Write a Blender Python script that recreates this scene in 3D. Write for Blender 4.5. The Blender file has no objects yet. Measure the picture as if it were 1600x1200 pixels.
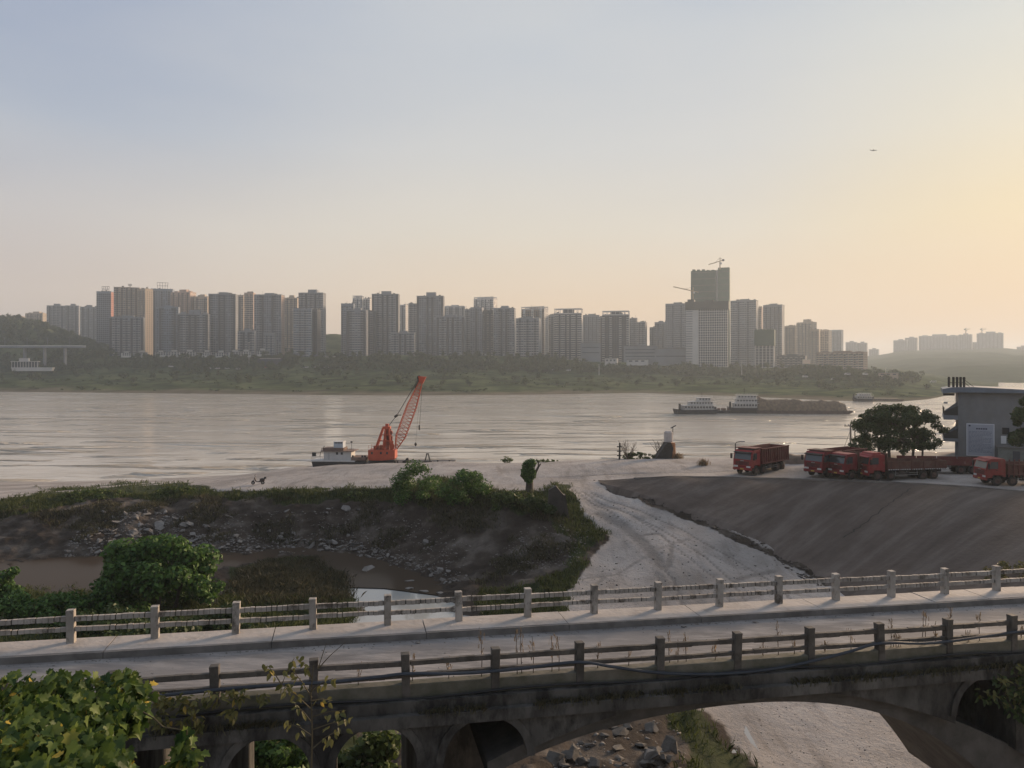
import bpy, bmesh, math, random
import numpy as np
from mathutils import Vector, Matrix, Euler
R = math.radians
rnd = random.Random(7)
nrs = np.random.RandomState(11)
C = bpy.context.scene.collection
S = bpy.context.scene

# ------------------------------------------------------------------ camera, sky, sun, exposure
HC, F, YH = 22.0, 1200.0, 572.0           # camera height over the river, focal length and horizon in 1600x1200 pixels
cam = bpy.data.objects.new('camera', bpy.data.cameras.new('camera'))
C.objects.link(cam)
cam.location = (0, 0, HC)
cam.rotation_euler = (R(90), 0, 0)
cam.data.sensor_width = 36.0
cam.data.lens = 36.0 * F / 1600.0
cam.data.shift_y = -(600 - YH) / 1600.0
cam.data.clip_start = 0.1
cam.data.clip_end = 20000
S.camera = cam

SUN_AZ, SUN_EL = 47.0, 13.5
sun_dir = Vector((math.sin(R(SUN_AZ)) * math.cos(R(SUN_EL)), math.cos(R(SUN_AZ)) * math.cos(R(SUN_EL)), math.sin(R(SUN_EL))))
sd = bpy.data.lights.new('sun', 'SUN')
sd.energy = 5.0
sd.angle = R(14.0)
sd.color = (1.0, 0.72, 0.48)
sun = bpy.data.objects.new('sun', sd)
C.objects.link(sun)
sun.rotation_euler = (-sun_dir).to_track_quat('-Z', 'Y').to_euler()

W = bpy.data.worlds.new('World')
S.world = W
W.use_nodes = True
nt = W.node_tree
nt.nodes.clear()


def nd(t, typ, **kw):
    n = t.nodes.new(typ)
    for k, v in kw.items():
        setattr(n, k, v)
    return n


def srgb(r, g, b):
    f = lambda c: (c / 255 / 12.92) if c / 255 <= 0.04045 else ((c / 255 + 0.055) / 1.055) ** 2.4
    return (f(r), f(g), f(b), 1)


def ramp(t, fac, stops, interp='LINEAR'):
    n = nd(t, 'ShaderNodeValToRGB')
    n.color_ramp.interpolation = interp
    e = n.color_ramp.elements
    while len(e) < len(stops):
        e.new(0.5)
    for i, (p, c) in enumerate(stops):
        e[i].position = p
        e[i].color = c if len(c) == 4 else (*c, 1)
    t.links.new(fac, n.inputs[0])
    return n.outputs[0]


def math_n(t, op, a, b=None, clamp=False):
    n = nd(t, 'ShaderNodeMath', operation=op)
    n.use_clamp = clamp
    for i, v in enumerate((a, b)):
        if v is None:
            continue
        if isinstance(v, (int, float)):
            n.inputs[i].default_value = v
        else:
            t.links.new(v, n.inputs[i])
    return n.outputs[0]


def mix_n(t, fac, a, b, blend='MIX'):
    n = nd(t, 'ShaderNodeMix', data_type='RGBA', blend_type=blend)
    for i, v in ((0, fac), (6, a), (7, b)):
        if isinstance(v, (int, float)):
            n.inputs[i].default_value = v
        elif isinstance(v, (tuple, list)):
            n.inputs[i].default_value = v if len(v) == 4 else (*v, 1)
        else:
            t.links.new(v, n.inputs[i])
    return n.outputs[2]


def build_sky():
    tc = nd(nt, 'ShaderNodeTexCoord')
    nrm = nd(nt, 'ShaderNodeVectorMath', operation='NORMALIZE')
    nt.links.new(tc.outputs['Generated'], nrm.inputs[0])
    sep = nd(nt, 'ShaderNodeSeparateXYZ')
    nt.links.new(nrm.outputs[0], sep.inputs[0])
    z = sep.outputs[2]
    # horizontal angle to the sun
    hz = nd(nt, 'ShaderNodeVectorMath', operation='MULTIPLY')
    nt.links.new(nrm.outputs[0], hz.inputs[0])
    hz.inputs[1].default_value = (1, 1, 0)
    hn = nd(nt, 'ShaderNodeVectorMath', operation='NORMALIZE')
    nt.links.new(hz.outputs[0], hn.inputs[0])
    dt = nd(nt, 'ShaderNodeVectorMath', operation='DOT_PRODUCT')
    nt.links.new(hn.outputs[0], dt.inputs[0])
    dt.inputs[1].default_value = (math.sin(R(SUN_AZ)), math.cos(R(SUN_AZ)), 0)
    zr = math_n(nt, 'MAXIMUM', z, 0.0)
    far = ramp(nt, zr, [(0.0, srgb(206, 187, 174)), (0.08, srgb(204, 190, 181)), (0.17, srgb(198, 194, 194)),
                        (0.27, srgb(172, 182, 198)), (0.40, srgb(136, 155, 188)), (0.7, srgb(158, 171, 192)), (1.0, srgb(158, 170, 190))])
    mid = ramp(nt, zr, [(0.0, srgb(236, 196, 156)), (0.08, srgb(233, 206, 175)), (0.17, srgb(222, 213, 198)),
                        (0.27, srgb(207, 208, 208)), (0.40, srgb(190, 198, 208)), (0.7, srgb(172, 182, 198)), (1.0, srgb(158, 170, 190))])
    near = ramp(nt, zr, [(0.0, srgb(228, 186, 146)), (0.08, srgb(232, 198, 158)), (0.17, srgb(234, 214, 176)),
                         (0.27, srgb(224, 217, 199)), (0.36, srgb(215, 216, 210)), (0.44, srgb(200, 206, 210)), (0.7, srgb(176, 185, 198)), (1.0, srgb(158, 170, 190))])
    f1 = nd(nt, 'ShaderNodeMapRange', interpolation_type='SMOOTHSTEP')
    nt.links.new(dt.outputs['Value'], f1.inputs[0])
    f1.inputs[1].default_value = 0.08
    f1.inputs[2].default_value = 0.74
    f2 = nd(nt, 'ShaderNodeMapRange', interpolation_type='SMOOTHSTEP')
    nt.links.new(dt.outputs['Value'], f2.inputs[0])
    f2.inputs[1].default_value = 0.84
    f2.inputs[2].default_value = 1.0
    c = mix_n(nt, f1.outputs[0], far, mid)
    c = mix_n(nt, f2.outputs[0], c, near)
    # thin veil of high cloud
    mp = nd(nt, 'ShaderNodeMapping')
    nt.links.new(nrm.outputs[0], mp.inputs[0])
    mp.inputs['Scale'].default_value = (1.2, 1.2, 4.0)
    ns = nd(nt, 'ShaderNodeTexNoise')
    ns.inputs['Scale'].default_value = 1.7
    ns.inputs['Detail'].default_value = 5
    ns.inputs['Roughness'].default_value = 0.45
    nt.links.new(mp.outputs[0], ns.inputs['Vector'])
    v = nd(nt, 'ShaderNodeMapRange')
    nt.links.new(ns.outputs[0], v.inputs[0])
    v.inputs[1].default_value = 0.35
    v.inputs[2].default_value = 0.75
    v.inputs[3].default_value = 0.0
    v.inputs[4].default_value = 0.30
    c = mix_n(nt, v.outputs[0], c, srgb(232, 226, 214))
    sky = nd(nt, 'ShaderNodeTexSky', sky_type='NISHITA')
    sky.sun_disc = False
    sky.sun_elevation = R(SUN_EL)
    sky.sun_rotation = R(SUN_AZ)
    sky.dust_density = 4.0
    sc = nd(nt, 'ShaderNodeVectorMath', operation='SCALE')
    nt.links.new(sky.outputs[0], sc.inputs[0])
    sc.inputs['Scale'].default_value = 0.05
    c = mix_n(nt, 0.95, sc.outputs[0], c)
    bg = nd(nt, 'ShaderNodeBackground')
    nt.links.new(c, bg.inputs[0])
    bg.inputs[1].default_value = 0.82
    out = nd(nt, 'ShaderNodeOutputWorld')
    nt.links.new(bg.outputs[0], out.inputs[0])


build_sky()
S.view_settings.view_transform = 'Standard'
S.view_settings.look = 'None'
S.view_settings.gamma = 1
S.view_settings.exposure = 0.34
S.view_settings.use_curve_mapping = False
S.cycles.max_bounces = 6
S.cycles.diffuse_bounces = 3
S.cycles.glossy_bounces = 3
S.cycles.transparent_max_bounces = 8
S.cycles.volume_bounces = 0


def P(px, py, Y):
    return Vector(((px - 800) / F * Y, Y, HC + (YH - py) / F * Y))


def Xat(px, Y):
    return (px - 800) / F * Y


# ------------------------------------------------------------------ materials
MATS = {}


def mat(name, col, col2=None, rough=0.8, scale=1.0, bump=0.0, bscale=None, metal=0.0, spec=0.3, detail=6, stretch=(1, 1, 1), dirt=None, dscale=0.3, dlo=0.5, dhi=0.7, coord='Object'):
    if name in MATS:
        return MATS[name]
    m = bpy.data.materials.new(name)
    m.use_nodes = True
    t = m.node_tree
    b = t.nodes['Principled BSDF']
    b.inputs['Roughness'].default_value = rough
    b.inputs['Metallic'].default_value = metal
    b.inputs['Specular IOR Level'].default_value = spec
    tc = nd(t, 'ShaderNodeTexCoord')
    src = nd(t, 'ShaderNodeNewGeometry').outputs['Position'] if coord == 'World' else tc.outputs[coord]
    mp = nd(t, 'ShaderNodeMapping')
    mp.inputs['Scale'].default_value = stretch
    t.links.new(src, mp.inputs[0])
    ns = nd(t, 'ShaderNodeTexNoise')
    ns.inputs['Scale'].default_value = scale
    ns.inputs['Detail'].default_value = detail
    ns.inputs['Roughness'].default_value = 0.6
    t.links.new(mp.outputs[0], ns.inputs['Vector'])
    col2 = col2 or tuple(c * 0.7 for c in col)
    c = ramp(t, ns.outputs[0], [(0.32, (*col2, 1)), (0.66, (*col, 1))])
    if dirt:
        n2 = nd(t, 'ShaderNodeTexNoise')
        n2.inputs['Scale'].default_value = dscale
        n2.inputs['Detail'].default_value = 8
        n2.inputs['Roughness'].default_value = 0.7
        t.links.new(mp.outputs[0], n2.inputs['Vector'])
        f = ramp(t, n2.outputs[0], [(dlo, (0, 0, 0, 1)), (dhi, (1, 1, 1, 1))])
        c = mix_n(t, f, c, dirt)
    t.links.new(c, b.inputs['Base Color'])
    if bump:
        n3 = nd(t, 'ShaderNodeTexNoise')
        n3.inputs['Scale'].default_value = bscale or scale * 3
        n3.inputs['Detail'].default_value = 6
        t.links.new(mp.outputs[0], n3.inputs['Vector'])
        bp = nd(t, 'ShaderNodeBump')
        bp.inputs['Strength'].default_value = 1.0
        bp.inputs['Distance'].default_value = bump
        t.links.new(n3.outputs[0], bp.inputs['Height'])
        t.links.new(bp.outputs[0], b.inputs['Normal'])
    MATS[name] = m
    return m


def leaf_mat(name, c1, c2, trans=0.35, rough=0.55, yellow=None):
    if name in MATS:
        return MATS[name]
    m = bpy.data.materials.new(name)
    m.use_nodes = True
    t = m.node_tree
    b = t.nodes['Principled BSDF']
    b.inputs['Roughness'].default_value = rough
    b.inputs['Specular IOR Level'].default_value = 0.25
    g = nd(t, 'ShaderNodeNewGeometry')
    oi = nd(t, 'ShaderNodeObjectInfo')
    r = math_n(t, 'FRACT', math_n(t, 'ADD', g.outputs['Random Per Island'], oi.outputs['Random']))
    stops = [(0.0, (*c1, 1)), (0.8, (*c2, 1))]
    if yellow:
        stops += [(0.965, (*c2, 1)), (0.99, (*yellow, 1))]
    c = ramp(t, r, stops)
    t.links.new(c, b.inputs['Base Color'])
    tr = nd(t, 'ShaderNodeBsdfTranslucent')
    t.links.new(c, tr.inputs[0])
    mx = nd(t, 'ShaderNodeMixShader')
    mx.inputs[0].default_value = trans
    t.links.new(b.outputs[0], mx.inputs[1])
    t.links.new(tr.outputs[0], mx.inputs[2])
    t.links.new(mx.outputs[0], t.nodes['Material Output'].inputs[0])
    MATS[name] = m
    return m


# ------------------------------------------------------------------ mesh helpers
def mesh_np(name, v, faces, k, mats=None, smooth=False, midx=None):
    me = bpy.data.meshes.new(name)
    v = np.asarray(v, dtype=np.float32)
    faces = np.asarray(faces, dtype=np.int32)
    n = len(faces)
    me.vertices.add(len(v))
    me.vertices.foreach_set('co', v.ravel())
    me.loops.add(n * k)
    me.loops.foreach_set('vertex_index', faces.ravel())
    me.polygons.add(n)
    me.polygons.foreach_set('loop_start', np.arange(0, n * k, k, dtype=np.int32))
    try:
        me.polygons.foreach_set('loop_total', np.full(n, k, dtype=np.int32))
    except Exception:
        pass
    if smooth:
        me.polygons.foreach_set('use_smooth', np.ones(n, dtype=bool))
    if midx is not None:
        me.polygons.foreach_set('material_index', midx)
    for m in (mats or []):
        me.materials.append(m)
    me.update(calc_edges=True)
    me.validate()
    return me


def link(name, me, parent=None):
    o = bpy.data.objects.new(name, me)
    C.objects.link(o)
    if parent is not None:
        o.parent = parent
    return o


def tag(o, label=None, cat=None, group=None, kind=None):
    for k, v in (('label', label), ('category', cat), ('group', group), ('kind', kind)):
        if v:
            o[k] = v
    return o


def thing(name, label, cat, loc=(0, 0, 0), rotz=0.0, group=None):
    o = bpy.data.objects.new(name, None)
    C.objects.link(o)
    o.empty_display_size = 0.2
    o.location = loc
    o.rotation_euler = (0, 0, rotz)
    return tag(o, label, cat, group)


def dup(root, loc=None, rotz=None, scale=None, label=None, group=None):
    r = root.copy()
    C.objects.link(r)
    if loc is not None:
        r.location = loc
    if rotz is not None:
        r.rotation_euler = (0, 0, rotz)
    if scale is not None:
        r.scale = (scale,) * 3 if isinstance(scale, (int, float)) else scale
    if label:
        r['label'] = label
    if group:
        r['group'] = group
    for ch in list(root.children):
        c = ch.copy()
        C.objects.link(c)
        c.parent = r
        for g in list(ch.children):
            d = g.copy()
            C.objects.link(d)
            d.parent = c
    return r


class MB:
    def __init__(self):
        self.v, self.f = [], []

    def add(self, vs, fs):
        n = len(self.v)
        self.v += [tuple(p) for p in vs]
        self.f += [tuple(i + n for i in f) for f in fs]
        return self

    def box(self, x0, x1, y0, y1, z0, z1):
        vs = [(x, y, z) for z in (z0, z1) for y in (y0, y1) for x in (x0, x1)]
        return self.add(vs, [(0, 2, 3, 1), (4, 5, 7, 6), (0, 1, 5, 4), (2, 6, 7, 3), (0, 4, 6, 2), (1, 3, 7, 5)])

    def cbox(self, c, s, M=None):
        hx, hy, hz = s[0] / 2, s[1] / 2, s[2] / 2
        vs = [Vector((x, y, z)) for z in (-hz, hz) for y in (-hy, hy) for x in (-hx, hx)]
        if M is not None:
            vs = [M @ p for p in vs]
        vs = [p + Vector(c) for p in vs]
        return self.add(vs, [(0, 2, 3, 1), (4, 5, 7, 6), (0, 1, 5, 4), (2, 6, 7, 3), (0, 4, 6, 2), (1, 3, 7, 5)])

    def bar(self, a, b, w, h=None):
        a, b = Vector(a), Vector(b)
        d = b - a
        M = d.to_track_quat('Y', 'Z').to_matrix()
        return self.cbox((a + b) / 2, (w, d.length, h or w), M)

    def tube(self, pts, r, n=6, cap=True):
        pts = [Vector(p) for p in pts]
        rs = r if isinstance(r, (list, tuple)) else [r] * len(pts)
        vs, fs = [], []
        for i, p in enumerate(pts):
            d = (pts[min(i + 1, len(pts) - 1)] - pts[max(i - 1, 0)])
            if d.length < 1e-9:
                d = Vector((0, 0, 1))
            d.normalize()
            a = d.orthogonal() if abs(d.z) > 0.9 else d.cross(Vector((0, 0, 1)))
            a.normalize()
            bb = d.cross(a)
            for k in range(n):
                t = 2 * math.pi * k / n
                vs.append(p + (a * math.cos(t) + bb * math.sin(t)) * rs[i])
        for i in range(len(pts) - 1):
            for k in range(n):
                k2 = (k + 1) % n
                fs.append((i * n + k, i * n + k2, (i + 1) * n + k2, (i + 1) * n + k))
        if cap:
            fs.append(tuple(range(n - 1, -1, -1)))
            fs.append(tuple(range((len(pts) - 1) * n, len(pts) * n)))
        return self.add(vs, fs)

    def cyl(self, c, axis, r, l, n=14, r2=None):
        a = Vector(axis).normalized()
        c = Vector(c)
        return self.tube([c - a * l / 2, c + a * l / 2], [r, r if r2 is None else r2], n)

    def prism(self, prof, y0, y1, plane='xz'):
        n = len(prof)
        if plane == 'xz':
            vs = [(x, y0, z) for x, z in prof] + [(x, y1, z) for x, z in prof]
        elif plane == 'yz':
            vs = [(y0, x, z) for x, z in prof] + [(y1, x, z) for x, z in prof]
        else:
            vs = [(x, z, y0) for x, z in prof] + [(x, z, y1) for x, z in prof]
        fs = [tuple(range(n)), tuple(range(2 * n - 1, n - 1, -1))]
        for i in range(n):
            j = (i + 1) % n
            fs.append((i, i + n, j + n, j))
        return self.add(vs, fs)

    def quad(self, a, b, c, d):
        return self.add([a, b, c, d], [(0, 1, 2, 3)])

    def build(self, name, m, parent=None, smooth=False, bevel=0.0, kind=None):
        me = bpy.data.meshes.new(name)
        me.from_pydata(self.v, [], self.f)
        me.materials.append(m)
        bm = bmesh.new()
        bm.from_mesh(me)
        bmesh.ops.recalc_face_normals(bm, faces=bm.faces)
        if bevel:
            bmesh.ops.bevel(bm, geom=[e for e in bm.edges if len(e.link_faces) == 2 and e.calc_face_angle(0) > 0.5], offset=bevel, segments=1, affect='EDGES', clamp_overlap=True)
        bm.to_mesh(me)
        bm.free()
        if smooth:
            for p in me.polygons:
                p.use_smooth = True
            try:
                me.set_sharp_from_angle(angle=R(40))
            except Exception:
                pass
        o = link(name, me, parent)
        if kind:
            o['kind'] = kind
        return o


# simple value noise for geometry
_tab = nrs.rand(256, 256)


def vnoise(x, y):
    x = np.asarray(x, float)
    y = np.asarray(y, float)
    xi, yi = np.floor(x).astype(int), np.floor(y).astype(int)
    fx, fy = x - xi, y - yi
    fx, fy = fx * fx * (3 - 2 * fx), fy * fy * (3 - 2 * fy)
    g = lambda a, b: _tab[a & 255, b & 255]
    return (g(xi, yi) * (1 - fx) + g(xi + 1, yi) * fx) * (1 - fy) + (g(xi, yi + 1) * (1 - fx) + g(xi + 1, yi + 1) * fx) * fy


def fbm(x, y, o=4):
    s, a, t = 0, 0.5, 0
    for i in range(o):
        s = s + a * vnoise(x * 2 ** i + 17 * i, y * 2 ** i + 5 * i)
        t += a
        a *= 0.5
    return s / t - 0.5


def inpoly(px, py, poly):
    px, py = np.asarray(px, float), np.asarray(py, float)
    r = np.zeros(px.shape, bool)
    n = len(poly)
    for i in range(n):
        x0, y0 = poly[i]
        x1, y1 = poly[(i + 1) % n]
        if y0 == y1:
            continue
        c = ((y0 > py) != (y1 > py)) & (px < (x1 - x0) * (py - y0) / (y1 - y0) + x0)
        r ^= c
    return r


# ------------------------------------------------------------------ NEAR TERRAIN
CP = [  # (px, py, depth below the camera)
    # left beach and river edge
    (-300, 756, 22), (0, 752, 22.2), (120, 751, 22.2), (230, 749, 22.2), (330, 743, 22.2), (400, 736, 22.3), (470, 728.5, 22.4),
    (-300, 790, 19), (0, 770, 19.2), (100, 766, 18.4), (200, 758, 18.2), (300, 752, 17.8), (402, 757, 15.8), (402, 740, 17.2),
    (0, 790, 17.3), (-300, 830, 17.2),
    (500, 765, 15.4), (500, 738, 15.4), (480, 729, 17.2), (600, 765, 15), (600, 742, 14.8), (600, 723, 14.7), (540, 726, 15.6), (700, 765, 14.6), (700, 721, 14.3),
    (800, 758, 14.3), (800, 723, 14), (900, 750, 13.9), (900, 719, 13.8), (1000, 745, 13.5), (1000, 717, 13.6), (1100, 738, 13.1),
    (1100, 715, 13.3), (1200, 742, 13), (1200, 711, 13.2), (1300, 748, 13), (1300, 708, 13.2), (1400, 730, 13), (1400, 706, 13.1), (1500, 715, 13),
    (1500, 705, 13), (1600, 766, 13), (1600, 720, 13), (1750, 770, 13), (1750, 715, 13), (2100, 760, 13), (2100, 715, 13), (1600, 705, 13),
    # bank top edge
    (-200, 810, 17.3), (0, 800, 17.2), (60, 785, 17), (120, 774, 16.7), (250, 767, 16.5), (330, 766, 16), (450, 770, 15.5), (550, 768, 15.2), (650, 770, 14.8), (750, 772, 14.5),
    (830, 772, 14.2), (885, 766, 14),
    # mid bank
    (0, 832, 18.6), (150, 822, 18.1), (300, 812, 17.8), (450, 806, 17.2), (600, 812, 17.2), (700, 825, 17.1), (780, 845, 17.5), (850, 862, 17.7),
    (450, 835, 18.9), (300, 835, 19), (550, 838, 18.8),
    # pond edge
    (-300, 885, 20), (0, 880, 20), (150, 870, 20), (300, 863, 20), (450, 862, 20), (550, 867, 20), (620, 880, 20), (680, 905, 20), (715, 930, 20), (725, 960, 20),
    # mound by the track
    (760, 880, 18.9), (800, 900, 19), (880, 915, 18.8), (780, 945, 19.6), (840, 945, 19.3), (930, 790, 15.3), (945, 832, 16.8), (900, 830, 16.6), (850, 810, 15.7), (830, 790, 14.9), (720, 985, 20.2),
    # pond bed
    (50, 905, 21), (-200, 905, 21), (250, 900, 21), (450, 873, 20.9), (560, 895, 21.1), (620, 930, 21.2), (640, 975, 21.2), (600, 955, 21.1), (660, 1020, 21), (700, 1100, 20.6),
    # reed island and left bank
    (440, 900, 19.4), (380, 888, 19.6), (510, 892, 19.5), (360, 930, 19.2), (450, 945, 19.1), (530, 935, 19.6), (530, 980, 19.7), (420, 1000, 19),
    (0, 930, 20), (130, 932, 19.9), (0, 955, 19), (150, 955, 19), (245, 955, 18.9), (-300, 955, 19), (0, 1000, 17), (200, 1010, 17.6), (-300, 1000, 16.5), (350, 1040, 18),
    (600, 1150, 18.5), (350, 1170, 16.8), (100, 1150, 15.5), (-200, 1100, 14.5), (1000, 1170, 18.1), (900, 1170, 18.0), (1050, 1130, 18.9), (1100, 1170, 19.2), (800, 1150, 18.4),
    # track
    (950, 762, 14.1), (1000, 800, 15.5), (960, 800, 15.5), (1100, 830, 16.8), (1050, 810, 16), (1000, 850, 17.2), (950, 880, 18.2), (1100, 880, 18.2), (1200, 885, 18.6), (1000, 910, 18.9),
    (1250, 930, 19.4), (1100, 930, 19.2), (950, 960, 19.4), (1100, 1000, 19.8), (1150, 1150, 20), (1300, 1150, 20.2), (1450, 1180, 20.2), (1200, 1200, 20), (1300, 1000, 20),
    # toe of the slope
    (940, 754, 13.8), (990, 768, 14.3), (1030, 785, 14.9), (1080, 803, 15.7), (1130, 822, 16.5), (1200, 852, 17.7), (1250, 888, 18.9), (1290, 910, 19.4),
    # top of the slope
    (1050, 746, 13), (1150, 747, 13), (1300, 751, 13.05), (1450, 758, 13.05),
]
pts = []
for px, py, d in CP:
    Y = d * F / (py - YH)
    pts.append((Xat(px, Y), Y, HC - d))
XYZ = [  # explicit: river bed beyond the crest, toe and top of the slope running towards the bridge, hillside under the camera
    (-60, 185, -4), (-30, 140, -1.5), (-30, 165, -4), (-15, 132, 0.5), (0, 132, 1), (0, 150, -3.5), (25, 130, 2), (25, 150, -3.5), (45, 133, 2.5), (45, 155, -3.5), (75, 136, 3), (75, 155, -3.5), (110, 134, 3), (110, 160, -3.5),
    (-130, 190, -4), (-200, 180, -4), (150, 160, -3), (-100, 175, -3.5), (180, 140, 3), (200, 165, -3),
    (28.5, 62, 2.0), (29, 55, 1.8), (31, 42, 1.7), (34, 30, 1.8), (53, 78, 9), (58, 66, 9), (61, 50, 9), (63, 30, 9), (90, 60, 9), (90, 30, 9),
    (-15, 4, 12), (15, 4, 12), (0, 12, 9), (-12, 12, 10), (14, 12, 7), (0, 22, 5.5), (-14, 24, 7.5), (-30, 14, 12), (25, 22, 3), (40, 12, 6), (15, 28, 2.6), (-40, 30, 8), (-60, 50, 6),
]
pts += XYZ
pts = np.array(pts)
A = np.sqrt(((pts[:, None, :2] - pts[None, :, :2]) ** 2).sum(-1) + 1.0)
n = len(pts)
K = np.zeros((n + 3, n + 3))
K[:n, :n] = A - 0.15 * np.eye(n)
K[:n, n] = 1
K[:n, n + 1:] = pts[:, :2]
K[n, :n] = 1
K[n + 1:, :n] = pts[:, :2].T
sol = np.linalg.solve(K, np.concatenate([pts[:, 2], np.zeros(3)]))


def terr0(x, y):
    x, y = np.atleast_1d(np.asarray(x, float)), np.atleast_1d(np.asarray(y, float))
    sh = x.shape
    x, y = x.ravel(), y.ravel()
    out = np.empty(len(x))
    for i in range(0, len(x), 20000):
        q = np.stack([x[i:i + 20000], y[i:i + 20000]], -1)
        d = np.sqrt(((q[:, None] - pts[None, :, :2]) ** 2).sum(-1) + 1.0)
        out[i:i + 20000] = d @ sol[:n] + sol[n] + q @ sol[n + 1:]
    return out.reshape(sh)


GRASS = [
    [(-400, 830), (-50, 795), (30, 770), (110, 764), (180, 756), (325, 754), (330, 768), (450, 764), (640, 764), (650, 755), (760, 755), (780, 766), (885, 764), (905, 792), (955, 842), (905, 890), (860, 925), (850, 905), (905, 850), (850, 808), (700, 790), (560, 782), (400, 778), (200, 778), (80, 795), (-400, 835)],
    [(360, 885), (500, 875), (545, 905), (560, 1000), (330, 1010)],
    [(-500, 930), (150, 925), (330, 950), (560, 1010), (560, 1300), (-500, 1300)],
    [(750, 925), (900, 900), (870, 1000), (760, 985)],
    [(1040, 1100), (1110, 1125), (1190, 1200), (1200, 1260), (1000, 1260), (1080, 1180)],
]
DIRT = [
    [(-400, 820), (-20, 805), (60, 782), (120, 772), (250, 766), (330, 766), (640, 767), (890, 768), (905, 800), (955, 845), (890, 915), (840, 1010), (560, 1010), (300, 980), (-400, 960)],
    [(-500, 950), (880, 950), (840, 1050), (1040, 1095), (1130, 1130), (1230, 1260), (900, 1400), (-500, 1400)],
    [(940, 752), (1060, 791), (1200, 854), (1300, 915), (1285, 915), (1190, 860), (1045, 799), (960, 768)],
]


RUTS = []
for k in range(9):
    o_ = k * 15 - 50
    w_ = math.sin(k * 2.3) * 12
    RUTS.append(([(905 + o_ * .25, 764, 14), (955 + o_ * .5 + w_, 792, 15.2), (1010 + o_ * .8, 828, 16.7), (1062 + o_ * 1.1 - w_, 866, 17.8), (1105 + o_ * 1.5, 905, 18.8), (1135 + o_ * 1.8, 955, 19.4)], .24, .55 + .35 * math.sin(k * 1.7)))
RUTS += [([(935, 806, 15.9), (975, 822, 16.4), (1005, 846, 17.1), (1035, 878, 17.9)], .9, .85), ([(1000, 836, 16.8), (1030, 832, 16.7), (1050, 850, 17.3), (1046, 880, 18)], .35, .8),
         ([(905, 905, 18.7), (960, 896, 18.5), (1020, 862, 17.6), (1075, 838, 16.9)], .3, .6), ([(925, 935, 19.2), (930, 915, 18.9), (945, 898, 18.5)], .3, .7),
         ([(1240, 905, 19), (1180, 890, 18.6), (1140, 880, 18.3), (1100, 860, 17.7)], .5, .5), ([(1120, 925, 19.1), (1160, 900, 18.7), (1210, 890, 18.7)], .5, .7),
         ([(1290, 930, 19.4), (1200, 925, 19.3), (1120, 950, 19.4)], .6, .55), ([(860, 745, 13.8), (960, 742, 13.6), (1080, 740, 13.2), (1150, 738, 13.1)], .5, .6), ([(420, 748, 16.6), (560, 742, 15), (760, 748, 14.3), (900, 747, 13.8)], .7, .5),
         ([(600, 735, 14.9), (800, 738, 14), (960, 733, 13.6), (1100, 730, 13.2)], .5, .45), ([(980, 722, 13.7), (1060, 724, 13.5), (1140, 728, 13.1)], 1.0, .6)]



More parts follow.
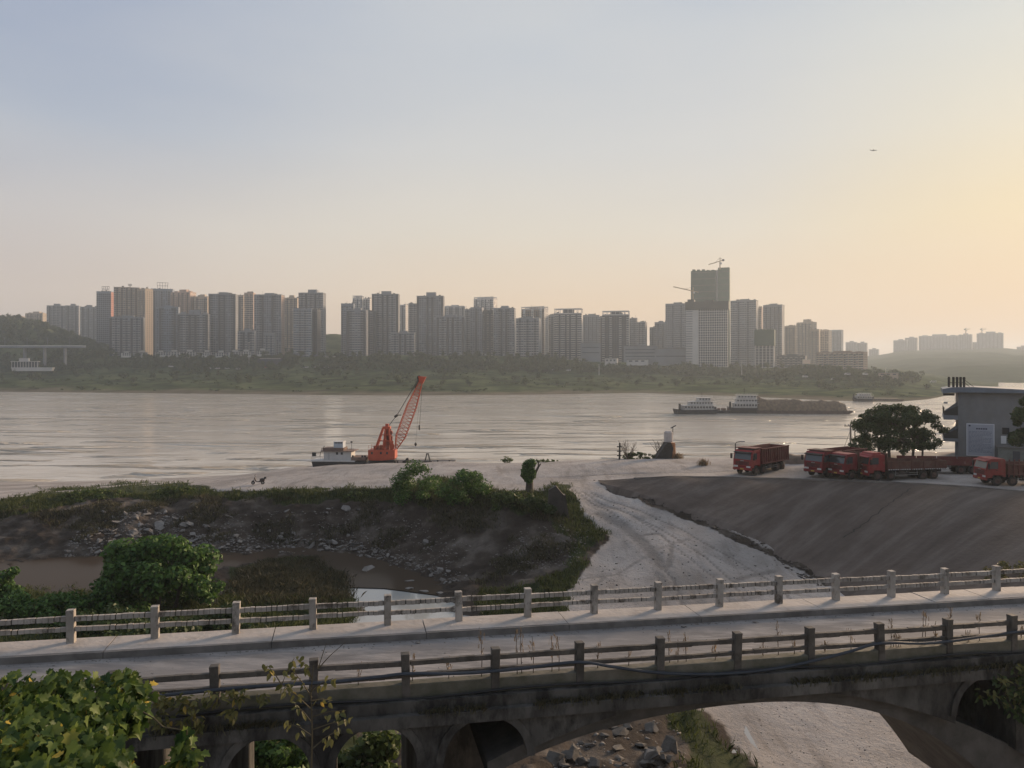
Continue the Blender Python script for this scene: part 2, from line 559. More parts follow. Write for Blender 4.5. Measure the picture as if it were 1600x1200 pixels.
def near_terrain():
    ys = np.concatenate([np.geomspace(3, 55, 110), np.linspace(55.5, 100, 230), np.geomspace(100.6, 200, 60)])
    pxs = np.linspace(-700, 2300, 601)
    PX, YY = np.meshgrid(pxs, ys)
    XX = (PX - 800) / F * YY
    Z = terr0(XX, YY)
    py = YH + (HC - Z) / YY * F
    wob = fbm(XX * 0.35, YY * 0.35, 4) * 40
    wob2 = fbm(XX * 0.3 + 50, YY * 0.3, 4) * 30
    g = np.zeros(XX.shape)
    dmask = np.zeros(XX.shape)
    for pl in GRASS:
        g = np.maximum(g, inpoly(PX + wob, py + wob2, pl))
    for pl in DIRT:
        dmask = np.maximum(dmask, inpoly(PX + wob * 0.4, py + wob2 * 0.4, pl))
    for k in range(2):
        for a in (g, dmask):
            a[1:-1, 1:-1] = (a[1:-1, 1:-1] * 2 + a[:-2, 1:-1] + a[2:, 1:-1] + a[1:-1, :-2] + a[1:-1, 2:]) / 6
    # wheel tracks worn into the sand
    rut = np.zeros(XX.shape)
    inn = (PX > 820) & (PX < 1450) & (py > 735) & (py < 1260)
    ix, iy = XX[inn], YY[inn]
    rr_ = np.zeros(ix.shape)
    for line, wd, st in RUTS:
        ln = []
        for a, b, d in line:
            Yp = d * F / (b - YH)
            ln.append((Xat(a, Yp), Yp))
        for (x0, y0), (x1, y1) in zip(ln, ln[1:]):
            tt = np.clip(((ix - x0) * (x1 - x0) + (iy - y0) * (y1 - y0)) / ((x1 - x0) ** 2 + (y1 - y0) ** 2), 0, 1)
            ds = np.hypot(ix - x0 - tt * (x1 - x0), iy - y0 - tt * (y1 - y0))
            rr_ = np.maximum(rr_, st * np.clip(1.3 - ds / wd, 0, 1))
    rut[inn] = rr_
    Z = Z - rut * 0.10
    # broken ground on the banks, flatter on sand
    rough = 0.08 + dmask * 0.95
    Z = Z + fbm(XX * 0.25, YY * 0.25, 5) * rough * 1.5 + fbm(XX * 1.3 + 9, YY * 1.3, 3) * dmask * 0.7
    nr, nc = XX.shape
    idx = np.arange(nr * nc).reshape(nr, nc)
    q = np.stack([idx[:-1, :-1], idx[:-1, 1:], idx[1:, 1:], idx[1:, :-1]], -1).reshape(-1, 4)
    me = mesh_np('ground', np.stack([XX, YY, Z], -1).reshape(-1, 3), q, 4, smooth=True)
    for nm, a in (('grass', g), ('dirt', dmask), ('rut', rut)):
        at = me.attributes.new(nm, 'FLOAT', 'POINT')
        at.data.foreach_set('value', a.astype(np.float32).ravel())
    m = bpy.data.materials.new('ground_soil')
    m.use_nodes = True
    t = m.node_tree
    b = t.nodes['Principled BSDF']
    b.inputs['Roughness'].default_value = 0.95
    b.inputs['Specular IOR Level'].default_value = 0.1
    pos = nd(t, 'ShaderNodeNewGeometry').outputs['Position']

    def noise(scale, det=6, ro=0.6, st=None):
        s = pos
        if st:
            mp = nd(t, 'ShaderNodeMapping')
            mp.inputs['Scale'].default_value = st[:3]
            if len(st) > 3:
                mp.inputs['Rotation'].default_value = (0, 0, st[3])
            t.links.new(pos, mp.inputs[0])
            s = mp.outputs[0]
        k = nd(t, 'ShaderNodeTexNoise')
        k.inputs['Scale'].default_value = scale
        k.inputs['Detail'].default_value = det
        k.inputs['Roughness'].default_value = ro
        t.links.new(s, k.inputs['Vector'])
        return k.outputs[0]
    def att(nm):
        a = nd(t, 'ShaderNodeAttribute', attribute_name=nm)
        return a.outputs['Fac']
    sand = ramp(t, noise(0.12, 8), [(0.3, (0.22, 0.20, 0.183, 1)), (0.5, (0.34, 0.312, 0.29, 1)), (0.7, (0.44, 0.405, 0.378, 1))])
    pat = ramp(t, noise(0.42, 8, 0.7), [(0.50, (0, 0, 0, 1)), (0.68, (1, 1, 1, 1))])
    sand = mix_n(t, math_n(t, 'MULTIPLY', pat, 0.55), sand, (0.20, 0.182, 0.168))
    # wheel ruts and trodden lines: streaks along the track
    ruts = ramp(t, noise(0.5, 6, 0.6, (1.6, 0.22, 1, R(-25))), [(0.54, (0, 0, 0, 1)), (0.66, (1, 1, 1, 1))])
    sand = mix_n(t, math_n(t, 'MULTIPLY', ruts, 0.5), sand, (0.19, 0.165, 0.145))
    spk = ramp(t, noise(4.5, 5, 0.8), [(0.56, (0, 0, 0, 1)), (0.63, (1, 1, 1, 1))])
    spk_area = ramp(t, noise(0.09, 3), [(0.4, (0.15, 0.15, 0.15, 1)), (0.62, (1, 1, 1, 1))])
    sand = mix_n(t, math_n(t, 'MULTIPLY', math_n(t, 'MULTIPLY', spk, spk_area), 0.8), sand, (0.11, 0.095, 0.085))
    rutm = ramp(t, math_n(t, 'ADD', att('rut'), math_n(t, 'MULTIPLY', math_n(t, 'SUBTRACT', noise(1.6, 6, 0.75), 0.5), 0.8)), [(0.32, (0, 0, 0, 1)), (0.75, (1, 1, 1, 1))])
    sand = mix_n(t, math_n(t, 'MULTIPLY', rutm, 0.58), sand, (0.13, 0.117, 0.107))
    dirt = ramp(t, noise(0.35, 8), [(0.3, (0.024, 0.019, 0.0155, 1)), (0.52, (0.056, 0.045, 0.037, 1)), (0.72, (0.15, 0.132, 0.115, 1))])
    grass = ramp(t, noise(0.8, 6), [(0.3, (0.016, 0.022, 0.009, 1)), (0.7, (0.045, 0.056, 0.022, 1))])

    jag = noise(1.1, 6, 0.7)
    dm = nd(t, 'ShaderNodeMapRange')
    t.links.new(math_n(t, 'ADD', att('dirt'), math_n(t, 'MULTIPLY', math_n(t, 'SUBTRACT', jag, 0.5), 0.9)), dm.inputs[0])
    dm.inputs[1].default_value = 0.35
    dm.inputs[2].default_value = 0.65
    gm = nd(t, 'ShaderNodeMapRange')
    t.links.new(math_n(t, 'ADD', att('grass'), math_n(t, 'MULTIPLY', math_n(t, 'SUBTRACT', noise(0.7, 6, 0.7), 0.5), 1.6)), gm.inputs[0])
    gm.inputs[1].default_value = 0.45
    gm.inputs[2].default_value = 0.75
    c = mix_n(t, dm.outputs[0], sand, dirt)
    c = mix_n(t, gm.outputs[0], c, grass)
    t.links.new(c, b.inputs['Base Color'])
    bp = nd(t, 'ShaderNodeBump')
    bp.inputs['Distance'].default_value = 0.12
    t.links.new(math_n(t, 'ADD', noise(3.0, 6, 0.7), math_n(t, 'MULTIPLY', noise(0.6, 4), 1.5)), bp.inputs['Height'])
    t.links.new(bp.outputs[0], b.inputs['Normal'])
    me.materials.append(m)
    o = link('ground', me)
    o['kind'] = 'structure'
    return o, (XX, YY, Z)


ground, (GX, GY, GZ) = near_terrain()
_dg = None
from mathutils.bvhtree import BVHTree


def make_bvh(o):
    me = o.data
    vs = [v.co for v in me.vertices]
    return BVHTree.FromPolygons(vs, [tuple(p.vertices) for p in me.polygons])


BVH = make_bvh(ground)


def gz(x, y):
    h = BVH.ray_cast(Vector((x, y, 100)), Vector((0, 0, -1)))
    return h[0].z if h[0] is not None else 0.0


def gpick(px, py):
    """where the line of sight through a pixel of the photograph meets the near ground"""
    d = Vector(((px - 800) / F, 1, (YH - py) / F)).normalized()
    for k in range(30):
        d = Vector(((px - 800) / F, 1, (YH - py - .5 * k) / F)).normalized()
        h = BVH.ray_cast(Vector((0, 0, HC)), d)
        if h[0] is not None and h[0].z > 0.2 or k == 29:
            return h[0]


# ------------------------------------------------------------------ river and pond
def water_mat(name, base, rough, amp, scl, amp2, scl2, big=0.0):
    m = bpy.data.materials.new(name)
    m.use_nodes = True
    t = m.node_tree
    b = t.nodes['Principled BSDF']
    b.inputs['Base Color'].default_value = (*base, 1)
    b.inputs['Roughness'].default_value = rough
    b.inputs['IOR'].default_value = 1.33
    b.inputs['Specular IOR Level'].default_value = 0.5
    pos = nd(t, 'ShaderNodeNewGeometry').outputs['Position']

    def noise(scale, det, st):
        mp = nd(t, 'ShaderNodeMapping')
        mp.inputs['Scale'].default_value = st
        mp.inputs['Rotation'].default_value = (0, 0, R(8))
        t.links.new(pos, mp.inputs[0])
        k = nd(t, 'ShaderNodeTexNoise')
        k.inputs['Scale'].default_value = scale
        k.inputs['Detail'].default_value = det
        k.inputs['Distortion'].default_value = 0.6
        t.links.new(mp.outputs[0], k.inputs['Vector'])
        return k.outputs[0]
    patch = ramp(t, noise(0.012, 4, (0.7, 1.6, 1)), [(0.38, (0.10, 0.10, 0.10, 1)), (0.62, (0.6, 0.6, 0.6, 1))])
    h = math_n(t, 'ADD', math_n(t, 'MULTIPLY', noise(scl, 5, (0.55, 1, 1)), amp), math_n(t, 'MULTIPLY', noise(scl2, 4, (0.5, 1, 1)), amp2))
    h = math_n(t, 'MULTIPLY', h, patch)
    # long crests of the current, tens of metres apart
    crest = ramp(t, noise(0.12, 4, (0.26, 1.15, 1)), [(0.53, (0, 0, 0, 1)), (0.66, (1, 1, 1, 1))])
    area = ramp(t, noise(0.016, 3, (0.6, 1.3, 1)), [(0.40, (0.1, 0.1, 0.1, 1)), (0.6, (1, 1, 1, 1))])
    h = math_n(t, 'ADD', h, math_n(t, 'MULTIPLY', math_n(t, 'MULTIPLY', crest, area), big))
    bp = nd(t, 'ShaderNodeBump')
    bp.inputs['Distance'].default_value = 1.0
    bp.inputs['Strength'].default_value = 1.0
    t.links.new(h, bp.inputs['Height'])
    t.links.new(bp.outputs[0], b.inputs['Normal'])
    return m


rv = MB().quad((-5000, 100, 0), (5000, 100, 0), (5000, 5800, 0), (-5000, 5800, 0)).build('river', water_mat('river_water', (0.52, 0.47, 0.40), 0.15, 0.42, 0.10, 0.28, 0.4, 5.0))
rv['kind'] = 'structure'
DAM = [P(530, 917, 20 * F / 345), P(600, 919, 20 * F / 347), P(700, 932, 20 * F / 360), P(790, 945, 20 * F / 373)]
pv = MB()
poly = [(-115, 52, 2.0), (-34, 52, 2.0), (DAM[0].x - 2, 60, 2.0)] + [(d.x, d.y, 2.0) for d in DAM] + [(14, 70, 2.0), (14, 92, 2.0), (-115, 92, 2.0)]
pv.add(poly, [tuple(range(len(poly)))])
pond = pv.build('pond', water_mat('pond_water', (0.062, 0.047, 0.035), 0.12, 0.01, 1.0, 0.004, 4.0))
pond.data.materials[0].node_tree.nodes['Principled BSDF'].inputs['IOR'].default_value = 1.05
pond['kind'] = 'structure'
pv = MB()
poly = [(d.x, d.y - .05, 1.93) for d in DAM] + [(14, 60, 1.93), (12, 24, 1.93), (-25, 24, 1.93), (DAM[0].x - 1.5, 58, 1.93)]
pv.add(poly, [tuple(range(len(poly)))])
pool = pv.build('pool', water_mat('pool_water', (0.36, 0.36, 0.345), 0.03, 0.004, 1.0, 0.002, 4.0))  # bright sky reflection is put into the pool's pale base colour
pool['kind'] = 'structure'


# unseen hill added behind the viewpoint, shaped to shade surfaces facing the camera
def sky_blocking_hill():
    xs = np.linspace(-160, 160, 90)
    ys = np.concatenate([np.linspace(2.6, -20, 20), np.linspace(-24, -110, 34)])
    XX, YY = np.meshgrid(xs, ys)
    ZZ = terr0(XX, YY * 0 + 2.6) * np.clip(1 + (YY - 2.6) / 6, 0, 1) + (16 + np.abs(XX) * .03) * np.clip(-(YY - 2.6) / 6, 0, 1) + np.clip((-YY - 4) * .42, 0, 28) + fbm(XX / 14, YY / 14, 4) * np.clip(-(YY + 2) / 10, 0, 1) * 9
    idx = np.arange(XX.size).reshape(XX.shape)
    q = np.stack([idx[:-1, :-1], idx[1:, :-1], idx[1:, 1:], idx[:-1, 1:]], -1).reshape(-1, 4)
    me = mesh_np('sky_blocking_hill', np.stack([XX, YY, ZZ], -1).reshape(-1, 3), q, 4, smooth=True, mats=[mat('blocking_hill_growth', (0.05, 0.062, 0.028), (0.022, 0.03, 0.014), rough=1, scale=.25, spec=0, coord='World')])
    link('sky_blocking_hill', me)['kind'] = 'structure'


sky_blocking_hill()


# ------------------------------------------------------------------ far bank, hills
SH = np.array([(-900, 606), (-400, 608), (0, 612), (300, 615), (600, 618), (800, 617), (1000, 614), (1150, 619), (1300, 626), (1400, 628), (1450, 624), (1500, 614), (1560, 604)], float)
PLAT = np.array([(-900, 33), (700, 33), (900, 29), (1050, 23), (1200, 20), (1350, 17), (1420, 12), (1500, 3), (1560, 0)], float)
PROF = np.array([(-60, -6), (0, 0), (12, 1.0), (40, 2.2), (70, 4.5), (140, 9), (200, 13), (235, 17), (262, 22), (305, 32), (330, 33), (600, 33), (1200, 42), (2600, 42)], float)


def shoreY(px):
    return HC * F / (np.interp(px, SH[:, 0], SH[:, 1]) - YH)


def farz(px, Y):
    t = Y - shoreY(px)
    z = np.interp(t, PROF[:, 0], PROF[:, 1])
    k = np.interp(px, PLAT[:, 0], PLAT[:, 1]) / 33.0
    z = np.where(z > 0, z * k, z)
    # wooded hill at the far left and low hills behind the towers
    hl = 62 * np.exp(-((px - 10) / 130.0) ** 2) * np.clip((Y - 930) / 230.0, 0, 1) + 40 * np.exp(-((px - 520) / 90.0) ** 2) * np.clip((Y - 1050) / 200.0, 0, 1)
    return z + hl * np.clip((1560 - px) / 100, 0, 1)


def soil_far():
    m = bpy.data.materials.new('far_bank_soil')
    m.use_nodes = True
    t = m.node_tree
    b = t.nodes['Principled BSDF']
    b.inputs['Roughness'].default_value = 1
    b.inputs['Specular IOR Level'].default_value = 0.0
    pos = nd(t, 'ShaderNodeNewGeometry').outputs['Position']
    k = nd(t, 'ShaderNodeTexNoise')
    k.inputs['Scale'].default_value = 0.035
    k.inputs['Detail'].default_value = 8
    k.inputs['Roughness'].default_value = 0.65
    t.links.new(pos, k.inputs['Vector'])
    green = ramp(t, k.outputs[0], [(0.36, (0.022, 0.030, 0.014, 1)), (0.5, (0.055, 0.070, 0.030, 1)), (0.64, (0.105, 0.118, 0.056, 1))])
    mud = ramp(t, k.outputs[0], [(0.35, (0.10, 0.085, 0.06, 1)), (0.65, (0.17, 0.14, 0.105, 1))])
    a = nd(t, 'ShaderNodeAttribute', attribute_name='mud')
    c = mix_n(t, a.outputs['Fac'], green, mud)
    t.links.new(c, b.inputs['Base Color'])
    MATS['far_soil'] = m
    return m


def far_terrain():
    pxs = np.linspace(-900, 1560, 260)
    ts = np.concatenate([[-60, -20, -5, 0, 3, 8], np.linspace(14, 340, 60), np.geomspace(360, 2500, 24)])
    PX, TT = np.meshgrid(pxs, ts)
    YY = shoreY(PX) + TT
    XX = (PX - 800) / F * YY
    ZZ = farz(PX, YY)
    nz = fbm(XX / 45, YY / 45, 5)
    ZZ = ZZ + nz * np.clip(TT / 60, 0, 1) * 5 * np.clip((1540 - PX) / 150, 0, 1) + fbm(XX / 300, YY / 300) * np.clip(TT / 500, 0, 1) * 15 * np.clip((1540 - PX) / 150, 0, 1)
    nr, nc = XX.shape
    idx = np.arange(nr * nc).reshape(nr, nc)
    q = np.stack([idx[:-1, :-1], idx[:-1, 1:], idx[1:, 1:], idx[1:, :-1]], -1).reshape(-1, 4)
    me = mesh_np('far_bank', np.stack([XX, YY, ZZ], -1).reshape(-1, 3), q, 4, smooth=True, mats=[soil_far()])
    mud = np.clip(1.15 - (TT + fbm(XX / 20, YY / 20) * 60) / 42.0, 0, 1)
    at = me.attributes.new('mud', 'FLOAT', 'POINT')
    at.data.foreach_set('value', mud.astype(np.float32).ravel())
    o = link('far_bank', me)
    o['kind'] = 'structure'
    return o


farbank = far_terrain()
FBVH = make_bvh(farbank)


def fz(x, y):
    h = FBVH.ray_cast(Vector((x, y, 500)), Vector((0, 0, -1)))
    return h[0].z if h[0] is not None else 0.0


def ridge():
    pxs = np.linspace(1180, 2300, 120)
    ts = np.concatenate([[0, 20], np.linspace(60, 2400, 50)])
    PX, TT = np.meshgrid(pxs, ts)
    sy = np.interp(pxs, [1180, 1400, 1500, 1650, 2300], [1500, 1300, 1050, 980, 950])[None, :]
    YY = sy + TT
    XX = (PX - 800) / F * YY
    crest = np.interp(PX, [1180, 1330, 1380, 1420, 1560, 1600, 1800, 2300], [30, 45, 58, 74, 76, 70, 92, 110])
    ZZ = crest * np.clip(TT / np.maximum(2500 - sy, 1), 0, 1) ** 0.8 + np.clip(TT / 200, 0, 1) * (fbm(XX / 170, YY / 170, 5) * 26) - 1
    nr, nc = XX.shape
    idx = np.arange(nr * nc).reshape(nr, nc)
    q = np.stack([idx[:-1, :-1], idx[:-1, 1:], idx[1:, 1:], idx[1:, :-1]], -1).reshape(-1, 4)
    me = mesh_np('hills', np.stack([XX, YY, ZZ], -1).reshape(-1, 3), q, 4, smooth=True, mats=[mat('hill_forest', (0.05, 0.065, 0.03), (0.025, 0.035, 0.016), rough=1, scale=0.03, spec=0, coord='World')])
    o = link('hills', me)
    o['kind'] = 'structure'


ridge()
# distant ridge line beyond everything and the plain that carries the land to the horizon


def back_hills():
    xs = np.linspace(-4200, 4200, 160)
    ys = np.linspace(3300, 5000, 26)
    XX, YY = np.meshgrid(xs, ys)
    ZZ = 95 * np.exp(-((YY - 4200) / 520) ** 2) * (0.85 + 0.9 * fbm(XX / 900, YY / 2000, 4)) - 3
    nr, nc = XX.shape
    idx = np.arange(nr * nc).reshape(nr, nc)
    q = np.stack([idx[:-1, :-1], idx[:-1, 1:], idx[1:, 1:], idx[1:, :-1]], -1).reshape(-1, 4)
    me = mesh_np('distant_hills', np.stack([XX, YY, ZZ], -1).reshape(-1, 3), q, 4, smooth=True, mats=[MATS['hill_forest']])
    link('distant_hills', me)['kind'] = 'structure'


back_hills()

# ------------------------------------------------------------------ concrete slope on the right
TOP = [gpick(935, 752)]
for px, py, d in [(990, 748, 13.3), (1050, 745.5, 13), (1150, 746.5, 12.95), (1225, 748.5, 13), (1300, 751, 13), (1380, 754, 13), (1450, 757.5, 13), (1520, 762, 13), (1600, 769, 13), (1700, 780, 13), (1800, 800, 13)]:
    Y = d * F / (py - YH)
    TOP.append(Vector((Xat(px, Y), Y, HC - d)))
TOP += [Vector((59, 60, 9)), Vector((62, 45, 9)), Vector((64, 28, 9))]
TOE = []
for px, py, d in [(938, 755, 13.8), (990, 770, 14.3), (1040, 788, 15.0), (1090, 806, 15.8), (1130, 822, 16.5), (1165, 837, 17.1), (1200, 852, 17.7), (1225, 870, 18.3), (1250, 888, 18.9), (1290, 910, 19.4)]:
    Y = d * F / (py - YH)
    TOE.append(Vector((Xat(px, Y), Y, HC - d)))
TOE += [Vector((28.3, 62, 2.1)), Vector((28.8, 55, 1.8)), Vector((30.5, 44, 1.7)), Vector((33, 30, 1.8)), Vector((36, 22, 2))]


def resample(poly, n):
    L = [0]
    for a, b in zip(poly, poly[1:]):
        L.append(L[-1] + (b - a).length)
    out = []
    for i in range(n):
        s = L[-1] * i / (n - 1)
        k = max(j for j in range(len(L)) if L[j] <= s + 1e-9)
        k = min(k, len(poly) - 2)
        f = (s - L[k]) / max(L[k + 1] - L[k], 1e-9)
        out.append(poly[k].lerp(poly[k + 1], f))
    return out


def retaining_slope():
    NU, NV = 150, 40
    a, b = resample(TOP, NU), resample(TOE, NU)
    vs = []
    for j in range(NV):
        v = j / (NV - 1)
        for i in range(NU):
            p = a[i].lerp(b[i], v)
            g = gz(p.x, p.y)
            z = p.z + 0.35 * math.sin(math.pi * v) * 0
            if 0.02 < v and j < NV - 1:
                z = max(z, g + 0.10)
            if j == NV - 1:
                d_ = (b[i] - a[i]).normalized()
                p = p + Vector((d_.x, d_.y, 0)) * .7
                z = gz(p.x, p.y) - .35
            vs.append((p.x, p.y, z + 0.06))
    vs = np.array(vs)
    idx = np.arange(NU * NV).reshape(NV, NU)
    q = np.stack([idx[:-1, :-1], idx[1:, :-1], idx[1:, 1:], idx[:-1, 1:]], -1).reshape(-1, 4)
    m = bpy.data.materials.new('slope_concrete')
    m.use_nodes = True
    t = m.node_tree
    bs = t.nodes['Principled BSDF']
    bs.inputs['Roughness'].default_value = 0.9
    bs.inputs['Specular IOR Level'].default_value = 0.15
    uv = nd(t, 'ShaderNodeAttribute', attribute_name='su').outputs['Vector']
    mp = nd(t, 'ShaderNodeMapping')
    mp.inputs['Scale'].default_value = (42, 1.6, 1)
    mp.inputs['Rotation'].default_value = (0, 0, 0)
    t.links.new(uv, mp.inputs[0])
    n1 = nd(t, 'ShaderNodeTexNoise')
    n1.inputs['Scale'].default_value = 1.0
    n1.inputs['Detail'].default_value = 8
    n1.inputs['Roughness'].default_value = 0.65
    t.links.new(mp.outputs[0], n1.inputs['Vector'])
    pos = nd(t, 'ShaderNodeNewGeometry').outputs['Position']
    n2 = nd(t, 'ShaderNodeTexNoise')
    n2.inputs['Scale'].default_value = 0.22
    n2.inputs['Detail'].default_value = 9
    n2.inputs['Roughness'].default_value = 0.7
    t.links.new(pos, n2.inputs['Vector'])
    c1 = ramp(t, n1.outputs[0], [(0.32, (0.054, 0.041, 0.034, 1)), (0.5, (0.102, 0.081, 0.069, 1)), (0.68, (0.178, 0.15, 0.132, 1))])
    c2 = ramp(t, n2.outputs[0], [(0.3, (0.06, 0.046, 0.039, 1)), (0.7, (0.145, 0.12, 0.105, 1))])
    c = mix_n(t, 0.38, c1, c2)
    t.links.new(c, bs.inputs['Base Color'])
    bp = nd(t, 'ShaderNodeBump')
    bp.inputs['Distance'].default_value = 0.05
    n3 = nd(t, 'ShaderNodeTexNoise')
    n3.inputs['Scale'].default_value = 2.5
    n3.inputs['Detail'].default_value = 8
    t.links.new(pos, n3.inputs['Vector'])
    t.links.new(n3.outputs[0], bp.inputs['Height'])
    t.links.new(bp.outputs[0], bs.inputs['Normal'])
    root = thing('retaining_slope', 'long sloping concrete bank with a curved rim below the red trucks', 'embankment', tuple(TOP[6]))
    off = TOP[6]
    me = mesh_np('slope_face', vs - np.array(off), q, 4, smooth=True, mats=[m])
    at = me.attributes.new('su', 'FLOAT_VECTOR', 'POINT')
    su = np.zeros((NU * NV, 3), np.float32)
    su[:, 0] = np.tile(np.arange(NU) / (NU - 1), NV) + np.repeat(np.arange(NV) / (NV - 1), NU) * 0.03
    su[:, 1] = np.repeat(np.arange(NV) / (NV - 1), NU)
    at.data.foreach_set('vector', su.ravel())
    link('slope_face', me, root)
    # rim kerb, a raised edge along the top
    k = MB()
    kp = resample(TOP[1:], 120)
    for p, q2 in zip(kp, kp[1:]):
        d = (q2 - p)
        d.z = 0
        d.normalize()
        nn = Vector((-d.y, d.x, 0)) * 0.22
        o2 = Vector((0, 0, 0.16))
        lo = Vector((0, 0, -0.3))
        P8 = [p - nn + lo, p + nn + lo, q2 + nn + lo, q2 - nn + lo, p - nn + o2, p + nn + o2, q2 + nn + o2, q2 - nn + o2]
        P8 = [x - off for x in P8]
        k.add(P8, [(0, 1, 2, 3), (4, 7, 6, 5), (0, 4, 5, 1), (1, 5, 6, 2), (2, 6, 7, 3), (3, 7, 4, 0)])
    k.build('rim_kerb', mat('old_kerb', (0.24, 0.22, 0.20), (0.12, 0.105, 0.095), scale=0.6, coord='World'), root)
    # one open crack running down the face
    cr = MB()
    pa = []
    for i in range(26):
        f = i / 25
        px, py = 1425 - 105 * f + rnd.uniform(-3, 3), 762 + 78 * f
        u = None
        d = Vector(((px - 800) / F, 1, (YH - py) / F)).normalized()
        pa.append(d)
    sb = BVHTree.FromPolygons([Vector(v) for v in vs], [tuple(x) for x in q])
    prev = None
    for d in pa:
        h = sb.ray_cast(Vector((0, 0, HC)), d)
        if h[0] is None:
            continue
        p = h[0] + h[1] * (0.012 if h[1].z > 0 else -0.012) - off
        if prev is not None:
            w = Vector((rnd.uniform(.04, .10), 0, 0))
            cr.quad(prev - w, prev + w, p + w, p - w)
        prev = p
    cr.build('crack', mat('crack_dark', (0.03, 0.026, 0.022), scale=2), root)
    return sb


SLOPE = retaining_slope()


def near_z(x, y):
    z = gz(x, y)
    h = SLOPE.ray_cast(Vector((x, y, 100)), Vector((0, 0, -1)))
    return max(z, h[0].z) if h[0] is not None else z


# ------------------------------------------------------------------ the arch bridge
TH = 0.211
U = Vector((math.cos(TH), math.sin(TH), 0))
NN = Vector((-math.sin(TH), math.cos(TH), 0))
B0 = Vector((-7.826, 20.289, 0))
ZD, SL = HC - 7.914 - 1.13, 0.0142
ZDF = HC - 7.872 - 1.02 - 0.0   # pavement level at the far rail


def Bp(s, t, h):
    p = B0 + U * s + NN * t
    return Vector((p.x, p.y, ZD - SL * s + h))


def face_sh(px, py, t=-0.35):
    a = (px - 800) / F
    o = B0 + NN * t
    s = (a * o.y - o.x) / (U.x - a * U.y)
    p = o + U * s
    z = HC + (YH - py) / F * p.y
    return s, z - (ZD - SL * s)


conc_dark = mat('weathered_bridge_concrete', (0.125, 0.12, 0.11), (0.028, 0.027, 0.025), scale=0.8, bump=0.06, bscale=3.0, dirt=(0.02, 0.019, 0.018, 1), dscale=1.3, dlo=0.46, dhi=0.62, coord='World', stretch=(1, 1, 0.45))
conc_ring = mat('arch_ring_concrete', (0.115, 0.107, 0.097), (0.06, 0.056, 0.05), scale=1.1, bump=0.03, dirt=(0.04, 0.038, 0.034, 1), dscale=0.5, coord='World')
conc_pave = mat('pavement_concrete', (0.43, 0.40, 0.375), (0.32, 0.295, 0.275), scale=0.8, bump=0.02, bscale=6, dirt=(0.22, 0.20, 0.18, 1), dscale=1.5, dlo=0.55, dhi=0.75, coord='World')
conc_kerb = mat('kerb_concrete', (0.22, 0.205, 0.19), (0.12, 0.11, 0.10), scale=1.2, bump=0.03, coord='World')
conc_rail = mat('railing_whitewash', (0.44, 0.405, 0.365), (0.25, 0.225, 0.195), scale=1.6, bump=0.02, dirt=(0.10, 0.085, 0.07, 1), dscale=1.9, dlo=0.52, dhi=0.64, coord='World', stretch=(1, 1, 0.7))
conc_rail_dk = mat('railing_grimy_concrete', (0.12, 0.11, 0.098), (0.055, 0.05, 0.045), scale=1.4, bump=0.03, dirt=(0.04, 0.036, 0.03, 1), dscale=1.6, coord='World')


conc_core = mat('rail_core_concrete', (0.10, 0.088, 0.075), (0.05, 0.045, 0.038), scale=3, coord='World')


def road_mat():
    m = mat('road_surface', (0.225, 0.214, 0.208), (0.14, 0.133, 0.129), rough=0.85, scale=0.55, bump=0.02, bscale=9, dirt=(0.31, 0.29, 0.275, 1), dscale=0.9, dlo=0.47, dhi=0.62, coord='World', stretch=(0.35, 1.3, 1), spec=0.25)
    return m


SR0, SR1 = -34.0, 52.0


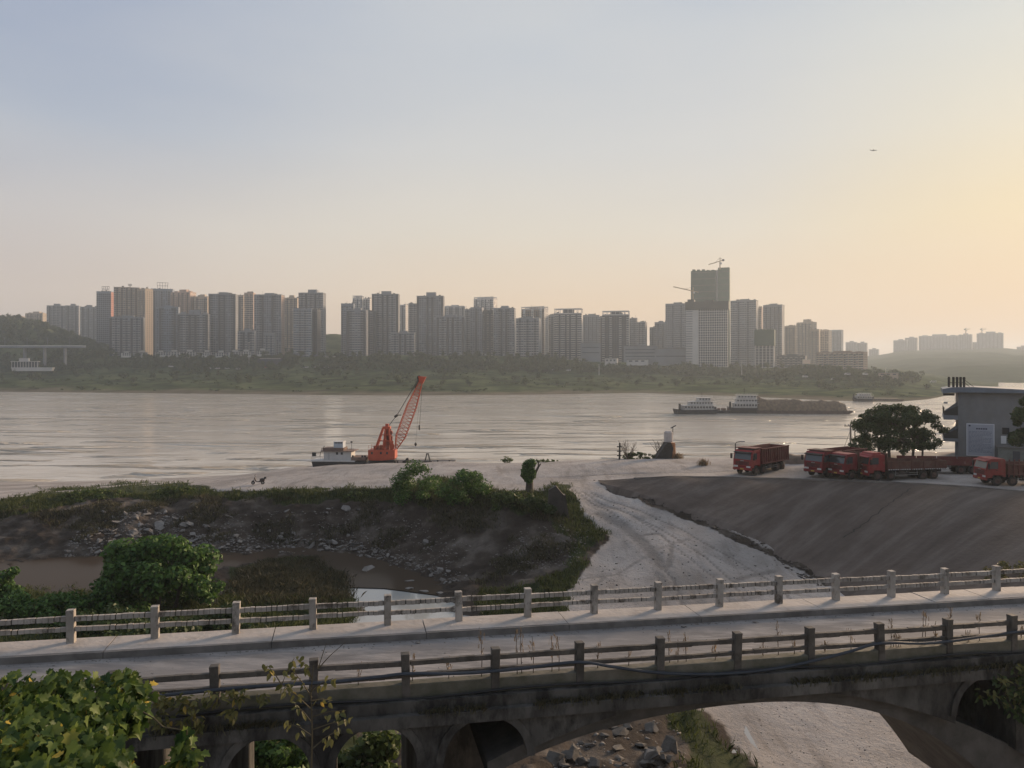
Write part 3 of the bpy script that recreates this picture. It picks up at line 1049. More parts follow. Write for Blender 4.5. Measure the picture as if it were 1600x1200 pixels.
def bridge():
    root = thing('arch_bridge', 'old grey concrete arch bridge with open side arches crossing the foreground', 'bridge', tuple(Bp(20, 0, 0)))
    off = Bp(20, 0, 0)
    L = lambda s, t, h: Bp(s, t, h) - off
    # openings read in the plane of the near face
    ext = [face_sh(x, y) for x, y in [(760, 1205), (820, 1174), (884, 1147), (969, 1117), (1053, 1094), (1137, 1081), (1200, 1077), (1263, 1078), (1348, 1091), (1433, 1112), (1490, 1132), (1545, 1152), (1600, 1177), (1660, 1210), (1740, 1262)]]
    intr = [face_sh(x, y, -0.15) for x, y in [(760, 1222), (820, 1186), (884, 1159), (969, 1139), (1053, 1117), (1137, 1104), (1200, 1100), (1263, 1101), (1377, 1118), (1462, 1143), (1490, 1166), (1521, 1200), (1560, 1245), (1620, 1310)]]
    def smooth(pp_):
        x_, y_ = np.array([a for a, b in pp_]), np.array([b for a, b in pp_])
        c_ = np.polyfit(x_, y_, 4)
        xx = np.linspace(x_[0], x_[-1], 60)
        return list(xx), list(np.polyval(c_, xx))
    es, eh = smooth(ext)
    is_, ih = smooth(intr)
    arches = []
    for x, ya, r in [(-80, 1180, 60), (85, 1172, 62), (250, 1160, 64), (420, 1150, 66), (588, 1134, 64), (759, 1120, 64), (1541, 1057, 47), (1668, 1045, 46)]:
        s, h = face_sh(x, ya)
        s2, _ = face_sh(x + r, ya)
        arches.append((s, h, s2 - s))

    def bottom(s):
        b = -10.0
        if es[0] < s < es[-1]:
            b = np.interp(s, es, eh)
        for c, h, r in arches:
            if abs(s - c) < r:
                hb = h - r + math.sqrt(max(r * r - (s - c) ** 2, 0))
                if es[0] < s < es[-1]:
                    b = max(b, hb) if hb > b else b
                else:
                    b = max(b, hb)
        return b
    ss = set(np.arange(SR0, SR1, 0.25))
    for c, h, r in arches:
        for k in range(25):
            ss.add(c - r * math.cos(math.pi * k / 24))
        ss.add(c - r - 1e-3)
        ss.add(c + r + 1e-3)
    ss.update(es)
    ss.add(es[0] + 1e-3)
    ss.add(es[-1] - 1e-3)
    ss = sorted(ss)
    hb = [bottom(s) for s in ss]
    w = MB()
    T0, T1, TOPH = -0.35, 5.95, -0.72
    for i in range(len(ss) - 1):
        a, b = ss[i], ss[i + 1]
        if b - a < 1e-6:
            continue
        ha, hc = hb[i], hb[i + 1]
        if abs(ha - hc) > 2.5:
            ha = hc = min(ha, hc) if b - a > 2e-3 else min(ha, hc)
        w.quad(L(a, T0, ha), L(b, T0, hc), L(b, T0, TOPH), L(a, T0, TOPH))
        w.quad(L(a, T1, ha), L(a, T1, TOPH), L(b, T1, TOPH), L(b, T1, hc))
        w.quad(L(a, T0, ha), L(a, T1, ha), L(b, T1, hc), L(b, T0, hc))
    for i in range(1, len(ss) - 1):
        if abs(hb[i] - hb[i + 1]) > 2.5:
            lo, hi = sorted((hb[i], hb[i + 1]))
            s = ss[i]
            w.quad(L(s, T0, lo), L(s, T1, lo), L(s, T1, hi), L(s, T0, hi))
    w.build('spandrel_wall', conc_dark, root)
    # main arch ring, set back under the spandrel
    r_ = MB()
    N = 90
    sa = np.linspace(is_[0] + .05, is_[-1] - .05, N)
    for a, b in zip(sa, sa[1:]):
        la, lb = np.interp(a, is_, ih), np.interp(b, is_, ih)
        ta, tb = np.interp(a, es, eh) + 0.05, np.interp(b, es, eh) + 0.05
        r_.quad(L(a, -.04, la), L(b, -.04, lb), L(b, -.04, tb), L(a, -.04, ta))
        r_.quad(L(a, 5.75, la), L(a, 5.75, ta), L(b, 5.75, tb), L(b, 5.75, lb))
        r_.quad(L(a, -.04, la), L(a, 5.75, la), L(b, 5.75, lb), L(b, -.04, lb))
        r_.quad(L(a, -.04, ta), L(b, -.04, tb), L(b, 5.75, tb), L(a, 5.75, ta))
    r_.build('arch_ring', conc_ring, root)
    # rings of the small arches, proud of the wall
    for c, h, r in arches:
        q = MB()
        for k in range(24):
            a0, a1 = math.pi * k / 24, math.pi * (k + 1) / 24
            f = lambda a, rr, t: L(c - rr * math.cos(a), t, h - r + rr * math.sin(a))
            ro = r + 0.22
            q.quad(f(a0, r, -.42), f(a1, r, -.42), f(a1, ro, -.42), f(a0, ro, -.42))
            q.quad(f(a0, ro, -.42), f(a1, ro, -.42), f(a1, ro, -.34), f(a0, ro, -.34))
            q.quad(f(a0, r - .003, -.42), f(a0, r - .003, -.30), f(a1, r - .003, -.30), f(a1, r - .003, -.42))
        q.build('side_arch_ring', conc_dark, root)
        if r and abs(c - arches[5][0]) < .01 or abs(c - arches[6][0]) < .01:
            lo_ = -9.5 if c < 20 else h - 1.5
            MB().add([L(c - r, 4.6, lo_), L(c + r, 4.6, lo_), L(c + r, 4.6, h + .05), L(c - r, 4.6, h + .05)], [(0, 1, 2, 3)]).build('added_arch_backing', conc_dark, root)  # added sheet closing off the view so the side arch looks dark
    # deck slab and the stepped ledge under the near rail
    d = MB()

    def slab(t0, t1, h0, h1, mb, s0=SR0, s1=SR1):
        p = [L(s0, t0, h0), L(s1, t0, h0), L(s1, t1, h0), L(s0, t1, h0), L(s0, t0, h1), L(s1, t0, h1), L(s1, t1, h1), L(s0, t1, h1)]
        mb.add(p, [(0, 3, 2, 1), (4, 5, 6, 7), (0, 1, 5, 4), (1, 2, 6, 5), (2, 3, 7, 6), (3, 0, 4, 7)])
    slab(-.50, 6.05, -.72, -.40, d)
    d.build('deck_ledge', conc_dark, root)
    d = MB()
    slab(-.30, 5.90, -.40, -.09, d)
    d.build('deck_slab', conc_dark, root)
    d = MB()
    slab(-.09, .26, -.09, 0.30, d)
    d.build('kerb', mat('mossy_kerb', (0.15, 0.14, 0.115), (0.07, 0.072, 0.05), scale=1.5, bump=0.03, coord='World'), root, bevel=.02)
    # the road on it
    d = MB()
    N = 60
    tt = np.linspace(.26, 4.42, 12)
    sN = np.linspace(SR0, SR1, 160)
    for a, b in zip(sN, sN[1:]):
        for t0, t1 in zip(tt, tt[1:]):
            d.quad(Bp(a, t0, -.075), Bp(b, t0, -.075), Bp(b, t1, -.075), Bp(a, t1, -.075))
    rd = d.build('road', road_mat())
    rd['kind'] = 'structure'
    # raised pavement of single slabs with a kerb in front
    pv_ = thing('pavement', None, None, tuple(Bp(20, 5, 0)))
    pv_['kind'] = 'structure'
    po = Bp(20, 5, 0)
    s = SR0
    PH = 0.06 - 0.02
    n = 0
    while s < SR1:
        ln = 2.5 if s > 22 else 5.0
        q = MB()
        dz = rnd.uniform(-.008, .012)
        vs = [Bp(s + .015, 4.56, -.09), Bp(s + ln - .015, 4.56, -.09), Bp(s + ln - .015, 5.86, -.09), Bp(s + .015, 5.86, -.09)]
        vs2 = [v + Vector((0, 0, .09 + PH + .1 + dz)) for v in vs]
        q.add([v - po for v in vs + vs2], [(0, 3, 2, 1), (4, 5, 6, 7), (0, 1, 5, 4), (1, 2, 6, 5), (2, 3, 7, 6), (3, 0, 4, 7)])
        q.build('paving_slab', conc_pave, pv_)
        q = MB()
        vs = [Bp(s + .01, 4.42, -.09), Bp(s + ln - .01, 4.42, -.09), Bp(s + ln - .01, 4.555, -.09), Bp(s + .01, 4.555, -.09)]
        vs2 = [v + Vector((0, 0, .09 + PH + .095 + rnd.uniform(-.01, .01))) for v in vs]
        q.add([v - po for v in vs + vs2], [(0, 3, 2, 1), (4, 5, 6, 7), (0, 1, 5, 4), (1, 2, 6, 5), (2, 3, 7, 6), (3, 0, 4, 7)])
        q.build('kerb_stone', conc_kerb, pv_)
        s += ln
    return PH + .1


PAVE_H = bridge()


def railing(label, t, hbase, ph, u0, u1, m_post, m_rail, far):
    i0 = -9 if far else -8
    root = thing('bridge_railing', label, 'railing', tuple(Bp(20, t, hbase)), 0, None)
    off = Bp(20, t, hbase)
    slope = math.atan(SL)
    Mx = Matrix.Rotation(TH, 4, 'Z') @ Matrix.Rotation(slope, 4, 'Y')
    b = MB()
    b.cbox((0, 0, ph / 2 - .08), (.235, .235, ph + .16 - .06))
    pmesh = None
    rm = {}
    # offset of the far posts along the bridge
    s_off = (Vector((-14.103, 24.589, 0)) - B0).dot(U) if far else 0
    for i in range(i0, 19):
        s = s_off + 2.5 * i
        if pmesh is None:
            o = b.build('post', m_post, root, bevel=.012)
            pmesh = o.data
            c = MB().cbox((0, 0, ph - .02), (.243, .243, .06))
            cap = c.build('post_cap', m_post, o, bevel=.01)
            cmesh = cap.data
        else:
            o = link('post', pmesh, root)
            cap = link('post_cap', cmesh, o)
        o.location = Bp(s, t, hbase) - off
        o.rotation_euler = (rnd.uniform(-.025, .025), rnd.uniform(-.03, .03), TH + rnd.uniform(-.05, .05))
        if i == 18:
            break
        for k, (hc, hh) in enumerate(((ph - .27 if far else ph - .26, .17 if far else .145), (ph - .62 if far else ph - .61, .15 if far else .12))):
            v = rnd.randrange(5)
            key = (k, v)
            if key not in rm:
                r = MB()
                # chipped, slightly crooked beam with the joints of its render
                n = 13 if far else 5
                prev = None
                for j in range(n):
                    x0 = -1.13 + 2.26 * j / n
                    x1 = x0 + 2.26 / n - (rnd.choice([.012, .02, .04]) if far else .006)
                    e = rnd.uniform(-.008, .008)
                    r.cbox(((x0 + x1) / 2, e, rnd.uniform(-.006, .006)), (x1 - x0, .11 + rnd.uniform(-.008, .008), hh + rnd.uniform(-.025, .004)))
                o2 = r.build('rail', m_rail, root)
                core = MB().cbox((0, 0, 0), (2.30, .078, hh * .74)).build('rail_core', conc_core, o2)
                rm[key] = (o2.data, core.data)
            else:
                o2 = link('rail', rm[key][0], root)
                link('rail_core', rm[key][1], o2)
            sag = rnd.uniform(-.02, .02)
            o2.location = Bp(s + 1.25, t, hbase + hc + sag) - off
            o2.rotation_euler = (0, slope + rnd.uniform(-.008, .008), TH)
    return root


railing('near railing of the bridge, dark grimy posts with a hose along it', 0.0, 0.0, 1.13, 0, 0, conc_rail_dk, conc_rail_dk, False)
railing('far railing of the bridge, flaking whitewashed posts and twin rails', 5.5, PAVE_H - 0.005, 0.0 + 1.03, 0, 0, conc_rail, conc_rail, True)


# ------------------------------------------------------------------ haze
def haze():
    m = bpy.data.materials.new('haze_air')
    m.use_nodes = True
    t = m.node_tree
    t.nodes.remove(t.nodes['Principled BSDF'])
    v = nd(t, 'ShaderNodeVolumePrincipled')
    v.inputs['Color'].default_value = (0.75, 0.86, 0.96, 1)
    v.inputs['Density'].default_value = 0.00023
    v.inputs['Anisotropy'].default_value = 0.25
    t.links.new(v.outputs[0], t.nodes['Material Output'].inputs['Volume'])
    o = MB().box(-5900, 5900, -400, 6000, -9, 182).build('haze', m)
    o['kind'] = 'stuff'
    o.data.materials[0] = m


haze()

# ------------------------------------------------------------------ the skyline across the river
w_tan = mat('facade_tan', (0.40, 0.33, 0.26), (0.33, 0.27, 0.21), scale=0.05, spec=0.2)
w_pink = mat('facade_pink', (0.44, 0.33, 0.27), (0.36, 0.27, 0.22), scale=0.05, spec=0.2)
w_grey = mat('facade_grey', (0.225, 0.24, 0.265), (0.17, 0.182, 0.20), scale=0.05, spec=0.2)
w_blue = mat('facade_bluegrey', (0.20, 0.235, 0.285), (0.15, 0.178, 0.215), scale=0.05, spec=0.3)
w_dark = mat('facade_dark', (0.085, 0.09, 0.10), (0.055, 0.06, 0.068), scale=0.05, spec=0.2)
w_white = mat('facade_white', (0.52, 0.51, 0.49), (0.42, 0.41, 0.40), scale=0.05, spec=0.2)
w_brown = mat('facade_brown', (0.24, 0.18, 0.14), (0.17, 0.13, 0.10), scale=0.05, spec=0.2)
w_glass = mat('window_glass', (0.035, 0.04, 0.05), (0.02, 0.024, 0.03), rough=0.25, scale=0.3, spec=0.5)
w_net = mat('green_scaffold_net', (0.045, 0.085, 0.062), (0.03, 0.058, 0.042), scale=0.12, spec=0.1)
w_roof = mat('roof_slab', (0.17, 0.165, 0.16), (0.11, 0.105, 0.10), scale=0.1, spec=0.1)
w_steel = mat('roof_steel', (0.14, 0.135, 0.13), (0.09, 0.09, 0.09), scale=0.3, spec=0.3)


def tower(x0, x1, yt, Y, label, wall, acc, yaw=10, depth=15, roof='box', top=None, pat='wbwbw', name='apartment_tower', fl=3.0, cat='building', group=None, lit=None, win=True, balc=True, zb=None):
    app = (x1 - x0) / F * Y
    r = R(yaw)
    if app - depth * math.sin(abs(r)) < 0.45 * app:
        depth = 0.5 * app / max(math.sin(abs(r)), 0.05)
    depth = min(depth, 18)
    w = (app - depth * math.sin(abs(r))) / math.cos(r)
    cx = (x0 + x1) / 2
    X = Xat(cx, Y)
    yc = Y + depth / 2
    X = Xat(cx, yc)
    zt = HC + (YH - yt) / F * Y
    g = (fz(X, yc) if zb is None else zb) - 4
    h = zt - g
    root = thing(name, label, cat, (X, yc, g), -math.atan2(X, yc) - r, group)
    hd = depth / 2
    nf = max(int(h / fl), 2)
    nb = max(int(round(w / 3.3)), 3)
    if nb % 2 == 0:
        nb += 1
    bw = w / nb
    core, ac, wi, sl, sb_ = MB(), MB(), MB(), MB(), MB()
    pale = rnd.random() < .6 and Y < 1250
    blank = rnd.randrange(11)
    core.box(-w / 2, w / 2, -hd + .9, hd, 0, h)
    half = (nb + 1) // 2
    ks = [pat[i % len(pat)] for i in range(half)]
    ks = ks + ks[::-1][nb % 2:]
    yoff = {'w': .9, 'p': 1.5, 'b': .0, 'd': .25}
    for i in range(nb):
        k = ks[i]
        a, b = -w / 2 + i * bw + .02, -w / 2 + (i + 1) * bw - .02
        off = yoff[k]
        yf = -hd + .9 - off
        drop = rnd.choice([0, 0, 0, fl * .5]) if k in 'wp' else 0.6
        if k in 'wp':
            core.box(a, b, yf, -hd + .9, 0, h - drop)
        else:
            ac.box(a, b, -hd + .9 - max(off, .06), -hd + .9, 0, h - drop)
            yf = -hd + .9 - max(off, .06)
        if not win:
            continue
        for f in range(1, nf):
            z = f * fl
            if z + 2.2 > h - drop:
                break
            if k in 'wp':
                q = bw * .3
                m = (a + b) / 2
                if (f * 7 + i * 3) % 11 == blank:
                    continue
                wi.quad((m - q, yf - .05, z + .9), (m + q, yf - .05, z + .9), (m + q, yf - .05, z + 2.4), (m - q, yf - .05, z + 2.4))
                if pale:
                    sb_.box(m - q - .1, m + q + .1, yf - .35, yf - .01, z + .2, z + .82)
            else:
                wi.quad((a + .3, yf - .05, z + .3), (b - .3, yf - .05, z + .3), (b - .3, yf - .05, z + 2.5), (a + .3, yf - .05, z + 2.5))
                if balc and k == 'b':
                    sl.box(a, b, yf - 1.15, yf - .08, z - .1, z + .95)
    # side faces: a row of windows, the middle one a recessed strip
    if win:
        for sgn in (1, -1):
            ns = max(int(depth / 4), 2)
            for j in range(ns):
                yy = -hd + 1.6 + (j + .5) * (depth - 2.2) / ns
                for f in range(1, nf):
                    z = f * fl
                    x = sgn * (w / 2 + .05)
                    wi.quad((x, yy - .7, z + .9), (x, yy + .7, z + .9), (x, yy + .7, z + 2.3), (x, yy - .7, z + 2.3))
    core.build('wall', wall, root)
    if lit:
        # sunlight on this side, put into the colour of a thin sheet
        MB().box(w / 2 + .01, w / 2 + .04, -hd + .9, hd, 0, h).build('sunlit_side_sheet', lit, root)
    if ac.v:
        ac.build('recessed_bay', acc, root)
    if wi.v:
        wi.build('windows', w_glass, root, kind='stuff')
    if sl.v:
        sl.build('balconies', wall if acc is w_dark else acc, root, kind='stuff')
    if sb_.v:
        sb_.build('sills', w_white, root, kind='stuff')
    if Y < 1400:
        rp = MB()
        for k_ in range(rnd.randint(3, 6)):
            a = rnd.uniform(-w * .45, w * .38)
            bb = rnd.uniform(-hd * .5, hd * .6)
            rp.box(a, a + rnd.uniform(1, 2.6), bb, bb + rnd.uniform(1, 2.5), h + .9, h + .9 + rnd.uniform(.6, 2.6))
        a = rnd.uniform(-w * .4, w * .4)
        rp.box(a, a + .25, 0, .25, h + .9, h + rnd.uniform(3, 6.5))
        rp.build('roof_plant', w_roof, root, kind='stuff')
    rf = MB()
    rf.box(-w / 2 - .15, w / 2 + .15, -hd + .75, hd + .15, h, h + .9)
    rf.build('parapet', wall, root)
    tp = top if top is not None else 3.5
    if roof in ('box', 'boxes'):
        b = MB()
        b.box(-w * .16, w * .2, -hd * .3, hd * .7, h + .9, h + .9 + tp)
        if roof == 'boxes':
            b.box(-w * .42, -w * .27, -hd * .3, hd * .4, h + .9, h + .9 + tp * .5)
            b.box(w * .3, w * .42, -hd * .2, hd * .5, h + .9, h + .9 + tp * .4)
        b.build('roof_house', wall, root)
    if roof == 'frame':
        b = MB()
        for i in range(7):
            x = -w / 2 + .4 + (w - .8) * i / 6
            b.box(x - .35, x + .35, -hd + .9, -hd + 1.6, h + .9, h + tp)
        b.box(-w / 2, w / 2, -hd + .8, -hd + 1.7, h + tp + .003, h + tp + 1.2)
        fo = b.build('roof_frame', wall, root)
        link('roof_frame', fo.data, root).location = (0, depth - 2.5, 0)
        MB().box(-w * .2, w * .2, -hd * .5, hd * .5, h + .9, h + tp).build('roof_house', acc, root)
    if roof == 'crown':
        b = MB()
        n = 5
        for i in range(n):
            x = -w * .22 + w * .44 * i / (n - 1)
            b.bar((x, 0, h + .9), (x * 1.15, 0, h + tp), .5)
        for zz in (.55, .98):
            b.bar((-w * .24, 0, h + tp * zz), (w * .24, 0, h + tp * zz), .5)
        b.build('roof_crown', w_steel, root)
    if roof == 'mast':
        b = MB()
        b.bar((w * .1, 0, h), (w * .1, 0, h + tp), .6)
        for zz in (.6, .8, 1.0):
            b.bar((w * .1 - 2.2, 0, h + tp * zz), (w * .1 + 2.2, 0, h + tp * zz), .45)
        b.bar((w * .1 - 2.2, 0, h + tp * .6), (w * .1 - 2.2, 0, h + tp), .4)
        b.bar((w * .1 + 2.2, 0, h + tp * .6), (w * .1 + 2.2, 0, h + tp), .4)
        b.build('roof_mast', w_steel, root)
    return root


T = tower
T(26, 42, 497, 1500, 'low tan block, smallest and leftmost on the wooded hill', w_tan, w_brown, 30, roof='box')
T(42, 72, 490, 1480, 'low sunlit tan block beside the leftmost one on the wooded hill', w_tan, w_brown, 34, roof='boxes')
T(75, 103, 478, 1400, 'wide grey slab block on the hill with a low roof house', w_grey, w_dark, 14, pat='wdwb')
T(103.5, 125, 478, 1410, 'grey slab block joined to the right of the wide hill slab', w_grey, w_dark, 14, pat='wdwb')
T(127, 152, 480, 1380, 'lone grey slab block on the hill left of the blue tower', w_grey, w_dark, 12, pat='wdw')
T(152, 178, 456, 1150, 'blue grey tower with a steel crown and a red sunlit edge', w_blue, w_blue, 22, roof='crown', top=9, pat='dd', lit=mat('sunlit_edge_red', (0.38, 0.17, 0.13), (0.3, 0.14, 0.11), scale=.05), balc=False)
T(180, 218, 449.5, 1090, 'tall tan tower with vertical window bays and a thin roof mast', w_tan, w_brown, 6, roof='mast', top=6, pat='wbpb')
T(216, 238, 452, 1070, 'tall tan tower wing with a broad orange sunlit side', w_tan, w_tan, 48, pat='wd', roof='none')
T(174, 224, 496, 980, 'dark three-part tower standing in front of the tan tower', w_grey, w_dark, 8, pat='dwbw', roof='box', top=2)
T(237, 271, 452, 1160, 'pale blue grey tower with an antler-shaped steel crown on its roof', w_blue, w_grey, 10, roof='crown', top=11, pat='wdw')
T(268, 305, 457, 1150, 'pinkish tower with a sunlit right face and stepped top', w_pink, w_brown, 36, roof='boxes', top=4, pat='wbw')
T(246, 280, 480, 990, 'blue grey front tower under the steel-crowned tower', w_blue, w_dark, 8, pat='wdbw', roof='box', top=1.5)
T(279, 328, 491, 970, 'dark wide front tower with a yellow sunlit right edge', w_grey, w_dark, 15, pat='dbwb', roof='boxes', top=5)
T(304, 329, 464, 1150, 'brown grey tower rising behind the dark wide front tower', w_tan, w_brown, 20, pat='wbw')
T(327, 371, 460, 1000, 'tall tower with pale middle bays between two dark flanks', w_grey, w_dark, 14, pat='dbww', roof='box', top=2.5)
T(369, 384, 462, 1130, 'slim tan tower half hidden between two grey towers', w_tan, w_tan, 14, pat='wd', roof='none')
T(382, 399, 458, 1120, 'slim pinkish tower with a raised cap left of the grey slab tower', w_pink, w_tan, 12, pat='wb', roof='box', top=2)
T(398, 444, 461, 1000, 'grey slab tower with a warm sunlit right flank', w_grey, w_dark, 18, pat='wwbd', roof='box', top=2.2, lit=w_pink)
T(372, 399, 518, 950, 'dark low mid-rise in front of the slim tan towers', w_grey, w_dark, 6, pat='wbd', roof='box', top=3)
T(412, 431, 521, 950, 'low pale mid-rise below the grey slab tower', w_grey, w_blue, 8, pat='wd', roof='none')
T(445, 467, 466, 1130, 'tan grey tower with a raised cap left of the twin grey towers', w_tan, w_brown, 10, pat='wb', roof='box', top=4)
T(467, 509, 458, 1040, 'tall grey tower with a lift house at the right end of the left group', w_grey, w_dark, 16, pat='wbwd', roof='box', top=4.5)
T(459, 488, 483, 970, 'pale front tower before the tall grey tower of the left group', w_blue, w_grey, 6, pat='wwb', roof='none')
T(487, 501, 484, 985, 'narrow dark tower wing with a lit edge beside the pale front tower', w_dark, w_dark, 18, pat='wd', roof='none')
T(533, 554, 475, 1060, 'pale blue tower at the left end of the middle group', w_blue, w_blue, 6, pat='dw', roof='none', balc=False)
T(551, 569, 466, 1170, 'white rear tower with a flat cap behind the pale blue tower', w_white, w_blue, 12, pat='bw', roof='frame', top=3)
T(568, 582, 467, 1180, 'slim white rear tower right of the capped white one', w_white, w_grey, 16, pat='wb', roof='none')
T(542, 575, 485, 975, 'dark and pale front tower with a bright right edge', w_grey, w_dark, 12, pat='dbww', roof='box', top=2.5)
T(574, 589, 487, 1010, 'narrow dark grey tower beside the bright-edged front tower', w_dark, w_grey, 8, pat='wb', roof='none')
T(581, 625, 460, 1030, 'tall dark tower with a small lift house left of the white rear tower', w_grey, w_dark, 10, pat='dwbw', roof='box', top=4)
T(624, 639, 477, 1170, 'slim white sunlit tower behind two dark towers', w_white, w_grey, 20, pat='wb', roof='none')
T(638, 654, 475, 1090, 'slim grey tower tucked left of the tall tower with a raised cap', w_grey, w_dark, 8, pat='wb', roof='none')
T(651, 695, 463, 1020, 'tall grey tower with a raised central cap and dark flanks', w_grey, w_dark, 8, pat='dwww', roof='box', top=5)
T(611, 649, 521, 955, 'low grey mid-rise with small windows below the tall dark tower', w_grey, w_dark, 6, pat='wbwd', roof='boxes', top=2.5)
T(682, 728, 495, 970, 'wide front block with a thin bright right edge below white towers', w_grey, w_dark, 9, pat='dwbw', roof='box', top=2)
T(694, 727, 479, 1170, 'white rear tower with dark windows above the wide front block', w_white, w_grey, 10, pat='bwb', roof='boxes', top=2)
T(726, 742, 484, 1060, 'narrow grey tower between the white rear towers', w_grey, w_dark, 6, pat='wb', roof='none')
T(735, 756, 481, 1000, 'dark grey front tower with a thin orange lit edge', w_grey, w_dark, 10, pat='wwd', roof='box', top=1.5)
T(740, 777, 467, 1190, 'pale rear tower showing only its upper floors over dark towers', w_white, w_grey, 24, pat='wbw', roof='frame', top=2)
T(754, 772, 486, 1010, 'plain dark tower left of the domed-cap grey tower', w_dark, w_dark, 6, pat='wd', roof='none')
T(771, 806, 482, 1000, 'grey tower with a small domed cap in the middle group', w_grey, w_dark, 8, pat='wwbd', roof='box', top=3)
T(806, 846, 498, 935, 'nearest tower, pale with square dark windows and a dark right flank', w_grey, w_dark, 12, pat='wbw', roof='boxes', top=2)
T(814, 857, 483, 1080, 'pale tower with an open roof frame and a sunlit right half', w_white, w_brown, 26, pat='bwbd', roof='frame', top=2.5)
T(857, 870, 493, 1090, 'narrow pale tower left of the roof-framed grey tower', w_grey, w_blue, 6, pat='wd', roof='none')
T(866, 911, 490, 1060, 'broad grey tower with a tall open roof frame and white balconies', w_white, w_dark, 8, pat='bbd', roof='frame', top=6)
T(909, 938, 493, 1220, 'hazy grey rear tower between the two roof-framed towers', w_grey, w_grey, 8, pat='wd', roof='box', top=2)
T(935, 946, 496, 1080, 'narrow grey tower wing left of the second roof-framed tower', w_grey, w_dark, 6, pat='wd', roof='none')
T(941, 984, 492, 1040, 'second roof-framed tower, dark middle with pale balcony sides', w_white, w_dark, 6, pat='bdd', roof='frame', top=4.5)
T(981, 997, 498, 1170, 'hazy grey tower just right of the second roof-framed tower', w_grey, w_grey, 8, pat='wd', roof='none')
T(995, 1011, 504, 1160, 'lower hazy grey tower beside the open gap in the skyline', w_grey, w_grey, 10, pat='wd', roof='box', top=1.5)
T(1015, 1026, 512, 1200, 'lowest grey tower on the right side of the skyline gap', w_grey, w_grey, 6, pat='wd', roof='none')
T(1023, 1043, 504, 1190, 'stepped grey tower left of the gridded slab', w_grey, w_grey, 8, pat='wd', roof='box', top=2)
T(1040, 1077, 475, 1100, 'tall gridded grey slab left of the white unfinished tower', w_grey, w_blue, 6, pat='wwwd', roof='box', top=2)
T(1142, 1184, 470, 1050, 'tall gridded tower with rounded corners right of the white unfinished tower', w_grey, w_blue, 12, pat='wwwd', roof='box', top=2)
T(1182, 1194, 481, 1180, 'slim pinkish rear tower between two tall grey towers', w_pink, w_brown, 16, pat='wb', roof='none')
T(1193, 1225, 477, 1100, 'tall plain grey tower right of the slim pinkish one', w_grey, w_grey, 14, pat='wd', roof='box', top=2)
T(1225, 1246, 510, 1350, 'reddish brown hazy tower next to the tall plain grey one', w_brown, w_brown, 14, pat='wd', roof='box', top=2)
T(1245, 1275, 504, 1320, 'brown tower with a lift house and sunlit right face', w_tan, w_brown, 34, pat='wd', roof='box', top=5)
T(1265, 1281, 515, 1290, 'dark brown tower wing below the lift-house tower', w_brown, w_brown, 8, pat='wd', roof='none')
T(1279, 1299, 517, 1330, 'tan tower with sunlit face right of the dark brown wing', w_tan, w_tan, 20, pat='wb', roof='boxes', top=2)
T(1297, 1317, 516, 1650, 'pale bluish hazy tower at the end of the brown group', w_blue, w_blue, 18, pat='dw', roof='none', balc=False)
T(1322, 1339, 535, 2250, 'left one of two small pale towers beyond the brown group', w_grey, w_grey, 10, pat='wd')
T(1339.5, 1355, 536, 2250, 'right one of two small pale towers beyond the brown group', w_grey, w_grey, 10, pat='wd')
T(1358, 1373, 546, 2500, 'tiny pale block low on the hazy ridge', w_grey, w_grey, 10, pat='wd')
T(1397, 1417, 532, 2500, 'hazy block with sloping roofline at the left of the ridge row', w_grey, w_grey, 10, pat='wd', zb=50)
T(1415, 1433, 528, 2550, 'hazy block slightly taller than its left neighbour on the ridge', w_grey, w_grey, 10, pat='wd', zb=50)
T(1439, 1494, 525, 2500, 'widest hazy slab in the middle of the ridge', w_grey, w_grey, 6, pat='wdw', roof='boxes', top=5, zb=50)
T(1499, 1518, 523, 2450, 'hazy ridge tower with a tower crane above it', w_grey, w_grey, 8, pat='wd', zb=50)
T(1518, 1527, 535, 2500, 'small hazy block between the two crane-topped ridge towers', w_grey, w_grey, 8, pat='wd', roof='none', zb=50)
T(1529, 1565, 521, 2400, 'broad hazy ridge tower at the right with a crane above its left end', w_grey, w_grey, 6, pat='wdw', roof='boxes', top=5, zb=50)
T(1590, 1606, 542, 2500, 'hazy block cut by the right edge of the view', w_grey, w_grey, 8, pat='wd', zb=50)
T(1278, 1352, 551, 1000, 'long low brown slab block with rows of windows on the riverbank', w_brown, w_tan, 22, depth=14, pat='wbwd', roof='boxes', top=1.5, name='slab_block')
T(1215, 1259, 557, 960, 'low dark office block next to the pale billboard', w_dark, w_grey, 6, pat='wd', roof='boxes', top=2, name='office_block')


def block(x0, x1, yt, Y, label, m, depth=25, bands=2, name='shopping_mall'):
    w = (x1 - x0) / F * Y
    X = Xat((x0 + x1) / 2, Y)
    zt = HC + (YH - yt) / F * Y
    g = fz(X, Y + depth / 2) - 6
    root = thing(name, label, 'building', (X, Y + depth / 2, g), -math.atan2(X, Y))
    h = zt - g
    MB().box(-w / 2, w / 2, -depth / 2, depth / 2, 0, h).build('wall', m, root)
    b = MB()
    for i in range(bands):
        z = h * .5 + (i + .3) * h * .45 / bands
        b.box(-w / 2 + 2, w / 2 - 2, -depth / 2 - .12, -depth / 2 - .01, z, z + 1.1)
    b.build('window_band', w_glass, root)
    MB().box(-w / 2 - .2, w / 2 + .2, -depth / 2 - .2, depth / 2, h, h + .8).build('roof_edge', w_roof, root)
    MB().box(-w * .1, w * .15, -depth * .2, depth * .3, h + .8, h + 2.8).build('roof_house', m, root)
    return root


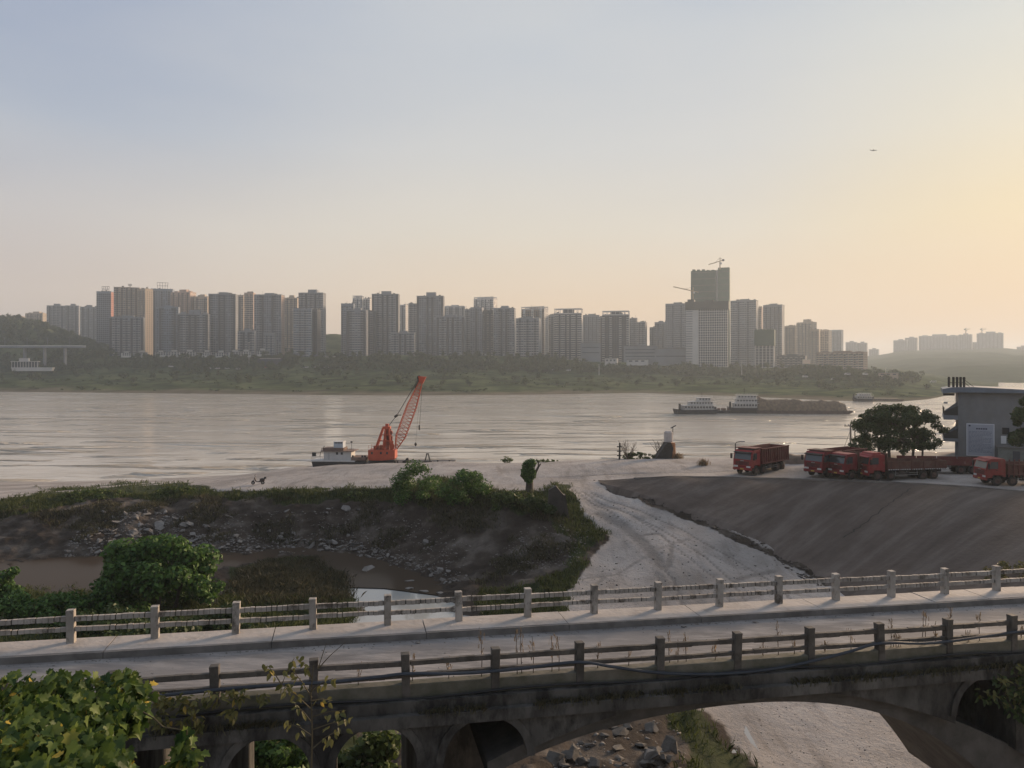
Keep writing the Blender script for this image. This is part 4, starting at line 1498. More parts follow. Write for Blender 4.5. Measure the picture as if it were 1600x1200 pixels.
block(909, 940, 536, 1020, 'plain grey mall block between the two roof-framed towers', w_grey)
block(979, 1032, 541, 1010, 'long pale grey mall hall at the foot of the skyline gap', w_grey, depth=40, bands=3)
block(1028, 1078, 545, 990, 'grey mall hall abutting the white unfinished tower', w_grey, depth=36, bands=1)


def unfinished():
    # white honeycomb tower
    Y = 950
    X, z0 = Xat(1108, Y), 12
    h = HC + (YH - 481) / F * Y - z0
    root = thing('unfinished_tower', 'white unfinished tower of open square bays with a dark net band', 'building', (X, Y + 9, z0), -math.atan2(X, Y) - R(4))
    w, d = 64 / F * Y, 18
    MB().box(-w / 2 + .8, w / 2 - .8, -d / 2 + 1.2, d / 2, 0, h).build('dark_core', w_dark, root)
    b = MB()
    nf = int(h / 3.1)
    nb = 13
    x0 = -w / 2 + w * .3
    for f in range(nf + 1):
        z = f * 3.1
        b.box(x0 + .0, w / 2, -d / 2, -d / 2 + 1.15, z - .34, z + .34)
    for i in range(nb + 1):
        x = x0 + (w / 2 - x0) * i / nb
        b.box(x - .3, x + .3, -d / 2 + .05, -d / 2 + 1.1, 0, h)
    b.build('floor_frame', mat('fresh_concrete', (0.52, 0.50, 0.49), (0.43, 0.415, 0.40), scale=.1), root)
    c = MB()
    c.box(-w / 2, x0 - .5, -d / 2 + .1, d / 2 - .1, 0, h)
    c.build('plain_bay', w_white, root)
    sl = MB()
    for f in range(nf):
        sl.box(-w / 2 - .1, -w / 2 + w * .16, -d / 2 - .5, -d / 2 + .09, f * 3.1, f * 3.1 + 1.1)
    sl.build('balconies', w_grey, root, kind='stuff')
    n = MB()
    n.box(-w / 2 - .8, w / 2 + .8, -d / 2 - .9, d / 2 + .8, h - 2, h + 8)
    n.box(-w / 2 + 2, -w / 2 + 10, -d / 2, d / 2, h + 8, h + 11)
    n.box(-2, 8, -d / 2, d / 2, h + 8, h + 9.5)
    n.build('scaffold_net', mat('dark_net', (0.045, 0.052, 0.052), (0.03, 0.035, 0.035), scale=.2), root)
    # netted tower behind
    Y = 1130
    X = Xat(1113, Y)
    root = thing('netted_tower', 'tallest tower, wrapped in dark green scaffold netting', 'building', (X, Y + 12, 15), -math.atan2(X, Y) - R(4))
    s = Y / F
    hh = lambda y: HC + (YH - y) * s - 15
    MB().box(-29 * s, 9 * s, -9, 9, 0, hh(422)).build('left_netting', w_net, root)
    MB().box(12.5 * s, 30 * s, -10, 8, 0, hh(418.5)).build('right_netting', mat('pale_green_net', (0.085, 0.135, 0.095), (0.065, 0.105, 0.075), scale=.12), root)
    k = MB()
    for f in range(46):
        k.box(9 * s + .02, 12.5 * s - .02, -7, 7, f * 3.2, f * 3.2 + 1.6)
    k.box(9 * s + .3, 12.5 * s - .3, -5, 5, 0, hh(421))
    k.build('hoist_shaft', w_white, root)
    l = MB()
    for f in range(12):
        z = hh(422) - 3 - f * 9.5
        l.box(-29 * s - .1, 9 * s, -9.12, -9.01, z, z + .7)
        l.box(12.5 * s, 30 * s + .1, -10.12, -10.01, z, z + .7)
    l.build('net_seams', w_steel, root)
    k = MB()
    for i in range(5):
        k.box((-27 + 7.3 * i) * s, (-27 + 7.3 * i + 4.5) * s, -8, 6, hh(422), hh(422) + rnd.uniform(.8, 2.6))
    k.build('top_formwork', w_net, root)
    # lower unfinished block
    Y = 930
    X = Xat(1198.5, Y)
    s = Y / F
    root = thing('unfinished_block', 'half-built block with green netting above a bare concrete frame', 'building', (X, Y + 8, 10), -math.atan2(X, Y) - R(6))
    hh = lambda y: HC + (YH - y) * s - 10
    w = 30 * s
    MB().box(-w / 2, w / 2, -7, 7, hh(540), hh(515)).build('scaffold_net', w_net, root)
    b = MB()
    z = 0
    while z < hh(541):
        b.box(-w / 2 + .5, w / 2 - .5, -6.5, 6.5, z, z + .5)
        z += 3.3
    for i in range(6):
        for j in range(3):
            x = -w / 2 + 1 + (w - 2) * i / 5
            b.box(x - .5, x + .5, -6 + 5.5 * j, -5 + 5.5 * j, 0, hh(540))
    b.build('floor_frame', mat('fresh_concrete', None), root)
    MB().box(-w / 2 + 1.2, w / 2 - 1.2, -3, 5, 0, hh(541)).build('dark_core', w_dark, root)
    k = MB()
    for i in range(6):
        k.box(-w / 2 + 1 + i * 3.4, -w / 2 + 2.6 + i * 3.4, -5, 5, hh(515), hh(515) + rnd.uniform(.4, 1.8))
    k.build('top_formwork', w_net, root)


unfinished()


def tower_crane(bx, by, yb, top, jx, jy, cx, cy, Y, label, name='tower_crane', th=1.1):
    """mast from (bx,by) to top; jib tip (jx,jy); counter end (cx,cy), all at distance Y"""
    o = P(bx, by, Y)
    root = thing(name, label, 'crane', tuple(o))
    p = lambda x, y: P(x, y, Y) - o
    MB().bar(p(bx, by), p(bx, yb), th * 1.2).build('mast', mat('crane_yellow', (0.42, 0.30, 0.16), (0.34, 0.23, 0.12), scale=.4), root)
    MB().bar(p(cx, cy), p(jx, jy), th).build('jib', MATS['crane_yellow'], root)
    MB().cbox(p(cx, cy), (th * 2.6, th * 2, th * 2.6)).build('counterweight', w_dark, root)
    MB().bar(p(bx, yb), p(bx, top), th * .8).build('top_mast', MATS['crane_yellow'], root)
    m = MB()
    m.bar(p(bx, top), p((bx + jx) / 2, (yb + jy) / 2), th * .3)
    m.bar(p(bx, top), p(cx, cy), th * .3)
    m.build('stay', w_steel, root)
    MB().cbox(p(bx, yb + 2.2) + Vector((1, -1, 0)), (th * 2.2, th * 2, th * 2.4)).build('cab', w_white, root)
    return root


tower_crane(1125, 421, 409.5, 402.5, 1107, 413.5, 1130, 406.5, 1125, 'tower crane on top of the green netted tower')
tower_crane(1083, 475, 455, 449, 1052, 448, 1093, 457, 1085, 'tower crane reaching left from the white unfinished tower')
tower_crane(1509, 524, 514.5, 512.5, 1516, 514, 1507.5, 514.6, 2450, 'hazy tower crane over the narrow ridge tower', th=1.6)
tower_crane(1534, 522, 514.5, 512.5, 1541, 514, 1532.5, 514.6, 2420, 'hazy tower crane over the broad ridge tower', th=1.6)


# riverside villas, all of one kind
def villa():
    root = thing('villa', 'white framed villa shell in the row below the towers', 'villa', (0, 0, 0), 0, 'white framed villas along the far bank')
    b = MB()
    b.box(-7, 7, -4, 4, -3, 5.2)
    b.build('wall', w_white, root)
    f = MB()
    for i in range(4):
        f.box(-6.3 + i * 3.4, -4.2 + i * 3.4, -4.05, -4.0, .4, 2.6)
        f.box(-6.3 + i * 3.4, -4.2 + i * 3.4, -4.05, -4.0, 3.1, 4.9)
    f.build('windows', w_dark, root, kind='stuff')
    MB().box(-7.5, 7.5, -4.6, 4.6, 5.2, 5.7).build('roof', w_roof, root)
    u = MB()
    u.box(-3, 3.5, -3, 3, 5.7, 8.2)
    u.build('upper_room', w_white, root)
    MB().box(-3.4, 3.9, -3.4, 3.4, 8.2, 8.6).build('upper_roof', w_roof, root)
    return root


LM = [(30, 'the pontoon house'), (100, 'the elevated road end'), (165, 'the steel-crowned blue tower'), (200, 'the tall tan tower'), (228, 'the orange sunlit tower side'), (263, 'the blue grey front tower'), (303, 'the yellow-edged dark tower'), (349, 'the pale-middled dark-flanked tower'),
      (390, 'the slim pinkish tower'), (421, 'the warm-flanked slab tower'), (455, 'the tan grey capped tower'), (488, 'the tall grey tower ending the left group'), (521, 'the wide skyline gap'), (558, 'the bright-edged front tower'), (603, 'the tall dark tower of the middle group'), (630, 'the slim white tower'),
      (673, 'the central-capped grey tower'), (705, 'the wide front block'), (745, 'the orange-edged dark tower'), (788, 'the domed-cap grey tower'), (826, 'the nearest pale tower'), (888, 'the first roof-framed tower'), (925, 'the plain mall block'), (962, 'the second roof-framed tower'),
      (1005, 'the long pale mall hall'), (1050, 'the gridded slab'), (1108, 'the white unfinished tower'), (1163, 'the rounded gridded tower'), (1209, 'the tall plain grey tower'), (1260, 'the billboard'), (1315, 'the brown slab block'), (1375, 'the low shed at the bank tip'), (1425, 'the ridge row'), (1470, 'the widest ridge slab')]
USED = {}


def spot(px, what, tail=''):
    k = min(LM, key=lambda t: abs(t[0] - px))
    rel = 'below' if abs(k[0] - px) < 7 else ('left of' if px < k[0] else 'right of')
    lb = '%s %s %s%s' % (what, rel, k[1], tail)
    n_ = USED.get(lb, 0)
    USED[lb] = n_ + 1
    lb = lb.replace('of the middle group', '').replace(' on the grassy far bank', ' on the bank').replace('white van parked on the far bank', 'white van')
    return lb if n_ == 0 else lb + [', nearer the gap', ', further along', ', last'][min(n_ - 1, 2)]


v0 = villa()
vl = [(197, 556), (221, 556), (251, 555), (272, 555), (296, 556), (323, 556), (345, 557), (367, 556), (384, 555), (410, 554), (597, 562), (616, 562), (636, 562), (659, 561), (706, 562), (722, 560), (746, 562), (760, 561)]
for i, (px, py) in enumerate(vl):
    Y = 915 + rnd.uniform(-8, 8)
    p = P(px, py, Y)
    o = v0 if i == 0 else dup(v0)
    o['label'] = spot(px, 'white framed villa on the far bank')
    o.location = p
    o.rotation_euler = (0, 0, -math.atan2(p.x, p.y) + rnd.uniform(-.3, .3))
    sc = rnd.uniform(.72, .95)
    o.scale = (sc * rnd.uniform(.8, 1.15), sc, sc * rnd.uniform(.8, 1.0))

# small buildings and signs along the far bank road
def kiosk(x0, x1, y0, y1, Y, label, m, name='riverside_house', cat='building'):
    w, h = (x1 - x0) / F * Y, (y1 - y0) / F * Y
    o = P((x0 + x1) / 2, y1, Y)
    root = thing(name, label, cat, tuple(o), -math.atan2(o.x, o.y) - R(rnd.uniform(0, 14)))
    MB().box(-w / 2, w / 2, -4, 4, -3, h).build('wall', m, root)
    MB().box(-w / 2 - .4, w / 2 + .4, -4.5, 4.5, h, h + .5).build('roof', w_roof, root)
    k = MB()
    for i in range(3):
        k.box(-w / 2 + w * (.12 + i * .3), -w / 2 + w * (.28 + i * .3), -4.04, -4.0, h * .35, h * .75)
    k.build('windows', w_dark, root, kind='stuff')
    return root


kiosk(510, 526, 557, 566, 900, 'plain white riverside house in the gap between tower groups', w_white)
kiosk(404, 440, 560, 576, 860, 'dark riverside restaurant with a white left wall and red sign', w_dark, name='riverside_restaurant')
kiosk(946, 965, 560, 567, 900, 'pale riverside shed under the second roof-framed tower', w_white)
kiosk(980, 1012, 562, 567, 900, 'long low pale riverside shed left of the unfinished tower', w_white)
kiosk(1300, 1324, 586, 592, 760, 'pale tent-roofed shed among bank trees', w_white)
kiosk(1374, 1402, 583, 587, 720, 'long low shed near the tip of the far bank', w_tan)
kiosk(800, 806, 569, 574, 880, 'tiny white hut on the bank under the nearest tower', w_white)
rs = P(422, 573, 850)
root = thing('shop_sign', 'red shop sign with white lights on the dark riverside restaurant', 'sign', tuple(rs))
MB().box(-6, 6, -.2, .2, -.9, .9).build('panel', mat('sign_red', (0.42, 0.06, 0.07), (0.36, 0.05, 0.06), scale=1), root)
b = MB()
for i in range(9):
    b.box(-11 + i * 2.6, -9.6 + i * 2.6, -.3, .3, 8.6, 9.4)
b.build('lights', w_white, root)
bp_ = P(1260, 570, 900)
root = thing('billboard', 'pale orange billboard beside the low dark office block', 'billboard', tuple(bp_), R(-20))
MB().box(-4.4, 4.4, -.2, .2, 1, 6.2).build('panel', mat('billboard_face', (0.72, 0.56, 0.42), (0.66, 0.5, 0.38), scale=.2), root)
for x in (-3, 3):
    MB().box(x - .2, x + .2, .22, .5, -4, 5).build('post', w_steel, root)

# moored pontoon restaurant and the elevated road at the far left
o = P(41, 574, 830)
root = thing('pontoon_restaurant', 'white two-deck pontoon house under the elevated road', 'pavilion', tuple(o), R(18))
s = 830 / F
MB().prism([(-19 * s, 0), (-17 * s, -4), (36 * s, -4), (38 * s, 0)], -5, 5).build('hull', w_white, root)
b = MB()
for i in range(10):
    x = -18 * s + i * 3.85 * s
    b.box(x - .25, x + .25, -4.6, -4.2, 0, 6)
b.build('posts', w_white, root, kind='stuff')
MB().box(-17 * s, 16 * s, -3.5, 4, 0, 6).build('cabin', w_dark, root)
MB().box(-19.5 * s, 17.5 * s, -5, 5, 6, 6.7).build('roof', w_white, root)
MB().box(-9 * s, 4 * s, -2.5, 3, 6.7, 10).build('upper_cabin', w_white, root)
MB().box(-10 * s, 5 * s, -3, 3.5, 10, 10.4).build('upper_roof', w_roof, root)
o = P(40, 541, 900)
root = thing('elevated_road', 'slender elevated road on piers crossing the wooded valley at left', 'bridge', tuple(o))
s = 900 / F
MB().box(-160 * s, 91 * s, -4.5, 4.5, -1.8, 0).build('deck', w_grey, root)
for k in (-4.4, 4.2):
    MB().box(-160 * s, 91 * s, k, k + .2, .0, 1.0).build('parapet', w_white, root)
for x in (-60, -1, 30, 62):
    MB().box(x * s - .8, x * s + .8, -2, 2, -26, -1.8).build('pier', w_grey, root)
for x in (-36, -1, 31, 66):
    MB().tube([(x * s, 4, 0), (x * s, 4, 10), (x * s - 1.5, 3.4, 10.6)], .16, 5).build('lamp_post', w_grey, root)


# lamp posts and masts along the far bank road
def lamp(px, y0, y1, Y):
    o = P(px, y1, Y)
    h = (y1 - y0) / F * Y
    return o, h


lp0 = None
for px, y0, y1, Y in [(389, 535, 576, 860), (1159, 565, 587, 800), (500, 568, 578, 850), (1384, 575, 588, 720), (745, 560, 578, 860), (936, 570, 586, 820)]:
    o, h = lamp(px, y0, y1, Y)
    if lp0 is None:
        root = thing('lamp_mast', 'slim pale lamp mast standing along the far bank road', 'lamp post', tuple(o), 0, 'lamp masts along the far bank')
        MB().tube([(0, 0, -3), (0, 0, 29)], [.35, .2], 6).build('pole', w_white, root)
        MB().box(-1.2, 1.2, -.3, .3, 29, 29.6).build('lamp_head', w_white, root)
        lp0 = root
        hh0 = 29
        root['label'] = spot(px, 'pale lamp mast')
    else:
        dup(lp0, loc=o, scale=(1, 1, h / hh0), label=spot(px, 'pale lamp mast'))

# parked vans on the far bank road
vn = None
for px, py in [(267, 574), (326, 577), (340, 577), (355, 577), (372, 577.5), (478, 578), (492, 578), (505, 578), (517, 579), (535, 578), (548, 578), (783, 593), (794, 593), (866, 585), (888, 585), (1258, 590), (1303, 594), (1324, 586), (1352, 586), (1458, 598)]:
    Y = 840 if px < 1000 else 700
    p = P(px, py, Y)
    if vn is None:
        vn = thing('parked_van', 'small white van parked on the far bank road', 'van', tuple(p), 0, 'vans parked along the far bank')
        MB().prism([(-2.4, .35), (-2.4, 2.0), (1.2, 2.05), (1.9, 1.3), (2.5, 1.15), (2.5, .35)], -.95, .95).build('body', w_white, vn)
        MB().prism([(-2.1, 1.3), (-2.1, 1.8), (1.1, 1.85), (1.6, 1.3)], -.97, .97).build('windows', w_glass, vn)
        k = MB()
        for x in (-1.5, 1.5):
            for y in (-.85, .85):
                k.cyl((x, y, .35), (0, 1, 0), .35, .22, 10)
        k.build('wheels', w_dark, vn)
        o = vn
    else:
        o = dup(vn, loc=p)
    o['label'] = spot(px, 'white van parked on the far bank')
    o.rotation_euler = (0, 0, rnd.choice([0, math.pi]) + rnd.uniform(-.4, .4))
    o.location.z = max(fz(p.x, p.y), p.z)


# ------------------------------------------------------------------ vegetation of the far bank
def leaf_cloud(clumps, n, size, up=0.3, flat=1.0, rs=nrs):
    """n leaf quads spread through ellipsoidal clumps [(c, r3, weight)] -> verts, faces"""
    wts = np.array([c[2] for c in clumps], float)
    ci = rs.choice(len(clumps), n, p=wts / wts.sum())
    cc = np.array([c[0] for c in clumps])[ci]
    rr = np.array([c[1] for c in clumps])[ci]
    d = rs.normal(size=(n, 3))
    d /= np.linalg.norm(d, axis=1)[:, None]
    rad = rs.rand(n) ** 0.45
    pos = cc + d * rr * rad[:, None]
    nn = d * 0.7 + rs.normal(size=(n, 3)) * 0.55
    nn[:, 2] += up
    nn /= np.linalg.norm(nn, axis=1)[:, None]
    a = np.cross(nn, rs.normal(size=(n, 3)))
    a /= np.linalg.norm(a, axis=1)[:, None]
    b = np.cross(nn, a)
    s = size * (0.6 + 0.8 * rs.rand(n))[:, None]
    fold = nn * s * 0.18
    v = np.stack([pos - a * s * .5, pos + b * s * .32 + fold, pos + a * s * .55, pos - b * s * .32 + fold], 1).reshape(-1, 3)
    f = np.arange(n * 4).reshape(n, 4)
    return v, f


lf_far = leaf_mat('far_leaves', (0.028, 0.042, 0.016), (0.075, 0.095, 0.035), trans=0.15, rough=0.9)
lf_far2 = leaf_mat('far_leaves_light', (0.05, 0.065, 0.022), (0.11, 0.125, 0.045), trans=0.15, rough=0.9)
bark = mat('bark', (0.10, 0.08, 0.065), (0.055, 0.045, 0.036), scale=4, bump=.01)


def far_clumps(h, r, n=7):
    cl = []
    for i in range(n):
        a = rnd.uniform(0, 6.28)
        q = rnd.uniform(0, .62) * r
        cl.append(((q * math.cos(a), q * math.sin(a), h * rnd.uniform(.42, .85)), (r * rnd.uniform(.35, .6), r * rnd.uniform(.35, .6), h * rnd.uniform(.16, .28)), 1))
    return cl


# belt of wood along the far bank, read as one mass
V, Fc = [], []
n0 = 0
cnt = 0
for i in range(2100):
    px = rnd.uniform(-250, 1440)
    u = rnd.random()
    if u < .62:
        t = rnd.uniform(228, 300)
    elif u < .72:
        t = rnd.uniform(120, 228)
        if rnd.random() < .55:
            continue
    else:
        t = rnd.uniform(300, 800)
        if px > 180 and rnd.random() < .75:
            continue
    Y = float(shoreY(px)) + t
    if px > 860:
        Y = min(Y, 905 + rnd.uniform(-60, 20)) if t > 250 else Y
    X = Xat(px, Y)
    z = fz(X, Y)
    if z < 2:
        continue
    h, r = rnd.uniform(5, 10.5), rnd.uniform(3.0, 5.6)
    if px > 900:
        h *= .8
    v, f = leaf_cloud(far_clumps(h, r, 5), 80, 1.9)
    v = v + np.array([X, Y, z - .5])
    V.append(v)
    Fc.append(f + n0)
    n0 += len(v)
me = mesh_np('riverside_wood', np.concatenate(V), np.concatenate(Fc), 4, mats=[lf_far])
o = link('riverside_wood', me)
tag(o, 'dark belt of trees along the foot of the far towers', None, None, 'stuff')

V, Fc, n0 = [], [], 0
for i in range(2600):
    if i < 1900:
        px = rnd.uniform(-200, 1430)
        t = 18 + 215 * rnd.random() ** .8
        h, r = rnd.uniform(.8, 2.4), rnd.uniform(1.6, 5.0)
        if fbm(np.array([px / 60.]), np.array([t / 30.]), 3)[0] < .03:
            continue
    else:
        px = rnd.uniform(-150, 175)
        t = rnd.uniform(300, 640)
        h, r = rnd.uniform(6, 11), rnd.uniform(4, 7)
    Y = float(shoreY(px)) + t
    X = Xat(px, Y)
    z = fz(X, Y)
    if z < .8:
        continue
    v, f = leaf_cloud(far_clumps(h, r, 4), 36 if i < 1900 else 90, 1.1 if i < 1900 else 2.2)
    v = v + np.array([X, Y, z - .3])
    V.append(v)
    Fc.append(f + n0)
    n0 += len(v)
o = link('bank_scrub', mesh_np('bank_scrub', np.concatenate(V), np.concatenate(Fc), 4, mats=[lf_far]))
tag(o, 'dark scrub patches over the grassy far bank and hill', None, None, 'stuff')

# single bushes that stand out on the grass of the bank
bush_mesh = []
for k in range(4):
    h = 5.5
    v, f = leaf_cloud(far_clumps(h, 3.4, 7), 420, .95)
    bush_mesh.append(mesh_np('crown', v, f, 4, mats=[lf_far if k % 2 else lf_far2]))
tk = MB().tube([(0, 0, -1), (.1, 0, 1.5), (.2, .1, 3)], [.25, .18, .08], 5)
tk_me = None
for i, (px, py, s) in enumerate([(58, 589, 1.3), (190, 587, 1.1), (209, 598, 1.2), (372, 598, 1.2), (390, 597, .9), (440, 597, 1), (485, 597, .9), (581, 602, 1.1), (622, 601, 1.4), (650, 600, .8), (690, 603, 1), (733, 604, 1.1), (820, 601, 1.2), (870, 600, .8), (966, 606, .8), (995, 604, 1), (1032, 607, .8), (1057, 605, 1), (1180, 592, 1.2), (1215, 590, 1.1), (1280, 588, 1.2), (1405, 584, 1), (1448, 590, 1), (120, 588, 1), (275, 590, .9), (540, 592, .9), (905, 593, .8), (1120, 597, .8)]):
    t = 70 + (606 - py) * 4.2
    Y = float(shoreY(px)) + t
    X = Xat(px, Y)
    root = thing('bank_bush', spot(px, ('large' if s >= 1.2 else 'small' if s < .95 else 'mid-sized') + ' dark bush on the grassy far bank'), 'bush', (X, Y, fz(X, Y) - .4), rnd.uniform(0, 6), 'bushes scattered on the far bank')
    root.scale = (s * 1.1, s * 1.1, s)
    link('crown', bush_mesh[i % 4], root)
    if tk_me is None:
        tk_me = tk.build('trunk', bark, root).data
    else:
        link('trunk', tk_me, root)

# aircraft
o = P(1365, 235, 2100)
root = thing('aircraft', 'tiny airliner high in the pale sky at right', 'aircraft', tuple(o), R(170))
gm = mat('aircraft_grey', (0.35, 0.34, 0.34), (0.3, 0.3, 0.3), scale=.2)
MB().tube([(-9, 0, 0), (-8, 0, 0), (-3, 0, 0), (6, 0, 0), (9, 0, .5)], [.15, .8, 1.0, .9, .2], 8).build('fuselage', gm, root)
MB().add([(-1, -8.5, .4), (1.2, -8.5, .4), (2, 0, -.3), (-2.5, 0, -.3), (2, 8.5, .4), (4, 8.5, .4)], [(0, 1, 2, 3), (3, 2, 5, 4)]).build('wing', gm, root)
MB().add([(6.5, 0, .6), (9, 0, .6), (9.8, 0, 3.4), (8.6, 0, 3.4)], [(0, 1, 2, 3)]).build('tail_fin', gm, root)


# ------------------------------------------------------------------ RIVER CRAFT
orange = mat('crane_orange', (0.45, 0.085, 0.042), (0.34, 0.062, 0.032), rough=.6, scale=.5, dirt=(.16, .05, .03, 1), dscale=.6, dlo=.58, dhi=.8)
boat_white = mat('boat_white', (0.55, 0.54, 0.52), (0.44, 0.43, 0.42), rough=.6, scale=.4, dirt=(.28, .22, .18, 1), dscale=.5, dlo=.58, dhi=.8)
hull_dark = mat('hull_dark', (0.055, 0.05, 0.05), (0.03, 0.028, 0.028), rough=.6, scale=.5)
deck_rust = mat('deck_rust', (0.22, 0.15, 0.12), (0.13, 0.09, 0.075), scale=.7)
steel_dk = mat('dark_steel', (0.05, 0.048, 0.046), (0.03, 0.03, 0.03), rough=.6, scale=1)
cable_m = mat('black_cable', (0.025, 0.025, 0.027), (0.018, 0.018, 0.02), rough=.5, scale=2)


def floating_crane():
    Y = 166.0
    s = Y / F
    o = Vector((Xat(598, Y), Y, 1.4))
    q = lambda x, y, dy=0.0: Vector((x * s, dy, (YH - y) * s + HC - 1.4))
    # pontoon
    pt = thing('pontoon', 'low dark pontoon carrying the orange crane behind the beach crest', 'barge', (o.x, Y, 0))
    MB().box(-22 * s, 112 * s, -3.6, 3.6, -.8, 1.35).build('hull', hull_dark, pt)
    k = MB()
    for x in (22, 26, 38, 42, 88, 106):
        k.cyl((x * s, -2.6, 1.62), (0, 0, 1), .18, .5, 8)
        k.cyl((x * s, -2.6, 1.9), (0, 0, 1), .26, .12, 8)
    k.build('bollards', steel_dk, pt)
    k = MB()
    k.box(33 * s, 44 * s, -2, -1, 1.352, 1.8)
    k.cyl((40 * s, -1.5, 2.0), (0, 1, 0), .35, 1.1, 10)
    k.build('winch', steel_dk, pt)
    fr = thing('a_frame', 'small dark a-frame standing on the pontoon right of the crane', 'frame', (o.x + 71 * s, Y - 1.2, 1.36))
    b = MB()
    for sx in (-1, 1):
        for sy in (-1, 1):
            b.bar((sx * .55, sy * .5, .25), (sx * .16, sy * .12, 1.75), .14)
    b.box(-.3, .3, -.25, .25, 1.7, 1.92)
    b.build('legs', steel_dk, fr)
    MB().box(-1.05, 1.05, -.8, .8, .0, .3).build('base', steel_dk, fr)
    root = thing('floating_crane', 'orange revolving crane with a tall lattice boom on the pontoon', 'crane', tuple(o))
    MB().cyl((2.1 * s * 2, 0, .55), (0, 0, 1), 1.25, 1.1, 20).build('slewing_base', steel_dk, root)
    h = MB()
    zb, zt = q(0, 716).z, q(0, 702).z
    h.prism([(-20.5 * s, zb + .1), (-18.5 * s, zb - .25), (0, zb - .3), (20 * s, zb - .05), (21 * s, zb + .1), (21 * s, zt), (-20.5 * s, zt)], -1.9, 1.9)
    h.build('machine_house', orange, root, bevel=.05)
    MB().box(-19.5 * s, 20 * s, -1.7, 1.7, zb - .55, zb - .2).build('turntable', steel_dk, root)
    for x in (-14.5, -.5, 9):
        b = MB().box(x * s - .28, x * s + .28, -1.93, -1.88, zb + 1.0, zb + 1.65)
        w = b.build('window', orange, root)
        MB().box(x * s - .2, x * s + .2, -1.95, -1.932, zb + 1.08, zb + 1.57).build('pane', w_glass, w)
    MB().box(-20.8 * s, -20.52 * s, -1.2, 1.2, zb + .4, zt - .3).build('side_door', steel_dk, root)
    # tall a-frame over the house
    ap = q(7.5, 668)
    for x0, nm in ((-11, 'rear_leg'), (2, 'rear_brace')):
        b = MB()
        for y in (-1.2, 1.2):
            b.bar((x0 * s, y, zt - .05), (ap.x - (.9 if x0 < 0 else .3), y * .55, ap.z), .30)
        b.bar((x0 * s * .55 + ap.x * .35, -1.0, zt + 2.1), (x0 * s * .55 + ap.x * .35, 1.0, zt + 2.1), .2)
        b.build(nm, orange, root)
    b = MB()
    for y in (-1.1, 1.1):
        b.bar((14.5 * s, y, zt - .05), (ap.x + .35, y * .6, ap.z), .34)
    for f in (.25, .5, .75):
        b.bar((14.5 * s * (1 - f) + ap.x * f, -1.0, zt + (ap.z - zt) * f), (14.5 * s * (1 - f) + ap.x * f, 1.0, zt + (ap.z - zt) * f), .16)
    b.bar((-4 * s, -1, zt + 1.9), (13.5 * s, -1, zt + 1.9), .22)
    b.bar((-2 * s, -1, zt + 3.2), (12.5 * s, -1, zt + 3.2), .18)
    b.build('front_leg', orange, root)
    MB().box(ap.x - .95, ap.x + .65, -.9, .9, ap.z - .25, ap.z + .25).build('head_beam', orange, root)
    MB().box(ap.x - .4, ap.x + .25, -.5, .5, ap.z + .25, ap.z + .8).build('head_block', orange, root)
    MB().box(6 * s, 11 * s, -.5, .5, zt, ap.z - .3).build('hoist_column', mat('crane_orange_dark', (.26, .07, .045), (.18, .05, .03), scale=.8), root)
    wh = MB()
    for z in (ap.z - 1.1, ap.z - 2.2):
        wh.cyl((ap.x + .55, 0, z), (0, 1, 0), .55, 1.0, 12)
    wh.build('sheaves', MATS['crane_orange_dark'], root)
    k = MB()
    k.box(-13 * s, -6 * s, -1, 1, zt + .01, zt + .75)
    k.box(-4 * s, 2 * s, -.8, .8, zt + .01, zt + .9)
    k.build('winch_drum', MATS['crane_orange_dark'], root)
    # railing round the roof of the house
    k = MB()
    for y in (-1.8, 1.8):
        for z in (.5, .95):
            k.tube([(-20 * s, y, zt + z), (20.5 * s, y, zt + z)], .025, 4)
        for x in np.linspace(-20, 20, 9):
            k.tube([(x * s, y, zt), (x * s, y, zt + .95)], .025, 4)
    k.build('roof_railing', orange, root)
    # lattice boom
    a0, a1 = q(21, 701), q(60.5, 594)
    ax = (a1 - a0).normalized()
    pr = Vector((-ax.z, 0, ax.x))
    Lb = (a1 - a0).length

    def hw(f):
        return .22 + .78 * min(1, f / .18) if f < .18 else (1.0 if f < .62 else 1.0 - .72 * (f - .62) / .38)
    ch, lc = MB(), MB()
    NS = 22
    cor = []
    for i in range(NS + 1):
        f = i / NS
        c = a0 + ax * Lb * f
        w = hw(f)
        cor.append([c + pr * (sx * w * 1.0) + Vector((0, sy * w * .95, 0)) for sx, sy in ((-1, -1), (1, -1), (1, 1), (-1, 1))])
    for i in range(NS):
        for k_ in range(4):
            ch.bar(cor[i][k_], cor[i + 1][k_], .13)
            k2 = (k_ + 1) % 4
            lc.bar(cor[i][k_], cor[i + 1][k2] if i % 2 else cor[i + 1][k2], .075)
            lc.bar(cor[i + 1][k_], cor[i + 1][k2], .06)
    bo = ch.build('boom', orange, root)
    lc.build('boom_lacing', orange, bo)
    tip = a1 + ax * .3
    MB().add([tip + v for v in (Vector((-.55, -.45, -.9)), Vector((.25, -.45, -1.0)), Vector((.95, -.45, .45)), Vector((-.75, -.45, .6)), Vector((-.55, .45, -.9)), Vector((.25, .45, -1.0)), Vector((.95, .45, .45)), Vector((-.75, .45, .6)))],
             [(0, 1, 2, 3), (7, 6, 5, 4), (0, 4, 5, 1), (1, 5, 6, 2), (2, 6, 7, 3), (3, 7, 4, 0)]).build('boom_head', orange, root)
    k = MB()
    k.cyl(tip + Vector((-.55, 0, .25)), (0, 1, 0), .5, .7, 14)
    k.bar(tip + Vector((-.5, 0, -.3)), tip - ax * 2.4 + pr * .7, .4)
    k.build('boom_pulley', steel_dk, root)
    # luffing cables with their block and the hoist lines
    blk = q(21, 650)
